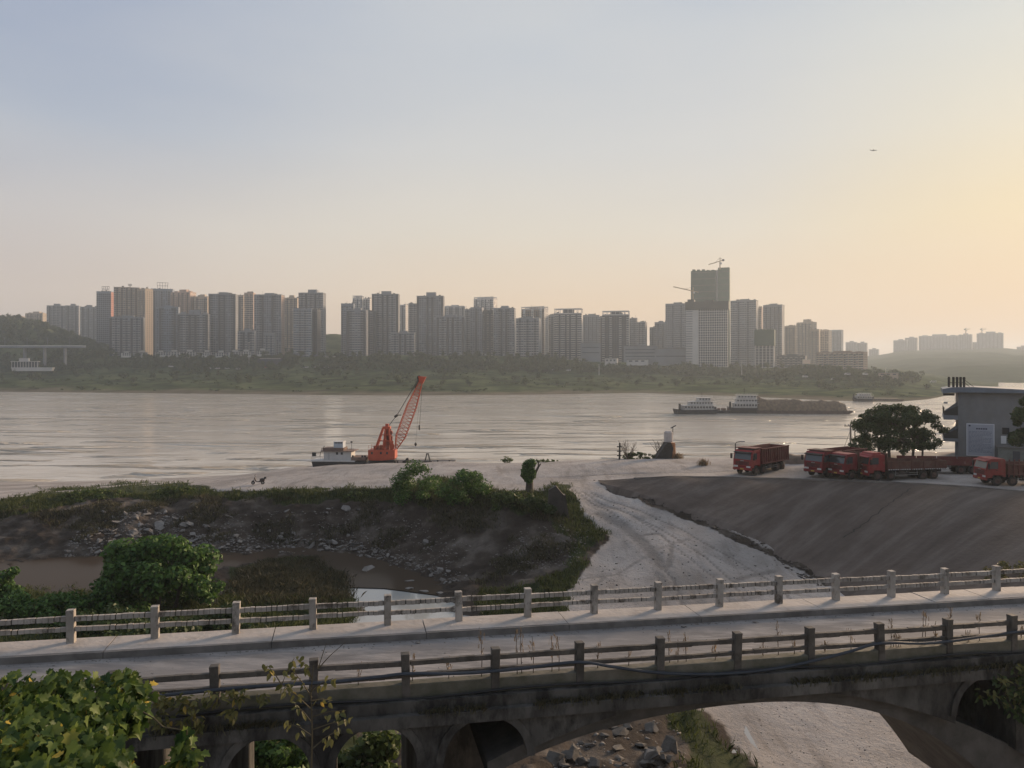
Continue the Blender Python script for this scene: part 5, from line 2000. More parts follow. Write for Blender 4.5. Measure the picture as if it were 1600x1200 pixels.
    k = MB()
    for y in (-.5, 0, .5):
        k.tube([ap + Vector((.3, y, .4)), blk + Vector((0, y * .6, 0))], .03, 4)
        k.tube([blk + Vector((.2, y * .6, .2)), tip + Vector((-.6, y, .2))], .03, 4)
    k.build('luffing_cable', cable_m, root)
    k = MB()
    k.cbox(blk, (.75, .8, .5), Matrix.Rotation(-.6, 3, 'Y'))
    k.cbox(blk + Vector((.75, 0, .2)), (.8, .2, .15))
    k.build('luffing_block', steel_dk, root)
    hk = q(51.5, 694)
    k = MB()
    k.tube([tip + Vector((.15, 0, -.5)), q(57.5, 668)], .025, 4)
    k.tube([tip + Vector((.05, 0, -.5)), q(57, 674), ], .02, 4)
    k.tube([tip + Vector((-.2, .2, -.6)), hk + Vector((0, 0, .3))], .018, 4)
    k.build('hoist_line', cable_m, root)
    k = MB()
    k.cbox(q(57.3, 668), (.3, .3, 1.0))
    k.build('line_weight', steel_dk, root)
    k = MB()
    k.tube([hk + Vector((0, 0, .35)), hk + Vector((0, 0, .05)), hk + Vector((0, 0, -.3)), hk + Vector((0, 0, -.45))], [.12, .3, .2, .05], 10)
    k.build('hook_block', steel_dk, root)
    g = MB()
    g.bar((16 * s, -1.4, zt), (16 * s, -1.4, zt + 1.9), .55)
    g.bar((18.5 * s, -1.4, zt + .2), (18.5 * s, -1.4, zt + 1.2), .3)
    g.build('drivers_platform', orange, root)


floating_crane()


def work_boat():
    Y = 168.0
    s = Y / F
    x0 = 533
    o = Vector((Xat(x0, Y), Y, 0))
    root = thing('work_boat', 'small white work boat with a rusty roof and blue-white wheelhouse beside the crane', 'boat', tuple(o), R(-3))
    z = lambda y: HC + (YH - y) * s
    X = lambda x: (x - x0) * s
    MB().prism([(X(491), z(719)), (X(494), -.4), (X(572), -.4), (X(575), z(719) + .0)], -2.2, 2.2).build('hull', hull_dark, root)
    MB().box(X(490), X(559), -2.35, 2.35, z(719.5) + .003, z(717.6)).build('rubbing_strake', boat_white, root)
    MB().box(X(553), X(576), -2.2, 2.2, z(717.6) + .003, z(712.5)).build('bow_deck', deck_rust, root)
    MB().box(X(509), X(552), -1.7, 1.7, z(717.6) + .003, z(704)).build('cabin', boat_white, root)
    for x in (530, 537.5):
        MB().box(X(x) - .24, X(x) + .24, -1.73, -1.702, z(709), z(705.3)).build('window', w_glass, root)
    MB().box(X(517) - .2, X(517) + .2, -1.73, -1.702, z(717), z(706)).build('door', mat('boat_door', (.42, .42, .42), (.36, .36, .36)), root)
    MB().box(X(505.5), X(557), -2.2, 2.2, z(704) + .003, z(703)).build('roof', deck_rust, root)
    b = MB()
    for x in np.linspace(506.5, 556, 12):
        b.tube([(X(x), -2.1, z(703)), (X(x), -2.1, z(698.5))], .03, 4)
    for zz in (698.5, 700.5):
        b.tube([(X(506), -2.1, z(zz)), (X(556.5), -2.1, z(zz))], .03, 4)
    b.build('roof_railing', deck_rust, root)
    MB().box(X(507), X(540), -1.6, 1.6, z(703) + .003, z(699)).build('roof_crate', deck_rust, root)
    MB().box(X(523.5), X(538), -1.1, 1.1, z(699) + .003, z(690)).build('wheelhouse', mat('wheelhouse_blue', (.42, .47, .52), (.36, .4, .45), scale=.5), root)
    k = MB()
    for i in range(5):
        k.box(X(525 + i * 2.5) , X(526.7 + i * 2.5), -1.12, -1.1, z(692.2), z(689.9) - .05)
    k.build('wheelhouse_windows', w_glass, root)
    MB().box(X(523), X(538.5), -1.2, 1.2, z(690) + .002, z(689.3)).build('wheelhouse_roof', boat_white, root)
    k = MB()
    k.tube([(X(504), 0, z(703)), (X(506.5), 0, z(697))], .08, 5)
    k.tube([(X(551.5), -1, z(702)), (X(551.5), -1, z(690))], .04, 5)
    k.tube([(X(502), -1.2, z(712)), (X(505), -1.2, z(699))], .06, 5)
    k.build('mast', steel_dk, root)
    MB().cbox((X(551.5), -1, z(689.8)), (.4, .3, .3)).build('lamp', steel_dk, root)
    b = MB()
    for x in np.linspace(491.5, 508, 6):
        b.tube([(X(x), -2.2, z(717.6)), (X(x), -2.2, z(711.5))], .03, 4)
    for zz in (711.5, 713.7):
        b.tube([(X(491), -2.2, z(zz)), (X(508.5), -2.2, z(zz))], .03, 4)
    b.build('stern_railing', boat_white, root)
    MB().cbox((X(493.5), -1.5, z(709)), (.7, .7, .85)).build('stern_box', steel_dk, root)
    b = MB()
    for x in (555, 570, 574):
        b.cyl((X(x), -1.9, z(711.5)), (0, 0, 1), .22, .5, 8)
    b.build('deck_bollard', steel_dk, root)


work_boat()


def tug(x0, x1, yw, deck, tiers, label, mast, heading=1, Y=None, name='tug_boat'):
    """tug seen side on: waterline y, deck y, tiers of (xa, xb, y_top)"""
    Y = Y or HC * F / (yw - YH)
    s = Y / F
    xc = (x0 + x1) / 2
    o = Vector((Xat(xc, Y), Y, 0))
    root = thing(name, label, 'boat', tuple(o), R(-6 if heading > 0 else 6))
    z = lambda y: HC + (YH - y) * s
    X = lambda x: (x - xc) * s
    zd = z(deck)
    L = X(x1) - X(x0)
    pr = [(X(x0), zd + .5), (X(x0) + .9, -.5), (X(x1) - 1.2, -.5), (X(x1), zd + .3), (X(x1) - L * .12, zd), (X(x0) + L * .12, zd)]
    MB().prism(pr, -3.0, 3.0).build('hull', hull_dark, root)
    zz = zd
    for i, (a, b_, yt) in enumerate(tiers):
        w = 2.6 - .4 * i
        zt = z(yt)
        dk = MB().box(X(a), X(b_), -w, w, zz + .003, zt).build('deck_house', boat_white, root)
        k = MB()
        nwin = max(2, int((X(b_) - X(a)) / 1.3))
        for j in range(nwin):
            c = X(a) + (X(b_) - X(a)) * (j + .5) / nwin
            k.box(c - .36, c + .36, -w - .03, -w - .002, zz + (zt - zz) * .42, zz + (zt - zz) * .82)
        k.build('windows', w_glass, dk, kind='stuff')
        MB().box(X(a) - .7, X(b_) + .7, -w - .6, w + .6, zt + .001, zt + .15).build('deck_roof', boat_white, root)
        k = MB()
        for e in np.linspace(X(a) - .6, X(b_) + .6, 9):
            k.tube([(e, -w - .5, zt + .15), (e, -w - .5, zt + 1.0)], .04, 4)
        k.tube([(X(a) - .6, -w - .5, zt + 1.0), (X(b_) + .6, -w - .5, zt + 1.0)], .04, 4)
        k.build('deck_railing', boat_white, root)
        zz = zt + .15
    mx, my = mast
    k = MB()
    k.tube([(X(mx), 0, zz), (X(mx), 0, z(my))], .09, 5)
    k.bar((X(mx) - 1, 0, z(my) - 1.6), (X(mx) + 1, 0, z(my) - 1.6), .1)
    k.bar((X(mx) - .6, 0, z(my) - .8), (X(mx) + .6, 0, z(my) - .8), .1)
    k.build('mast', steel_dk, root)
    k = MB()
    a, b_, yt = tiers[0]
    k.cyl((X(a) - 1.4, 0, zd + 1.4), (0, 0, 1), .5, 2.8, 10)
    k.build('funnel', steel_dk, root)
    MB().cyl((X(b_) + 1.6, 1, zd + .6), (0, 0, 1), .7, 1.2, 10).build('capstan', steel_dk, root)
    k = MB()
    for e in np.linspace(X(x0) + 1, X(x1) - 1, 14):
        k.tube([(e, -2.9, zd), (e, -2.9, zd + 1.0)], .04, 4)
    for h in (.5, 1.0):
        k.tube([(X(x0) + .8, -2.9, zd + h), (X(x1) - .8, -2.9, zd + h)], .04, 4)
    k.build('hull_railing', steel_dk, root)
    k = MB()
    for e in np.linspace(X(x0) + 2, X(x1) - 2, 6):
        k.cyl((e, -3.12, .8), (0, 1, 0), .45, .2, 10)
    k.build('tyre_fenders', steel_dk, root)
    return root


tug(1053, 1120, 646.5, 640, [(1066, 1114, 633.5), (1076, 1112, 627.5), (1090, 1109, 621.5)], 'grey and white tug at the tail of the convoy, left of the other tug', (1097, 613), -1)
tug(1138, 1184, 645.5, 637, [(1146, 1181, 630), (1150, 1181, 623.5), (1152, 1180, 617.5)], 'tall white three-deck pusher tug right behind the heaped barge', (1163, 606))


def sand_barge(x0, x1, yw, ydeck, yheap, Y, label, n=70, col=None):
    s = Y / F
    xc = (x0 + x1) / 2
    root = thing('sand_barge', label, 'barge', (Xat(xc, Y), Y, 0), R(-6))
    L = (x1 - x0) * s
    zd, zh = HC + (YH - ydeck) * s, HC + (YH - yheap) * s
    MB().prism([(-L / 2, zd), (-L / 2 + 1.0, -.6), (L / 2 - 3.5, -.6), (L / 2, zd - .1), (L / 2 - 1, zd + .25)], -4.2, 4.2).build('hull', mat('barge_hull', (.14, .10, .085), (.085, .065, .055), scale=.6), root)
    xs = np.linspace(-L / 2 + .6, L / 2 - 3, n)
    ys = np.linspace(-4.0, 4.0, 15)
    XX, YY = np.meshgrid(xs, ys)
    t = (XX + L / 2) / L
    env = np.clip(t / .03, 0, 1) * np.clip((1 - t) / .12, 0, 1) ** .5 * (1.08 - .35 * t)
    ZZ = zd + (zh - zd) * env * (1 - (np.abs(YY) / 4.05) ** 2.2) * (1 + .5 * fbm(XX * .35, YY * .35, 4)) + .22 * fbm(XX * 1.7, YY * 1.7, 3)
    nr, nc = XX.shape
    idx = np.arange(nr * nc).reshape(nr, nc)
    q = np.stack([idx[:-1, :-1], idx[:-1, 1:], idx[1:, 1:], idx[1:, :-1]], -1).reshape(-1, 4)
    me = mesh_np('sand_heap', np.stack([XX, YY, ZZ], -1).reshape(-1, 3), q, 4, smooth=False, mats=[mat('river_gravel', (.21, .155, .105), (.11, .082, .058), scale=.9, bump=.15, bscale=2)])
    link('sand_heap', me, root)
    k = MB()
    for e in np.linspace(-L / 2 + 1, L / 2 - 2, 16):
        k.cyl((e, -4.05, zd + .2), (0, 0, 1), .18, .5, 6)
    k.build('bollards', steel_dk, root)


sand_barge(1181, 1327, 646.5, 641.5, 623.5, HC * F / (646 - YH), 'long barge heaped with brown gravel, pushed ahead of the white tug')
Yb = HC * F / (646 - YH) + 1
b = MB()
s = Yb / F
root = thing('link_barge', 'empty low barge linking the two tugs', 'barge', (Xat(1127, Yb), Yb + 1, 0), R(-4))
MB().prism([(-9 * s, 1.2), (-8 * s, -.5), (14 * s, -.5), (15 * s, 1.4)], -2.4, 2.4).build('hull', hull_dark, root)
k = MB()
for x in (-5, 1, 4, 10):
    k.box(x * s, x * s + 1, -1, 1, 1.35, 2.4)
k.build('deck_gear', deck_rust, root)
tug(1334, 1362, 627, 622.5, [(1338, 1360, 619), (1341, 1358, 615.5)], 'hazy pale boat moored under the tip of the far bank', (1347, 609), 1)
sand_barge(1362, 1408, 626.5, 623.8, 621.5, HC * F / (626.5 - YH) + 3, 'hazy low barge moored beside the pale boat at the far bank', 30)

# ------------------------------------------------------------------ TRUCKS
red = mat('truck_red', (0.29, 0.022, 0.025), (0.19, 0.018, 0.019), rough=.62, scale=1.2, spec=.35, dirt=(.20, .10, .075, 1), dscale=1.6, dlo=.5, dhi=.85)
redbox = mat('tipper_red', (0.14, 0.03, 0.028), (0.095, 0.023, 0.021), rough=.65, scale=1.0, spec=.3, dirt=(.14, .085, .065, 1), dscale=1.2, dlo=.48, dhi=.8)
rubber = mat('tyre_rubber', (0.035, 0.033, 0.031), (0.022, 0.021, 0.02), rough=.9, scale=3, dirt=(.12, .10, .085, 1), dscale=1.5, dlo=.5, dhi=.9)
rimm = mat('wheel_rim', (0.10, 0.06, 0.05), (0.07, 0.045, 0.04), rough=.6, scale=3)
chassis_m = mat('chassis_steel', (0.04, 0.035, 0.034), (0.025, 0.023, 0.022), scale=2, dirt=(.1, .08, .07, 1), dscale=1.5)
wind_m = mat('windscreen', (0.05, 0.06, 0.065), (0.035, 0.042, 0.048), rough=.12, scale=.5, spec=.8)
lamp_m = mat('headlamp', (.6, .6, .58), (.5, .5, .5), rough=.2, scale=2)
chrome_m = mat('tank_alloy', (.40, .39, .38), (.28, .27, .26), rough=.4, metal=.6, scale=2)
WM = {}


def wheel(parent, x, y, r=.52, w=.32, sgn=1):
    if 't' not in WM:
        t = MB()
        t.tube([(0, -w / 2, 0), (0, -w / 2 + .04, 0), (0, w / 2 - .04, 0), (0, w / 2, 0)], [r * .9, r, r, r * .9], 20)
        o = t.build('wheel', rubber, parent, smooth=True)
        WM['t'] = o.data
        k = MB()
        k.tube([(0, -w / 2 - .015, 0), (0, -w / 2 + .06, 0)], [r * .56, r * .6], 16)
        k.tube([(0, -w / 2 - .07, 0), (0, -w / 2, 0)], [r * .17, r * .25], 10)
        for i in range(8):
            a = i * math.pi / 4
            k.cyl((r * .4 * math.cos(a), -w / 2 - .03, r * .4 * math.sin(a)), (0, 1, 0), .025, .06, 5)
        rr = k.build('rim', rimm, o)
        WM['r'] = rr.data
    else:
        o = link('wheel', WM['t'], parent)
        link('rim', WM['r'], o)
    o.location = (x, y, r)
    if sgn > 0:
        o.rotation_euler = (0, 0, math.pi)


red2 = mat('truck_red_dusty', (0.27, 0.032, 0.028), (0.18, 0.025, 0.022), rough=.6, scale=1.2, spec=.35, dirt=(.18, .105, .08, 1), dscale=1.4, dlo=.5, dhi=.85)
red3 = mat('truck_red_dark', (0.21, 0.019, 0.023), (0.14, 0.015, 0.018), rough=.62, scale=1.2, spec=.35, dirt=(.12, .08, .065, 1), dscale=1.8, dlo=.52, dhi=.8)
brownbox = mat('cargo_brown', (0.13, 0.055, 0.042), (0.085, 0.038, 0.03), rough=.75, scale=1.0, spec=.2, dirt=(.14, .10, .08, 1), dscale=1.2, dlo=.45, dhi=.75)


def truck(loc, yaw, label, body='tipper', red=red, redbox=redbox, roofcap=True, length=8.9, canopy=True, high=1.0, dark_roof=False):
    root = thing('dump_truck' if body == 'tipper' else 'cargo_truck', label, 'truck', loc, yaw, 'red trucks parked on the yard')
    L0 = 4.2 - length
    ch = MB()
    for y in (-.42, .42):
        ch.box(L0 + .1, 3.6, y - .06, y + .06, .78, 1.06)
    for x in (L0 + .5, -2.2, -.4, 1.6):
        ch.box(x - .08, x + .08, -.36, .36, .8, 1.0)
    axles = [3.0, 1.35, L0 + 2.6, L0 + 1.25] if body == 'tipper' else [3.0, 1.35, L0 + 2.9, L0 + 1.55]
    for x in axles:
        ch.cyl((x, 0, .52), (0, 1, 0), .1, 2.1, 8)
    ch.build('chassis', chassis_m, root)
    cab = MB()
    cab.prism([(4.12, .85), (4.22, 1.1), (4.2, 1.8), (3.93, 2.72), (3.7, 2.92), (2.35, 2.96), (2.15, 2.8), (2.12, 1.0), (2.45, .98), (2.5, 1.15), (3.5, 1.15), (3.58, .85)], -1.2, 1.2)
    cb = cab.build('cab', red, root, bevel=.035)
    # windscreen and its black surround
    def fr(z):
        return 4.2 - (z - 1.8) * (.27 / .92)
    k = MB()
    k.add([(fr(1.86) + .012, -1.08, 1.86), (fr(1.86) + .012, 1.08, 1.86), (fr(2.64) + .012, 1.02, 2.64), (fr(2.64) + .012, -1.02, 2.64)], [(0, 1, 2, 3)])
    k.build('windscreen', wind_m, cb)
    for sg in (-1, 1):
        k = MB()
        k.add([(3.90, sg * 1.212, 1.85), (3.70, sg * 1.212, 2.6), (2.95, sg * 1.212, 2.6), (2.95, sg * 1.212, 1.85)], [(0, 1, 2, 3)])
        k.build('side_window', wind_m, cb)
        k = MB()
        k.box(2.93, 3.98, sg * 1.2 - .008, sg * 1.2 + .008, 1.25, 1.83)
        d = k.build('door', red, root, bevel=.01)
        MB().box(3.0, 3.18, sg * 1.225 - .012, sg * 1.225 + .012, 1.66, 1.72).build('handle', chassis_m, d)
        k = MB()
        k.bar((3.95, sg * 1.22, 2.45), (4.12, sg * 1.5, 2.4), .04)
        k.box(4.05, 4.14, sg * 1.5 - .12, sg * 1.5 + .12, 1.85, 2.45)
        k.build('mirror', chassis_m, root)
        k = MB()
        k.box(4.215, 4.27, sg * .82 - .25, sg * .82 + .25, .93, 1.12)
        k.build('headlight', lamp_m, root)
        k = MB()
        k.box(2.2, 3.6, sg * 1.05 - .12, sg * 1.05 + .12, .62, .80) if False else k.box(3.62, 4.1, sg * 1.12 - .07, sg * 1.12 + .07, .52, .72)
        k.build('step', chassis_m, root)
    MB().box(4.08, 4.29, -1.22, 1.22, .60, .90).build('bumper', red, root, bevel=.03)
    g = MB()
    g.box(4.19, 4.235, -.85, .85, 1.2, 1.62)
    gr = g.build('grille', chassis_m, root)
    k = MB()
    for i in range(3):
        k.box(4.236, 4.25, -.8, .8, 1.27 + i * .12, 1.31 + i * .12)
    k.build('grille_bar', red, gr)
    MB().box(4.228, 4.255, -.22, .22, 1.66, 1.74).build('badge', chrome_m, root)
    MB().box(4.295, 4.30, -.22, .22, .68, .80).build('number_plate', mat('plate_yellow', (.5, .38, .08), (.4, .3, .06)), root)
    MB().add([(3.98, -1.15, 2.7), (3.98, 1.15, 2.7), (4.3, 1.12, 2.62), (4.3, -1.12, 2.62), (3.98, -1.15, 2.76), (3.98, 1.15, 2.76), (4.3, 1.12, 2.67), (4.3, -1.12, 2.67)], [(0, 1, 2, 3), (7, 6, 5, 4), (0, 4, 5, 1), (1, 5, 6, 2), (2, 6, 7, 3), (3, 7, 4, 0)]).build('sun_visor', chassis_m if dark_roof else red, root)
    if roofcap:
        MB().prism([(3.6, 2.93), (3.45, 3.12), (2.5, 3.14), (2.4, 2.96)], -.95, .95).build('roof_cap', chassis_m if dark_roof else red, root, bevel=.03)
    for x in axles:
        for sg in (-1, 1):
            wheel(root, x, sg * 1.0, sgn=sg)
    for x, tw in ((axles[0], 1), (axles[1], 1), (axles[2], 0), (axles[3], 0)):
        if tw:
            continue
        for sg in (-1, 1):
            wheel(root, x, sg * .66, sgn=sg)
    for sg in (-1, 1):
        MB().cyl((-.2, sg * .95, .78), (1, 0, 0), .28, 1.3, 14).build('fuel_tank', chrome_m if sg < 0 else chassis_m, root)
        k = MB()
        for zz in (.6, .82):
            k.tube([(-2.0, sg * 1.18, zz), (.9, sg * 1.18, zz)], .03, 5)
        for xx in (-1.9, -.6, .8):
            k.tube([(xx, sg * 1.18, .6), (xx, sg * 1.12, 1.05)], .03, 5)
        k.build('side_guard', chrome_m, root)
        for x in axles[:2]:
            k = MB()
            for i in range(6):
                a0, a1 = math.pi * (.08 + .84 * i / 6), math.pi * (.08 + .84 * (i + 1) / 6)
                k.add([(x + .62 * math.cos(a0), sg * .82, .52 + .62 * math.sin(a0)), (x + .62 * math.cos(a1), sg * .82, .52 + .62 * math.sin(a1)), (x + .62 * math.cos(a1), sg * 1.2, .52 + .62 * math.sin(a1)), (x + .62 * math.cos(a0), sg * 1.2, .52 + .62 * math.sin(a0))], [(0, 1, 2, 3)])
            k.build('mudguard', chassis_m, root)
    if body == 'tipper':
        z0, z1 = 1.22, 1.22 + 1.75 * high
        x0, x1 = L0, 1.95
        b = MB()
        b.box(x0, x1, -1.22, 1.22, z0, z0 + .12)
        b.box(x0, x1, -1.22, -1.16, z0 + .12, z1)
        b.box(x0, x1, 1.16, 1.22, z0 + .12, z1)
        b.box(x1 - .06, x1, -1.16, 1.16, z0 + .12, z1 + .12)
        bo = b.build('tipper_body', redbox, root)
        MB().box(x0 - .06, x0 - .002, -1.2, 1.2, z0 + .05, z1).build('tailgate', redbox, root)
        for sg in (-1, 1):
            n = 13
            for i in range(n):
                x = x0 + .1 + (x1 - x0 - .2) * i / (n - 1)
                if ('rib', sg) not in WM:
                    WM[('rib', sg)] = MB().box(-.05, .05, sg * 1.27 - .05, sg * 1.27 + .05, -.8 * high, .8 * high).build('rib', redbox, bo).data
                    o = bo.children[-1] if bo.children else None
                    o = [c for c in bpy.data.objects if c.data == WM[('rib', sg)]][0]
                else:
                    o = link('rib', WM[('rib', sg)], bo)
                o.location = (x, 0, (z0 + z1) / 2 + .02)
            MB().box(x0, x1, sg * 1.28 - .07, sg * 1.28 + .07, z1 - .06, z1 + .07).build('top_rail', redbox, bo)
            MB().box(x0, x1, sg * 1.27 - .05, sg * 1.27 + .05, z0 - .03, z0 + .12).build('bottom_rail', redbox, bo)
        if canopy:
            k = MB()
            k.box(x1 - .05, 3.55, -1.25, 1.25, z1 + .13, z1 + .22)
            k.box(x1 - .02, x1 + .5, -1.15, 1.15, z1 - .25, z1 + .125)
            k.build('cab_guard', redbox, root)
        # load of sand seen over the rim from above
        xs, ys = np.linspace(x0 + .1, x1 - .1, 18), np.linspace(-1.14, 1.14, 8)
        XX, YY = np.meshgrid(xs, ys)
        ZZ = z1 - .55 + .25 * fbm(XX, YY)
        idx = np.arange(XX.size).reshape(XX.shape)
        q = np.stack([idx[:-1, :-1], idx[:-1, 1:], idx[1:, 1:], idx[1:, :-1]], -1).reshape(-1, 4)
    else:
        x0, x1 = L0, 1.9
        z0 = 1.18
        MB().box(x0, x1, -1.22, 1.22, z0, z0 + .1).build('cargo_floor', redbox, root)
        for sg in (-1, 1):
            n = 5
            for i in range(n):
                a, b_ = x0 + (x1 - x0) * i / n + .02, x0 + (x1 - x0) * (i + 1) / n - .02
                p = MB().box(a, b_, sg * 1.24 - .03, sg * 1.24 + .03, z0 + .103, z0 + 1.0 * high + rnd.uniform(-.03, .03)).build('drop_side', redbox, root)
                MB().box(b_ - .06, b_ + .02, sg * 1.30 - .03, sg * 1.30 + .03, z0 - .05, z0 + 1.05 * high).build('stake', redbox, p)
            k = MB()
            for i in range(26):
                k.box(x0 + i * (x1 - x0) / 26, x0 + i * (x1 - x0) / 26 + .14, sg * 1.25 - .03, sg * 1.25 + .03, z0 + .0, z0 + .095)
            k.build('reflector_strip', lamp_m, root)
        MB().box(x1 - .06, x1, -1.2, 1.2, z0 + .1, z0 + 1.9).build('headboard', redbox, root)
        MB().box(x0 - .06, x0 - .003, -1.2, 1.2, z0 + .1, z0 + 1.0 * high).build('tailboard', redbox, root)
    return root


def place_truck(px, py, yaw_deg, label, **kw):
    p = gpick(px, py)
    return truck((p.x, p.y, near_z(p.x, p.y) + .0), R(yaw_deg), label, **kw)


def tb(px, py, heading_off, label, **kw):
    """heading measured from the direction to the camera, positive turns the nose to the left of the picture"""
    p = gpick(px, py)
    toward = math.atan2(-p.y, -p.x)
    return truck((p.x, p.y, max(gz(p.x, p.y), 8.9)), toward - R(heading_off), label, **kw)


tb(1188, 737, 29, 'red dump truck parked alone nearest the water, ribbed tipper and dark visor', dark_roof=True)
tb(1304, 741, 33, 'red dump truck with a flat cab guard at the left of the huddled row', dark_roof=True, high=.95, red=red3)
tb(1347, 745, 40, 'red cargo truck squeezed in the middle of the huddled row', body='cargo', high=.75, length=9.4, dark_roof=True, roofcap=False, red=red3, redbox=brownbox)
tb(1399, 748, 54, 'red cargo truck with a long low brown bed at the front of the row', body='cargo', high=.95, length=9.8, roofcap=True, redbox=brownbox)
tb(1592, 757, 58, 'red dump truck cut by the right edge, dusty cab and dark wheels', high=.62, canopy=False, roofcap=False, red=red2, redbox=brownbox)
tb(1493, 738, 62, 'brown flatbed truck standing behind the row, cab hidden', body='cargo', high=.7, length=10.5, roofcap=False) if False else None


def trailer():
    p = gpick(1478, 744)
    root = thing('flatbed_trailer', 'low brown flatbed trailer parked behind the red trucks', 'trailer', (p.x + 1.0, p.y + 3, max(gz(p.x, p.y), 8.9)), R(170))
    MB().box(-4.6, 4.6, -1.2, 1.2, 1.05, 1.25).build('bed', redbox, root)
    for sg in (-1, 1):
        for i in range(4):
            MB().box(-4.55 + i * 2.3, -2.35 + i * 2.3, sg * 1.18 - .03, sg * 1.18 + .03, 1.253, 1.85).build('drop_side', redbox, root)
    MB().box(-4.4, 4.4, -.5, .5, .75, 1.045).build('chassis', chassis_m, root)
    for x in (-3.2, -1.9, 2.9):
        for sg in (-1, 1):
            wheel(root, x, sg * 1.0, sgn=sg)
    k = MB()
    for zz in (.55, .75, .95):
        k.tube([(-.8, 1.18, zz), (2, 1.18, zz)], .035, 5)
    k.build('side_guard', chrome_m, root)


trailer()

# ------------------------------------------------------------------ STATION BUILDING at the right
wall_b = mat('station_render', (0.20, 0.205, 0.21), (0.155, 0.158, 0.16), scale=.5, bump=.01, dirt=(.2, .19, .18, 1), dscale=.4, dlo=.5, dhi=.85)
blue_roof = mat('blue_grey_roof', (0.16, 0.19, 0.23), (0.11, 0.13, 0.16), rough=.5, scale=.6)


def station():
    Y = 107.0
    s = Y / F
    o = Vector((Xat(1497, Y), Y, 8.7))
    ang = R(-28)
    root = thing('station_building', 'grey three-storey building with a blue flat roof and side balconies at right', 'building', tuple(o), ang)
    H = lambda y: HC + (YH - y) * s - 8.7
    w = 12.5
    h = H(613)
    MB().box(0, w, 0, 9, -.5, h).build('wall', wall_b, root)
    # thick roof sloping slightly to the right
    MB().prism([(-1.9, H(614.5)), (-1.9, H(608)), (-.6, H(605)), (2, H(604.5)), (w + .5, H(610)), (w + .5, h + .02), (.2, h + .02)], -.7, 9.8).build('roof', blue_roof, root)
    MB().box(-1.8, -.4, .4, 1.4, H(618.5), H(615)).build('air_unit', w_roof, root)
    # balconies on the left wall
    for y0, y1, yr in ((656, 649, 634), (690, 685, 668)):
        b = MB()
        b.box(-1.75, -.004, -.2, 7.5, H(y0), H(y1))
        sl = b.build('balcony_slab', w_grey, root)
        k = MB()
        k.tube([(-1.7, -.15, H(y1) + 1.05), (-1.7, 7.4, H(y1) + 1.05)], .04, 5)
        for i in range(9):
            k.tube([(-1.7, -.15 + i * .94, H(y1)), (-1.7, -.15 + i * .94, H(y1) + 1.05)], .03, 4)
        k.add([(-1.72, -.16, H(y1)), (-.02, -.16, H(y1)), (-.02, -.16, H(y1) + 1.35), (-1.72, -.16, H(y1) + .5)], [(0, 1, 2, 3)])
        k.build('balustrade', steel_dk, root)
        k = MB()
        k.add([(-1.75, 1.0, H(y1) + .01), (-1.72, 1.0, H(y1) + .5), (-.02, 1.0, H(y1) + 1.9), (-.02, 1.0, H(y1) + .01)], [(0, 1, 2, 3)])
        k.build('stair_flight', w_grey, root)
    MB().cbox((-1.5, .5, H(630)), (.5, .3, .25)).build('wall_lamp', w_white, root)
    MB().box(-.35, -.003, .4, 1.0, -.2, H(668)).build('downpipe', w_grey, root)
    # annexe at the right with pale green lower wall
    MB().box(4.6, 11, -2.4, -.003, -.5, H(694)).build('annexe', mat('annexe_green', (.20, .215, .20), (.15, .16, .15), scale=.5, dirt=(.1, .1, .09, 1), dscale=.5), root)
    MB().box(4.4, 11.2, -2.6, -.002, H(694) + .001, H(692.5)).build('annexe_roof', w_roof, root)
    MB().box(6.2, 7.0, -2.43, -2.402, .2, 2.0).build('annexe_door', w_dark, root)
    for x in (7.6, 8.9):
        f = MB().box(x, x + .9, -2.44, -2.402, .9, 1.9).build('annexe_window', w_grey, root)
        MB().box(x + .08, x + .82, -2.46, -2.442, .98, 1.82).build('pane', w_glass, f)
    MB().box(5.2, 6.0, -.05, -.003, H(676), H(666)).build('wall_window', w_glass, root)
    # exhaust stacks on the roof with stays
    for i, x in enumerate((-1.1, -.55, -.1, .32, .74)):
        k = MB()
        k.cyl((x, .3, H(597)), (0, 0, 1), .16, 16 * s, 10)
        k.cyl((x, .3, H(592)), (0, 0, 1), .20, .12, 10)
        k.build('roof_stack', steel_dk, root)
    k = MB()
    k.tube([(.75, .3, H(593)), (1.9, .3, H(604.5))], .03, 4)
    k.tube([(.75, .3, H(597)), (1.4, .3, H(604.5))], .03, 4)
    k.tube([(-1.1, .3, H(598)), (.75, .3, H(598))], .04, 4)
    k.build('stack_stay', steel_dk, root)
    # big notice board hung on the gable
    M = Matrix.Rotation(ang, 4, 'Z')
    bx = o + (M @ Vector((1.0, -.06, H(711))))
    nb = thing('notice_board', 'tall white notice board with dark heading on the grey gable', 'sign', tuple(bx), ang)
    bw, bh = 37 * s, 50 * s
    MB().box(0, bw, -.05, .05, 0, bh).build('frame', mat('board_white', (.62, .63, .66), (.56, .57, .6), scale=1), nb)
    MB().box(.10, bw - .10, -.075, -.052, .10, bh - .10).build('sheet', mat('board_sheet', (.36, .38, .43), (.33, .35, .40), scale=.8), nb)
    k = MB()
    x = 1.15
    for i in range(5):
        k.box(x + i * .27, x + i * .27 + .20, -.09, -.077, bh - .78, bh - .60)
    k.build('heading', mat('board_ink', (.05, .055, .09), (.04, .045, .08)), nb)
    k = MB()
    for r_ in range(17):
        z = bh - 1.12 - r_ * .175
        xx = .28
        while xx < bw - .45:
            l = rnd.uniform(.12, .4)
            if r_ % 5 == 4 and xx > bw * .55:
                break
            k.box(xx, min(xx + l, bw - .3), -.09, -.077, z, z + .06)
            xx += l + .07
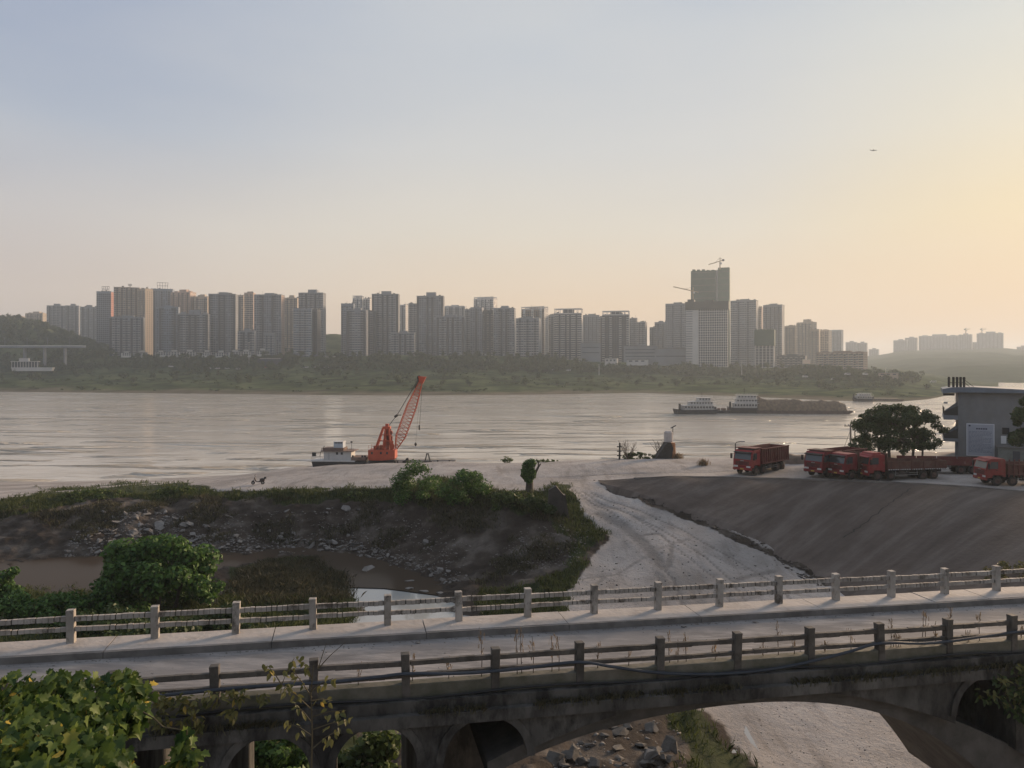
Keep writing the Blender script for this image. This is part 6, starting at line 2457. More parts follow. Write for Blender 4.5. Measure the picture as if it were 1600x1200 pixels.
    k.build('small_text', mat('board_ink2', (.17, .18, .23), (.15, .16, .2)), nb)
    k = MB()
    k.cyl((.38, -.083, bh - .30), (0, 1, 0), .12, .02, 12)
    k.build('emblem', MATS['board_ink'], nb)
    for i, x in enumerate((5.05, 5.85)):
        pp = o + (M @ Vector((x, -2.43 if x > 4.6 else -.05, H(691) + .0)))
        pt = thing('poster', 'left one of two white posters on the annexe wall' if i == 0 else 'right one of two white posters on the annexe wall', 'poster', tuple(o + (M @ Vector((x, -.03, H(692) + .15)))), ang)
        MB().box(0, .62, -.02, .02, 0, 1.05).build('sheet', mat('poster_paper', (.62, .63, .64), (.56, .57, .58)), pt)


station()


# ------------------------------------------------------------------ VEGETATION, ROCKS AND SMALL THINGS OF THE NEAR BANK
lf_bush = leaf_mat('bush_leaves', (0.028, 0.068, 0.017), (0.095, 0.18, 0.038), trans=.3)
lf_dark = leaf_mat('dark_tree_leaves', (0.024, 0.044, 0.013), (0.062, 0.092, 0.026), trans=.25)
lf_shrub = leaf_mat('shrub_leaves', (0.035, 0.06, 0.016), (0.10, 0.14, 0.035), trans=.3)
lf_vine = leaf_mat('vine_leaves', (0.022, 0.052, 0.012), (0.125, 0.175, 0.038), trans=.35, yellow=(.45, .33, .05))
lf_twig = leaf_mat('sapling_leaves', (0.06, 0.07, 0.02), (0.16, 0.15, 0.05), trans=.35, yellow=(.4, .28, .06))
lf_grass = leaf_mat('grass_blades', (0.030, 0.045, 0.014), (0.085, 0.105, 0.032), trans=.3)
lf_dry = leaf_mat('dry_stalks', (0.11, 0.08, 0.05), (0.27, 0.20, 0.12), trans=.2)
lf_brush = leaf_mat('brown_brush', (0.042, 0.042, 0.024), (0.095, 0.088, 0.05), trans=.2)
stone = mat('broken_stone', (0.23, 0.215, 0.20), (0.14, 0.13, 0.12), scale=1.3, bump=.03, dirt=(.09, .08, .07, 1), dscale=1.2, dlo=.5, dhi=.75, coord='World')


def crown_clumps(w, d, h, z0, n, rmin, rmax, rs=rnd, egg=.5):
    cl = []
    for i in range(n):
        a = rs.uniform(0, 2 * math.pi)
        u = rs.uniform(-1, 1)
        rr = (1 if u < 0 else math.sqrt(max(0, 1 - u * u))) * rs.uniform(.2, .92) ** .6
        zz = z0 + h * (.5 + .42 * u)
        r = rs.uniform(rmin, rmax)
        cl.append(((w / 2 * rr * math.cos(a), d / 2 * rr * math.sin(a), zz), (r, r, r * .75), r * r))
    return cl


def tree(name, label, cat, loc, w, d, h, z0, n, rmin, rmax, nleaf, lsize, m, trunks, group=None):
    root = thing(name, label, cat, loc, 0, group)
    cl = crown_clumps(w, d, h, z0, n, rmin, rmax)
    v, f = leaf_cloud(cl, nleaf, lsize)
    link('crown', mesh_np('crown', v, f, 4, mats=[m]), root)
    k = MB()
    for (bx, by, tx, ty, tz, r) in trunks:
        mid = ((bx * .6 + tx * .4) + rnd.uniform(-.2, .2), by * .6 + ty * .4, tz * .5)
        k.tube([(bx, by, -.5), mid, (tx, ty, tz)], [r, r * .75, r * .4], 7)
        for c in rnd.sample(cl, min(5, len(cl))):
            k.tube([mid, ((mid[0] + c[0][0]) / 2, (mid[1] + c[0][1]) / 2, (mid[2] + c[0][2]) / 2 + .2), c[0]], [r * .5, r * .35, r * .12], 5)
    k.build('trunk', bark, root, smooth=True)
    return root


def gp(px, py):
    p = gpick(px, py)
    return p


# the two big trees
p = gpick(1402, 717)
tree('banyan_tree', 'wide dark feathery tree with several trunks behind the truck beds', 'tree', (p.x, p.y, p.z), 13.0, 9, 7.2, .5, 150, .32, 1.05, 26000, .28, lf_dark,
     [(-2.5, 0, -3, 0, 4, .2), (-.8, .5, -1, 0, 5, .22), (.8, 0, 1, 0, 5, .2), (2.3, .4, 3, .2, 4, .2), (3.4, 0, 4, 0, 3.5, .15)])
o = P(1618, 722, 92)
tree('dark_tree', 'dark tree overlapping the right end of the grey building', 'tree', (o.x, o.y, 9), 5.4, 4.6, 6.6, 3.2, 34, .45, 1.0, 9000, .34, lf_dark, [(0, 0, .2, 0, 7, .25), (.4, 0, -1, 0, 6, .2)])
# broad green tree in front of the pond
o = P(246, 958, 58)
zb = gz(o.x, o.y)
tree('broad_tree', 'bright green bushy tree standing before the muddy pond', 'tree', (o.x, o.y, zb), 9.4, 7.0, 5.3, .2, 62, .6, 1.6, 16000, .36, lf_bush, [(0, 0, 0, 0, 4, .22), (1, .3, 2.4, 0, 3.5, .16), (-1, 0, -2.6, .2, 3.2, .16)])

shrubs = [  # px, py(base), Y, width px, height px, material, label
    (30, 985, 53, 120, 55, lf_bush, 'dense low green shrub at the left edge above the railing'),
    (105, 975, 55, 110, 45, lf_bush, 'low spreading green shrub left of the bushy tree'),
    (6, 915, 62, 60, 30, lf_bush, 'small green shrub poking in at the left edge beside the pond'),
    (160, 985, 50, 110, 34, lf_dark, 'dark low shrub under the left side of the bushy tree'),
    (345, 985, 52, 80, 36, lf_dark, 'dark low shrub at the right foot of the bushy tree'),
    (235, 995, 45, 150, 30, lf_dark, 'dark creeping shrub behind the second bay of the far railing'),
    (420, 1190, 31, 140, 60, lf_bush, 'green undergrowth seen through the left bridge arch'),
    (575, 1195, 31, 100, 55, lf_shrub, 'yellow green undergrowth seen through the arch beside the dark one'),
]
for px, py, Y, wp, hp, m, lb in shrubs:
    o = P(px, py, Y)
    s = Y / F
    z = gz(o.x, o.y)
    root = thing('shrub', lb, 'shrub', (o.x, o.y, z), 0)
    h = max(o.z - z + hp * s, hp * s * .8)
    cl = crown_clumps(wp * s, wp * s * .7, h, 0, 18, max(wp * s * .10, .5), max(wp * s * .2, .75))
    v, f = leaf_cloud(cl, 3200, .26)
    link('crown', mesh_np('crown', v, f, 4, mats=[m]), root)
for px, py, wp, hp, n, m, lb in [
        (652, 776, 76, 48, 4200, lf_bush, 'round creeper-grown shrub on the bank top, left of its neighbour'),
        (735, 784, 88, 44, 4600, lf_bush, 'broad bright shrub on the bank top in the middle of the three'),
        (790, 790, 60, 22, 2200, lf_shrub, 'flat shrub at the foot of the pollarded tree'),
        (850, 800, 60, 30, 2600, lf_dark, 'dark hanging creeper below the broken wall stub'),
        (560, 775, 60, 9, 900, lf_shrub, 'low green tuft on the bank rim left of the round shrub'),
        (280, 772, 90, 12, 1500, lf_shrub, 'yellowish grass tuft on the left bank rim'),
        (150, 778, 120, 14, 1800, lf_shrub, 'long green tuft on the far left bank rim'),
        (1000, 714, 60, 11, 1400, lf_dark, 'low green bush mound at the water edge beside the mooring post'),
        (850, 722, 50, 6, 500, lf_shrub, 'thin strip of green weeds on the beach crest'),
        (792, 721, 16, 12, 240, lf_shrub, 'small upright weed on the beach crest'),
        (1580, 905, 90, 22, 900, lf_twig, 'brownish scrub on the concrete slope at the right edge')]:
    p = gpick(px, py)
    s = p.y / F
    root = thing('shrub', lb, 'shrub', (p.x, p.y, near_z(p.x, p.y) - .2), 0)
    cl = crown_clumps(wp * s, wp * s * .6, hp * s * 1.15, -.1, max(14, int(wp / hp * 7)), hp * s * .22, hp * s * .42)
    v, f = leaf_cloud(cl, n, .24)
    link('crown', mesh_np('crown', v, f, 4, mats=[m]), root)

# pollarded tree with a bare side branch
p = gpick(827, 769)
s = p.y / F
root = thing('pollarded_tree', 'thick lopped tree stump with leafy head and one bare branch', 'tree', tuple(p), 0)
k = MB()
k.tube([(0, 0, -.4), (.05, 0, 1.2), (0, 0, 2.4), (.05, 0, 3.0)], [.5, .4, .4, .3], 10)
k.tube([(.2, 0, 1.6), (.75, 0, 2.3), (1.05, 0, 2.9), (1.3, 0, 3.2)], [.22, .15, .12, .06], 6)
k.tube([(1.05, 0, 2.9), (1.0, 0, 3.5)], [.1, .05], 5)
k.tube([(-.2, 0, 1.2), (-.75, 0, 1.7), (-1.0, 0, 1.9)], [.2, .13, .08], 6)
k.build('trunk', bark, root, smooth=True)
cl = [((-.1, -.2, 2.9), (.75, .7, .8), 1.3), ((.2, -.3, 3.3), (.6, .6, .5), .8), ((-.45, -.2, 2.2), (.5, .5, .7), .9), ((.3, -.4, 2.1), (.45, .45, .7), .8), ((-.1, -.45, 1.5), (.5, .4, .5), .5)]
v, f = leaf_cloud(cl, 2300, .22)
link('crown', mesh_np('crown', v, f, 4, mats=[lf_bush]), root)
# broken wall stub beside it
p = gpick(868, 800)
root = thing('wall_stub', 'leaning dark stub of a broken concrete wall at the bank end', 'wall', tuple(p), 0)
MB().prism([(-.9, -.6), (1.15, -.6), (.75, 1.9), (.05, 2.75), (-.7, 2.35)], -.35, .35).build('stub', mat('dark_wall', (.075, .065, .058), (.045, .04, .036), scale=1, bump=.04), root)
MB().prism([(1.16, -.6), (1.4, -.6), (1.0, 1.8), (.77, 1.85)], -.5, .5).build('buttress', MATS['dark_wall'], root)

# ---- grass and brush, as scattered blades (uncountable)
ga = np.empty(GX.size, np.float32)
ground.data.attributes['grass'].data.foreach_get('value', ga)
ga = ga.reshape(GX.shape)
nr_, nc_ = GX.shape


def scatter(n, ok):
    """random points over the near ground, thinned by ok(px, py, grass) -> positions"""
    i = nrs.rand(n) * (nr_ - 2)
    j = nrs.rand(n) * (nc_ - 2)
    i0, j0 = i.astype(int), j.astype(int)
    fi, fj = i - i0, j - j0

    def itp(A_):
        return (A_[i0, j0] * (1 - fi) * (1 - fj) + A_[i0 + 1, j0] * fi * (1 - fj) + A_[i0, j0 + 1] * (1 - fi) * fj + A_[i0 + 1, j0 + 1] * fi * fj)
    x, y, z, g = itp(GX), itp(GY), itp(GZ), itp(ga)
    px, py = 800 + x / y * F, YH + (HC - z) / y * F
    m = ok(px, py, g, x, y) & (y > 12)
    return np.stack([x, y, z], -1)[m]


def blades(pts_, hmin, hmax, wid, per=4, spread=.25, lean=.5):
    n = len(pts_) * per
    b = np.repeat(pts_, per, 0) + np.concatenate([nrs.normal(size=(n, 2)) * spread, np.zeros((n, 1))], 1)
    h = hmin + (hmax - hmin) * nrs.rand(n)
    a = nrs.rand(n) * 2 * math.pi
    dx = np.stack([np.cos(a), np.sin(a), np.zeros(n)], -1)
    le = np.stack([nrs.normal(size=n) * lean, nrs.normal(size=n) * lean, np.zeros(n)], -1) * h[:, None]
    top = b + le + np.stack([np.zeros(n), np.zeros(n), h], -1)
    mid = b + le * .35 + np.stack([np.zeros(n), np.zeros(n), h * .6], -1)
    w = wid * (.6 + .8 * nrs.rand(n))[:, None]
    b[:, 2] -= .08
    v = np.stack([b - dx * w * .5, b + dx * w * .5, mid + dx * w * .45, top, mid - dx * w * .45], 1).reshape(-1, 3)
    f = np.arange(n * 5).reshape(n, 5)
    return v, f


def stuff(name, label, v, f, k, m):
    o = link(name, mesh_np(name, v, f, k, mats=[m]))
    tag(o, label, None, None, 'stuff')
    return o


P1 = scatter(200000, lambda px, py, g, x, y: (g > .5) & (px > -150) & (px < 1750) & (fbm(x * .5, y * .5, 3) + .02 + .2 * nrs.rand(len(x)) > 0) & ~((py > 880) & (py < 935) & (px > 340) & (px < 545)))
sel = nrs.rand(len(P1)) < min(1, 42000 / max(len(P1), 1))
v, f = blades(P1[sel], .18, .55, .055, 4, .22)
stuff('grass', 'rough grass growing along the bank top and slopes', v, f, 5, lf_grass)
P2 = scatter(260000, lambda px, py, g, x, y: inpoly(px, py, [(355, 930), (370, 895), (420, 878), (500, 872), (545, 890), (548, 930), (520, 945), (380, 945)]) & (nrs.rand(len(x)) < .9))
sel = nrs.rand(len(P2)) < min(1, 5000 / max(len(P2), 1))
v, f = blades(P2[sel], .2, .6, .05, 6, .3, .5)
stuff('dry_brush', 'brown brushwood covering the low islet in the pond', v, f, 5, lf_brush)
P3 = scatter(300000, lambda px, py, g, x, y: (inpoly(px, py, [(-100, 820), (60, 790), (330, 775), (640, 775), (880, 790), (900, 860), (760, 920), (640, 860), (300, 845), (-100, 870)])) & (fbm(x * .3 + 5, y * .3, 3) > .02))
sel = nrs.rand(len(P3)) < min(1, 9000 / max(len(P3), 1))
v, f = blades(P3[sel], .15, .5, .05, 4, .3, .6)
stuff('bank_weeds', 'dull weeds hanging on the dark earth bank', v, f, 5, lf_brush)

# ---- rubble: broken stones
rock_me = []
for i in range(9):
    bm = bmesh.new()
    for j in range(13):
        d = Vector((rnd.gauss(0, 1), rnd.gauss(0, 1), rnd.gauss(0, 1))).normalized()
        bm.verts.new((d.x * .55 * rnd.uniform(.8, 1.1), d.y * .45 * rnd.uniform(.8, 1.1), d.z * .25 * rnd.uniform(.8, 1.1)))
    bmesh.ops.convex_hull(bm, input=bm.verts)
    for vv in [vv for vv in bm.verts if not vv.link_faces]:
        bm.verts.remove(vv)
    me = bpy.data.meshes.new('rock')
    bm.to_mesh(me)
    bm.free()
    me.materials.append(stone)
    rock_me.append(me)


rock_dark = []
for me in rock_me:
    m2 = me.copy()
    m2.materials.clear()
    m2.materials.append(mat('dark_stone', (.13, .12, .108), (.07, .064, .058), scale=1.3, bump=.04, dirt=(.05, .042, .035, 1), dscale=1.2, coord='World'))  # darker copy of the rock colour for boulders under the main arch
    rock_dark.append(m2)


def rock(px, py, size, label, group, sc=(1, 1, 1)):
    p = gpick(px, py)
    if p is None:
        return None
    o = link('rock', rock_me[rnd.randrange(len(rock_me))])
    tag(o, label, 'rock', group)
    z = p.z
    o.location = (p.x, p.y, z + size * .10)
    o.rotation_euler = (rnd.uniform(-.5, .5), rnd.uniform(-.5, .5), rnd.uniform(0, 6.28))
    o.scale = (size * sc[0] * rnd.uniform(.75, 1.3), size * sc[1] * rnd.uniform(.75, 1.2), size * sc[2] * rnd.uniform(.7, 1.3))
    return o


cnt = 0
for (n, poly, smin, smax, lab, grp) in [
        (125, [(235, 858), (300, 835), (430, 840), (560, 845), (640, 878), (600, 878), (540, 864), (450, 860), (330, 862), (240, 868)], .35, 1.15, 'grey broken stone in the rubble line along the pond edge', 'rubble stones along the pond edge'),
        (75, [(95, 872), (120, 840), (165, 800), (250, 795), (300, 815), (280, 850), (200, 868)], .35, 1.4, 'grey slab-like stone in the heap on the left bank slope', 'stones heaped on the left bank slope'),
        (38, [(280, 800), (480, 790), (620, 800), (700, 840), (640, 860), (420, 838), (300, 832)], .3, .95, 'scattered grey stone lying on the dark earth bank', 'stones scattered on the dark earth bank'),
        (24, [(640, 872), (690, 890), (740, 900), (700, 915), (660, 895)], .3, 1.0, 'grey stone at the bend of the pond below the mound', 'stones at the bend of the pond'),
        (34, [(860, 1200), (900, 1165), (980, 1130), (1050, 1130), (1050, 1200)], .4, 1.35, 'dark grey boulder in the heap under the main arch', 'boulders heaped under the main arch')]:
    k = 0
    xs = [a for a, b in poly]
    ys = [b for a, b in poly]
    while k < n:
        x, y = rnd.uniform(min(xs), max(xs)), rnd.uniform(min(ys), max(ys))
        if not inpoly([x], [y], poly)[0]:
            continue
        ob = rock(x, y, smin + (smax - smin) * rnd.random() ** 2.2, lab, grp)
        if ob:
            k += 1
            if 'arch' in grp:
                ob.data = rock_dark[rnd.randrange(9)]
for px, py, sz, sc, lb in [(576, 889, 1.7, (1.2, .9, .7), 'flat pale boulder standing alone in the muddy pond'), (248, 876, 1.5, (1.1, 1, 1), 'large pale stone at the left end of the rubble by the pond'), (540, 795, 1.8, (1, .9, 1), 'tall pale stone sticking out high on the earth bank'), (1023, 1183, 1.15, (1, 1, 1.5), 'squared pale boulder at the front of the heap under the arch'),
                            (640, 920, .6, (1.6, 1, .6), 'low wet stone on the ridge between pond and pool, left one'), (662, 924, .7, (1.5, 1, .6), 'low wet stone on the ridge between pond and pool, middle one'), (690, 928, .8, (1.5, 1, .6), 'low wet stone on the ridge between pond and pool, right one'), (640, 908, .5, (2, 1, .5), 'thin dark slab lying in the pond before the ridge')]:
    p = P(px, py, 20 * F / (py - YH)) if py < 940 and px < 700 and py > 880 else gpick(px, py)
    o = link('rock', rock_me[rnd.randrange(len(rock_me))])
    tag(o, lb, 'rock')
    o.location = (p.x, p.y, p.z + .05)
    o.scale = (sz * sc[0], sz * sc[1], sz * sc[2])
    o.rotation_euler = (0, 0, rnd.uniform(0, 6))


def rubble(name, label, spec, m):
    V, Fc, n0 = [], [], 0
    base_v = []
    for me in rock_me:
        vv = np.array([q.co[:] for q in me.vertices])
        ff = [tuple(p_.vertices) for p_ in me.polygons]
        base_v.append((vv, np.array([t for t in ff if len(t) == 3])))
    for n, okf, smin, smax in spec:
        pp = scatter(150000, okf)
        nrs.shuffle(pp)
        for p_ in pp[:n]:
            vv, ff = base_v[rnd.randrange(len(base_v))]
            a = rnd.uniform(0, 6.28)
            s_ = smin + (smax - smin) * rnd.random() ** 2
            ca, sa = math.cos(a), math.sin(a)
            w = vv * s_ * np.array([rnd.uniform(.7, 1.3), rnd.uniform(.7, 1.3), rnd.uniform(.7, 1.3)])
            w = np.stack([w[:, 0] * ca - w[:, 1] * sa, w[:, 0] * sa + w[:, 1] * ca, w[:, 2]], -1) + p_
            V.append(w)
            Fc.append(ff + n0)
            n0 += len(w)
    stuff(name, label, np.concatenate(V), np.concatenate(Fc), 3, m)


ip = lambda poly: (lambda px, py, g, x, y: inpoly(px, py, poly))
rubble('stone_rubble', 'small broken stone scattered over the pond bank', [
    (2600, ip([(230, 872), (240, 850), (300, 838), (430, 841), (560, 845), (650, 872), (700, 900), (640, 892), (560, 870), (450, 864), (300, 865)]), .14, .5),
    (2200, ip([(95, 878), (115, 835), (160, 798), (250, 790), (300, 815), (290, 860), (200, 874)]), .12, .5),
    (700, ip([(820, 825), (930, 815), (900, 880), (800, 900), (760, 880)]), .1, .32),
    (900, ip([(280, 800), (620, 795), (740, 850), (720, 910), (600, 860), (300, 840)]), .1, .35),
    (160, ip([(850, 1210), (900, 1160), (980, 1125), (1060, 1128), (1080, 1210)]), .1, .35)], stone)
rubble('slope_debris', 'dark driftwood and stones along the foot of the concrete slope', [
    (420, ip([(925, 748), (990, 762), (1060, 790), (1130, 820), (1200, 848), (1260, 890), (1300, 915), (1270, 915), (1190, 862), (1080, 808), (960, 768)]), .12, .6)],
    mat('dark_debris', (.085, .07, .06), (.045, .038, .033), scale=2, coord='World'))
rubble('track_litter', 'small dark clods and scraps strewn over the pale track', [
    (330, ip([(900, 770), (1000, 790), (1230, 890), (1220, 930), (900, 930), (960, 850)]), .06, .28),
    (2600, ip([(1080, 1095), (1560, 1095), (1560, 1215), (1180, 1215)]), .03, .13)], MATS['dark_debris'])

# ------------------------------------------------------------------ things on the shore
p = gpick(968, 714)
s = p.y / F
root = thing('mooring_post', 'thin dark mooring post with cleats at the water edge', 'post', tuple(p), 0)
MB().tube([(0, 0, -.3), (.05, 0, 26 * s)], [.14, .12], 8).build('pole', steel_dk, root)
for z in (6, 13, 20):
    MB().bar((-.35, 0, z * s), (.3, 0, z * s), .14).build('cleat', steel_dk, root)
p = gpick(1040, 713)
root = thing('river_beacon', 'squat river beacon with a lit orange flank on a dark stone foot', 'beacon', tuple(p), 0)
MB().prism([(-1.9, -.4), (.6, -.4), (.9, 1.6), (.55, 2.4), (.0, 2.4), (-.6, 1.5)], -1, 1).build('stone_foot', mat('dark_wall', None), root)
MB().tube([(.95, -.4, -.4), (.95, -.4, 2.3)], [.5, .36], 10).build('shaft', mat('beacon_sunlit', (.5, .24, .12), (.36, .17, .09), scale=2), root)  # low sun on the column is put into its orange colour
MB().tube([(.4, 0, 2.4), (.4, 0, 3.75), (.4, 0, 3.95)], [.62, .62, .45], 14).build('drum', mat('beacon_white', (.52, .47, .44), (.42, .38, .36), scale=2), root)
k = MB()
k.tube([(1.0, 0, 3.0), (1.05, 0, 4.5)], .05, 5)
k.build('lamp_pole', steel_dk, root)
MB().cbox((1.1, 0, 4.55), (.8, .5, .08), Matrix.Rotation(-.5, 3, 'Y')).build('solar_panel', hull_dark, root)


def bare_shrub(px, py, hpx, label, n=16):
    p = gpick(px, py)
    s = p.y / F
    root = thing('bare_shrub', label, 'shrub', tuple(p), 0)
    k = MB()
    for i in range(n):
        a = rnd.uniform(-.6, .6)
        h = hpx * s * rnd.uniform(.6, 1)
        t = Vector((math.sin(a) * h, rnd.uniform(-.5, .5), math.cos(a) * h))
        m_ = t * .5 + Vector((rnd.uniform(-.15, .15), 0, 0))
        k.tube([(0, 0, -.1), m_, t], [.04, .03, .012], 4)
        for j in range(3):
            b_ = m_.lerp(t, rnd.uniform(0, .8))
            k.tube([b_, b_ + Vector((rnd.uniform(-.5, .5), rnd.uniform(-.3, .3), rnd.uniform(.2, .7)))], [.02, .008], 4)
    k.build('twigs', mat('dry_twigs', (.16, .12, .085), (.10, .075, .055), scale=3), root)


bare_shrub(981, 713, 33, 'bare grey shrub right beside the mooring post')
bare_shrub(1032, 712, 30, 'bare leaning shrub left of the squat river beacon')
for px, py, hp, lb in [(1100, 727, 12, 'isolated tuft of dry yellow grass on the sandy yard'), (1058, 715, 12, 'dry grass tuft at the foot of the squat beacon')]:
    p = gpick(px, py)
    v, f = blades(np.array([[rnd.gauss(0, .35), rnd.gauss(0, .3), 0] for _ in range(60)]), .4, 1.0, .05, 3, .1, .2)
    root = thing('dry_grass_tuft', lb, 'grass tuft', tuple(p))
    link('stalks', mesh_np('stalks', v, f, 5, mats=[lf_dry]), root)
# earth mound behind the lone truck
p = gpick(1243, 722)
xs, ys = np.meshgrid(np.linspace(-3.4, 3.4, 26), np.linspace(-2, 2, 14))
zz = 1.15 * np.clip(1 - (xs / 3.2) ** 2 - (ys / 1.9) ** 2, 0, 1) ** .7 * (1 + .8 * fbm(xs * .8, ys * .8)) - .08
idx = np.arange(xs.size).reshape(xs.shape)
me = mesh_np('earth_mound', np.stack([xs, ys, zz], -1).reshape(-1, 3), np.stack([idx[:-1, :-1], idx[:-1, 1:], idx[1:, 1:], idx[1:, :-1]], -1).reshape(-1, 4), 4, mats=[mat('mound_earth', (.16, .12, .09), (.09, .07, .055), scale=1.2, bump=.06)])
o = link('earth_mound', me)
o.location = p
tag(o, 'low brown earth mound just right of the lone truck', 'mound')
# street lamp and utility pole
p = P(1149, 722, 112)
p.z = gz(p.x, p.y)
root = thing('street_lamp', 'thin street lamp with a short arm behind the lone truck', 'street lamp', tuple(p))
h = HC + (YH - 691) * 112 / F - p.z
k = MB()
k.tube([(0, 0, -.3), (0, 0, h - .2), (.15, 0, h), (.9, 0, h + .12)], [.09, .08, .06, .05], 7)
k.build('pole', steel_dk, root)
MB().cbox((1.05, 0, h + .1), (.6, .22, .12)).build('lamp_head', w_grey, root)
p = P(1329, 712, 113)
p.z = gz(p.x, p.y)
root = thing('utility_pole', 'wooden utility pole with crossarm and stay left of the wide tree', 'utility pole', tuple(p))
h = HC + (YH - 663) * 113 / F - p.z
pm = mat('pole_concrete', (.30, .26, .22), (.22, .19, .16), scale=1)
MB().tube([(0, 0, -.3), (0, 0, h)], [.17, .12], 8).build('pole', pm, root)
MB().box(-.9, .5, -.06, .06, h - .3, h - .18).build('crossarm', steel_dk, root)
for x in (-.8, -.3, .4):
    MB().cyl((x, 0, h - .08), (0, 0, 1), .05, .2, 6).build('insulator', w_grey, root)
MB().tube([(0, 0, h - .8), (-1.5, -.5, 0)], .025, 4).build('stay_wire', cable_m, root)
MB().tube([(.9, .3, -.2), (.75, .3, 3.2)], [.1, .08], 6).build('stub_pole', pm, root)


# scooter on the beach
def scooter():
    p = gpick(403, 757)
    root = thing('scooter', 'dark motor scooter parked alone on the pale beach', 'scooter', (p.x, p.y, p.z), R(188))
    wm_, bm_ = rubber, mat('scooter_body', (.05, .035, .035), (.035, .025, .025), rough=.4, spec=.5)
    for x, nm in ((-.62, 'wheel'), (.62, 'wheel')):
        w = MB().cyl((x, 0, .24), (0, 1, 0), .24, .1, 16).build('wheel', wm_, root)
        MB().cyl((x, 0, .24), (0, 1, 0), .13, .11, 10).build('rim', chrome_m, w)
    MB().prism([(-.85, .42), (-.55, .38), (-.2, .32), (.1, .32), (.12, .42), (-.2, .46), (-.28, .68), (-.9, .72)], -.16, .16).build('body', bm_, root, bevel=.02)
    MB().prism([(-.92, .725), (-.25, .685), (-.22, .76), (-.5, .82), (-.9, .80)], -.14, .14).build('seat', steel_dk, root, bevel=.02)
    MB().prism([(.12, .35), (.3, .42), (.48, .95), (.38, .98), (.2, .5), (.1, .44)], -.2, .2).build('leg_shield', bm_, root, bevel=.015)
    k = MB()
    k.tube([(.62, 0, .24), (.42, 0, .95), (.38, 0, 1.04)], .035, 6)
    k.tube([(.30, -.34, 1.06), (.38, 0, 1.04), (.30, .34, 1.06)], .022, 6)
    k.build('fork', steel_dk, root)
    MB().cbox((.47, 0, .98), (.12, .2, .14)).build('headlight', lamp_m, root)
    for sg in (-1, 1):
        MB().tube([(.36, sg * .22, 1.06), (.38, sg * .3, 1.24)], .012, 4).build('mirror_stem', steel_dk, root)
        MB().cbox((.38, sg * .31, 1.28), (.03, .12, .08)).build('mirror', steel_dk, root)
    MB().cbox((-.95, 0, .88), (.28, .3, .24)).build('top_box', steel_dk, root, bevel=.02)
    MB().prism([(.45, .48), (.85, .44), (.84, .47), (.62, .56), (.46, .53)], -.08, .08).build('mudguard', bm_, root)


scooter()

# ------------------------------------------------------------------ on and along the bridge
# sagging hose along the near railing
pts_h = []
for px, py in [(250, 1087), (330, 1078), (420, 1070), (520, 1066), (600, 1056), (640, 1051), (700, 1053), (772, 1049), (850, 1040), (905, 1032), (950, 1040), (1010, 1050), (1080, 1054), (1150, 1052), (1210, 1045), (1270, 1033), (1330, 1017), (1375, 1002), (1430, 1006), (1481, 1003), (1540, 993), (1583, 988), (1640, 980)]:
    s_, h_ = face_sh(px, py, -.17)
    pts_h.append((s_, h_))
k = MB()
pl = []
for (a, b_), (c, d) in zip(pts_h, pts_h[1:]):
    for i in range(4):
        f = i / 4
        pl.append((a + (c - a) * f, b_ + (d - b_) * f))
xs_ = np.array([a for a, b_ in pl])
hs_ = np.convolve(np.pad(np.array([b_ for a, b_ in pl]), 2, 'edge'), np.ones(5) / 5, 'valid')
off = Bp(15, -.17, 0)
k.tube([Bp(a, -.19 if h_ > -.1 else -.40, h_) - off for a, h_ in zip(xs_, hs_)], .045, 7)
o = k.build('hose', mat('hose_blue_black', (.045, .055, .07), (.028, .034, .045), rough=.45, scale=.5), None, smooth=True)
o.location = off
tag(o, 'dark blue hose sagging along the near railing of the bridge', 'hose')
k = MB()
k.tube([Bp(a, -.17, -.02 + .05 * math.sin(a * .9)) - off for a in np.linspace(-8, 36, 120)], .03, 6)
o = k.build('cable', cable_m, None, smooth=True)
o.location = off
tag(o, 'thin black cable lying along the kerb under the near railing', 'cable')
# black tyre left on the road
c = Bp(face_sh(358, 1063, .8)[0], .8, 0)
root = thing('old_tyre', 'old black tyre lying on the road behind the near railing', 'tyre', (c.x, c.y, c.z + .04))
k = MB()
n1, n2 = 20, 8
vs = [((.34 + .11 * math.cos(2 * math.pi * j / n2)) * math.cos(2 * math.pi * i / n1), (.34 + .11 * math.cos(2 * math.pi * j / n2)) * math.sin(2 * math.pi * i / n1), .11 * math.sin(2 * math.pi * j / n2)) for i in range(n1) for j in range(n2)]
k.add(vs, [(i * n2 + j, ((i + 1) % n1) * n2 + j, ((i + 1) % n1) * n2 + (j + 1) % n2, i * n2 + (j + 1) % n2) for i in range(n1) for j in range(n2)])
k.build('tread', rubber, root, smooth=True)
# pale posts added behind the left arches, standing for sunlit pier edges
for px, py, w_, lb in [(197, 1166, 25, 'pale post added for a lit pier edge, left of its twin'), (365, 1150, 12, 'narrow pale post added for a lit pier edge inside the left arch')]:
    Y = 30.0
    o = P(px, py, Y)
    root = thing('lit_edge_post', lb, 'pier', (o.x, o.y, o.z))
    r = w_ / 2 / F * Y
    MB().tube([(0, 0, -4), (0, 0, .3)], [r, r], 12).build('shaft', mat('lit_edge_concrete', (.34, .31, .27), (.22, .2, .175), scale=2, bump=.02, dirt=(.12, .1, .085, 1), dscale=1.5), root, smooth=True)
    MB().box(-r * 1.3, r * 1.3, -r * 1.3, r * 1.3, .3, .6).build('lit_edge_cap', MATS['lit_edge_concrete'], root)


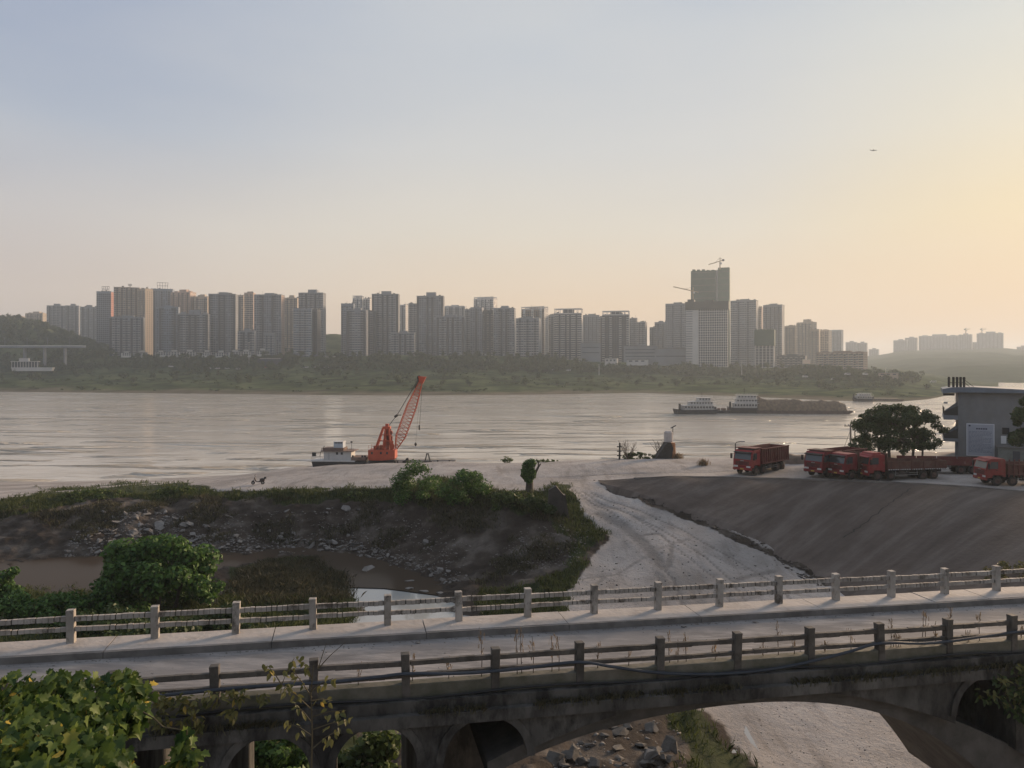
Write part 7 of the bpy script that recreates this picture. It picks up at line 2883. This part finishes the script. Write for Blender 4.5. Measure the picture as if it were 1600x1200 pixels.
# dry weeds along the near kerb
def weed(px, ytop, label, grp):
    s_, h_ = face_sh(px, ytop, .12)
    b = Bp(s_, .12, 0)
    h = max(h_, .25)
    root = thing('dry_weed', label, 'weed', tuple(b), 0, grp)
    k = MB()
    t = Vector((rnd.uniform(-.06, .06), rnd.uniform(-.06, .06), h))
    k.tube([(0, 0, -.05), t * .5 + Vector((rnd.uniform(-.03, .03), 0, 0)), t], [.014, .011, .006], 5)
    k.build('stem', mat('weed_stem', (.09, .065, .045), (.055, .04, .03), scale=4), root)
    n = 12
    pp = np.array([[t.x * q + rnd.gauss(0, .035), t.y * q + rnd.gauss(0, .035), h * q] for q in [rnd.uniform(.55, 1.05) for _ in range(n)]])
    v, f = blades(pp, .03, .08, .014, 2, .02, .8)
    link('seed_head', mesh_np('seed_head', v, f, 5, mats=[lf_dry]), root)['kind'] = 'stuff'


for px, yt in [(752, 985), (808, 985), (816, 985), (833, 995), (862, 992), (873, 995), (645, 1025), (700, 1030), (935, 1005), (980, 1012), (1048, 992), (1059, 1000), (1073, 988), (1117, 1010), (1194, 1003), (1217, 975), (1240, 990), (1330, 985), (1391, 970), (1397, 990), (1405, 993), (1440, 955), (1446, 955), (1462, 972), (1485, 948), (1513, 985), (1531, 958), (1595, 980), (560, 1040), (1290, 1000)]:
    weed(px, yt, 'dry seeded weed stalk growing along the near kerb of the bridge', 'dry weeds along the near kerb')
# loose stones and litter on the road
for px, py, sz, lb in [(653, 993, .10, 'small pale stone against the far kerb near the middle'), (1067, 968, .12, 'brown stone on the road close to the far kerb'), (1180, 963, .10, 'small stone at the far kerb in the right half'), (1363, 960, .07, 'black scrap on the road in the right half'), (470, 1019, .09, 'white scrap on the road near the sapling')]:
    t_ = 4.1 if py < 1000 else 2.8
    s_, h_ = face_sh(px, py, t_)
    o = link('road_stone', rock_me[rnd.randrange(9)])
    tag(o, lb, 'stone')
    o.location = Bp(s_, t_, -.05)
    o.scale = (sz * 2, sz * 1.6, sz * 1.6)

V, Fc, n0 = [], [], 0
for i in range(900):
    t_ = rnd.choice([4.36 - abs(rnd.gauss(0, .22)), 4.36 - abs(rnd.gauss(0, .1)), .30 + abs(rnd.gauss(0, .2)), rnd.uniform(.4, 4.2) if rnd.random() < .3 else 4.3])
    p_ = np.array(Bp(rnd.uniform(-16, 40), t_, -.07))
    me_ = rnd.choice(rock_me)
    vv = np.array([q.co[:] for q in me_.vertices]) * rnd.uniform(.025, .075)
    V.append(vv + p_)
    Fc.append(np.array([tuple(q.vertices) for q in me_.polygons if len(q.vertices) == 3]) + n0)
    n0 += len(vv)
stuff('road_grit', 'grit and crumbs of stone along the kerbs of the bridge road', np.concatenate(V), np.concatenate(Fc), 3, mat('grit', (.22, .2, .18), (.09, .08, .07), scale=3, coord='World'))

# ------------------------------------------------------------------ foreground climbers
def leaf_mesh(name, m, lobed=True):
    """single broad leaf, folded along its rib, about one unit long"""
    if lobed:
        half = [(0, 0), (.20, -.12), (.46, .02), (.34, .22), (.52, .46), (.28, .52), (.16, .78), (0, 1.0)]
    else:
        half = [(0, 0), (.14, .12), (.22, .35), (.18, .62), (.08, .85), (0, 1.0)]
    vs, fs = [], []
    n = len(half)
    for x, y in half:
        vs.append((x, y, abs(x) * .28 - .18 * y * y))
    for x, y in half:
        vs.append((-x, y, abs(x) * .28 - .18 * y * y))
    mid = len(vs)
    vs.append((0, .45, -.03))
    for i in range(n - 1):
        fs.append((mid, i, i + 1))
        fs.append((mid, n + i + 1, n + i))
    me = bpy.data.meshes.new(name)
    me.from_pydata(vs, [], fs)
    me.materials.append(m)
    me.update()
    return me


broad = leaf_mesh('leaf', lf_vine)
narrow = leaf_mesh('leaf', lf_twig, False)


def rot_leaf(view_bias=.5):
    n = Vector((rnd.gauss(0, .55), -view_bias + rnd.gauss(0, .45), .75 + rnd.gauss(0, .4))).normalized()
    q = n.to_track_quat('Z', 'Y')
    return (q.to_matrix() @ Matrix.Rotation(rnd.uniform(-1.4, 1.4) + math.pi, 3, 'Z'))


def leafy(root, clumps, n_obj, n_stuff, me, smin, smax, mstuff, big=None):
    """n_obj leaves as parts, the rest of the foliage joined; front leaves are the ones nearest the viewer"""
    w = np.array([c[2] for c in clumps], float)
    w /= w.sum()
    base = np.array([vv.co[:] for vv in me.vertices])
    tri = np.array([tuple(p_.vertices) for p_ in me.polygons])
    L = []
    for i in range(n_obj + n_stuff):
        c, r, _ = clumps[nrs.choice(len(clumps), p=w)]
        d = Vector((rnd.gauss(0, 1), rnd.gauss(0, 1), rnd.gauss(0, 1))).normalized() * rnd.random() ** .35
        L.append((Vector((c[0] + d.x * r[0], c[1] + d.y * r[1], c[2] + d.z * r[2])), rnd.uniform(smin, smax) * (big(c) if big else 1), d.z - d.y))
    L.sort(key=lambda t: -t[2])
    V, Fc, n0 = [], [], 0
    for i, (p_, s_, _) in enumerate(L):
        M = rot_leaf()
        if i < n_obj:
            o = link('leaf', me, root)
            o.location = p_
            o.rotation_euler = M.to_euler()
            o.scale = (s_, s_, s_)
        else:
            V.append((base * s_) @ np.array(M).T + np.array(p_))
            Fc.append(tri + n0)
            n0 += len(base)
    if V:
        o = link('foliage', mesh_np('foliage', np.concatenate(V), np.concatenate(Fc), 3, mats=[mstuff]), root)
        o['kind'] = 'stuff'


def climber():
    Y = 8.2
    o = P(110, 1330, Y)
    root = thing('climbing_vine', 'dense broad-leaved vine heap with a few yellow leaves at lower left', 'vine', tuple(o))
    s = Y / F
    q = lambda px, py, dy=0.0: tuple(P(px, py, Y + dy) - o)
    cl = []
    for px, py, r, dy in [(20, 1085, 42, 0), (75, 1078, 38, .3), (130, 1075, 36, .5), (185, 1072, 34, .7), (215, 1085, 28, .8), (40, 1140, 60, -.4), (110, 1130, 55, -.1), (175, 1115, 42, .3), (60, 1195, 70, -.9), (140, 1190, 55, -.6), (10, 1180, 60, -1), (205, 1130, 25, .4), (-40, 1120, 60, -.3), (100, 1235, 80, -1.2), (180, 1215, 30, -.3)]:
        cl.append((q(px, py, dy), (r * s, r * s * 1.2, r * s * .8), r * r))
    zt_ = max(c[0][2] for c in cl)
    leafy(root, cl, 295, 2700, broad, .055, .112, lf_vine, lambda c: 1 + .75 * min(max((zt_ - c[2]) / .7, 0), 1))
    k = MB()
    for i in range(14):
        a = Vector(q(rnd.uniform(0, 180), 1330, rnd.uniform(-.5, .5)))
        c = rnd.choice(cl)[0]
        k.tube([a, a.lerp(Vector(c), .5) + Vector((rnd.uniform(-.2, .2), 0, 0)), c], [.03, .02, .008], 5)
    k.build('stems', mat('vine_stem', (.10, .085, .05), (.06, .05, .03), scale=4), root)
    # the smaller hanging shoot to its right
    Y2 = 8.6
    o2 = P(285, 1300, Y2)
    s = Y2 / F
    r2 = thing('vine_shoot', 'smaller yellow green vine shoot right of the dense vine heap', 'vine', tuple(o2))
    q2 = lambda px, py, dy=0.0: tuple(P(px, py, Y2 + dy) - o2)
    cl = [(q2(292, 1155), (14 * s, .12, 14 * s), 1), (q2(290, 1180), (26 * s, .15, 14 * s), 2), (q2(285, 1205), (34 * s, .2, 20 * s), 3)]
    leafy(r2, cl, 55, 60, broad, .08, .16, lf_vine)
    k = MB()
    k.tube([q2(285, 1300), q2(290, 1200), q2(292, 1140)], [.02, .014, .006], 5)
    k.tube([q2(215, 1108), q2(240, 1122), q2(255, 1136), q2(282, 1140)], [.01, .008, .008, .006], 5)
    k.build('stems', MATS['vine_stem'], r2)


climber()


def sapling():
    Y = 15.5
    o = P(485, 1250, Y)
    s = Y / F
    root = thing('sapling', 'thin sapling with sparse yellow green leaves before the near railing', 'sapling', tuple(o))
    q = lambda px, py, dy=0.0: Vector(P(px, py, Y + dy) - o)
    k = MB()
    k.tube([q(485, 1250), q(488, 1150), q(486, 1080), q(490, 1040)], [.022, .018, .013, .008], 6)
    tips = []
    for a, b_ in [((488, 1110), (440, 1070)), ((440, 1070), (418, 1040)), ((440, 1070), (460, 1028)), ((487, 1090), (455, 1045)), ((487, 1080), (520, 1060)), ((488, 1120), (540, 1110)), ((488, 1140), (550, 1125)), ((487, 1060), (475, 1035)), ((488, 1150), (450, 1130)), ((487, 1095), (520, 1095)), ((488, 1170), (530, 1140)), ((488, 1130), (460, 1100))]:
        A_, B_ = q(*a), q(*b_, rnd.uniform(-.3, .3))
        k.tube([A_, A_.lerp(B_, .5) + Vector((0, 0, .04)), B_], [.014, .01, .005], 5)
        tips += [A_.lerp(B_, f) for f in (.45, .6, .75, .88, 1.0)]
    k.tube([q(497, 1045), q(515, 1025), q(540, 1003)], [.012, .008, .004], 5)
    k.tube([q(497, 1045), q(505, 1020), q(510, 1005)], [.01, .008, .004], 5)
    k.build('branches', mat('vine_stem', None), root)
    for t in tips:
        for j in range(rnd.choice([1, 2, 2])):
            ob = link('leaf', narrow, root)
            ob.location = t + Vector((rnd.gauss(0, .05), rnd.gauss(0, .05), rnd.gauss(0, .05)))
            ob.rotation_euler = rot_leaf().to_euler()
            sc = rnd.uniform(.10, .19)
            ob.scale = (sc * 1.2, sc, sc)
    # leafy creeper that spills over the ledge around it
    o = Bp(face_sh(350, 1085)[0], -.45, -.2)
    r3 = thing('ledge_creeper', 'sparse grey green creeper spilling over the bridge ledge at left', 'creeper', tuple(o))
    cl = []
    for px, py, r in [(250, 1095, 22), (290, 1100, 25), (330, 1092, 22), (370, 1085, 18), (410, 1090, 14), (300, 1130, 22), (250, 1125, 20), (360, 1115, 14), (450, 1075, 12)]:
        s_, h_ = face_sh(px, py, -.62)
        z_ = Bp(s_, -.62, h_) - o
        rr = r * 19.5 / F
        cl.append((tuple(z_), (rr, .16, rr * .7), r * r))
    leafy(r3, cl, 150, 260, narrow, .12, .22, lf_twig)
    o = Bp(face_sh(1600, 1085)[0], -.5, -.2)
    r4 = thing('wall_creeper', 'dark creeper hanging over the side arch at the right edge', 'creeper', tuple(o))
    cl = []
    for px, py, r in [(1600, 1050, 26), (1580, 1075, 22), (1610, 1085, 30), (1590, 1105, 22), (1540, 1085, 16), (1560, 1060, 14), (1565, 1092, 14), (1620, 1120, 30)]:
        s_, h_ = face_sh(px, py, -.55)
        z_ = Bp(s_, -.62, h_) - o
        rr = r * 25 / F
        cl.append((tuple(z_), (rr, .2, rr * .7), r * r))
    leafy(r4, cl, 150, 420, narrow, .13, .26, lf_dark)
    # weeds and moss along the ledge
    pp = np.array([list(Bp(rnd.uniform(-12, 36), -.40 + rnd.uniform(-.06, .04), -.40)) for _ in range(1500)])
    keep = fbm(pp[:, 0] * .5, pp[:, 1] * .5, 3) > -.1
    v, f = blades(pp[keep], .05, .22, .022, 4, .05, .7)
    stuff('ledge_grass', 'short dry grass and moss on the ledge of the bridge', v, f, 5, lf_brush)


sapling()
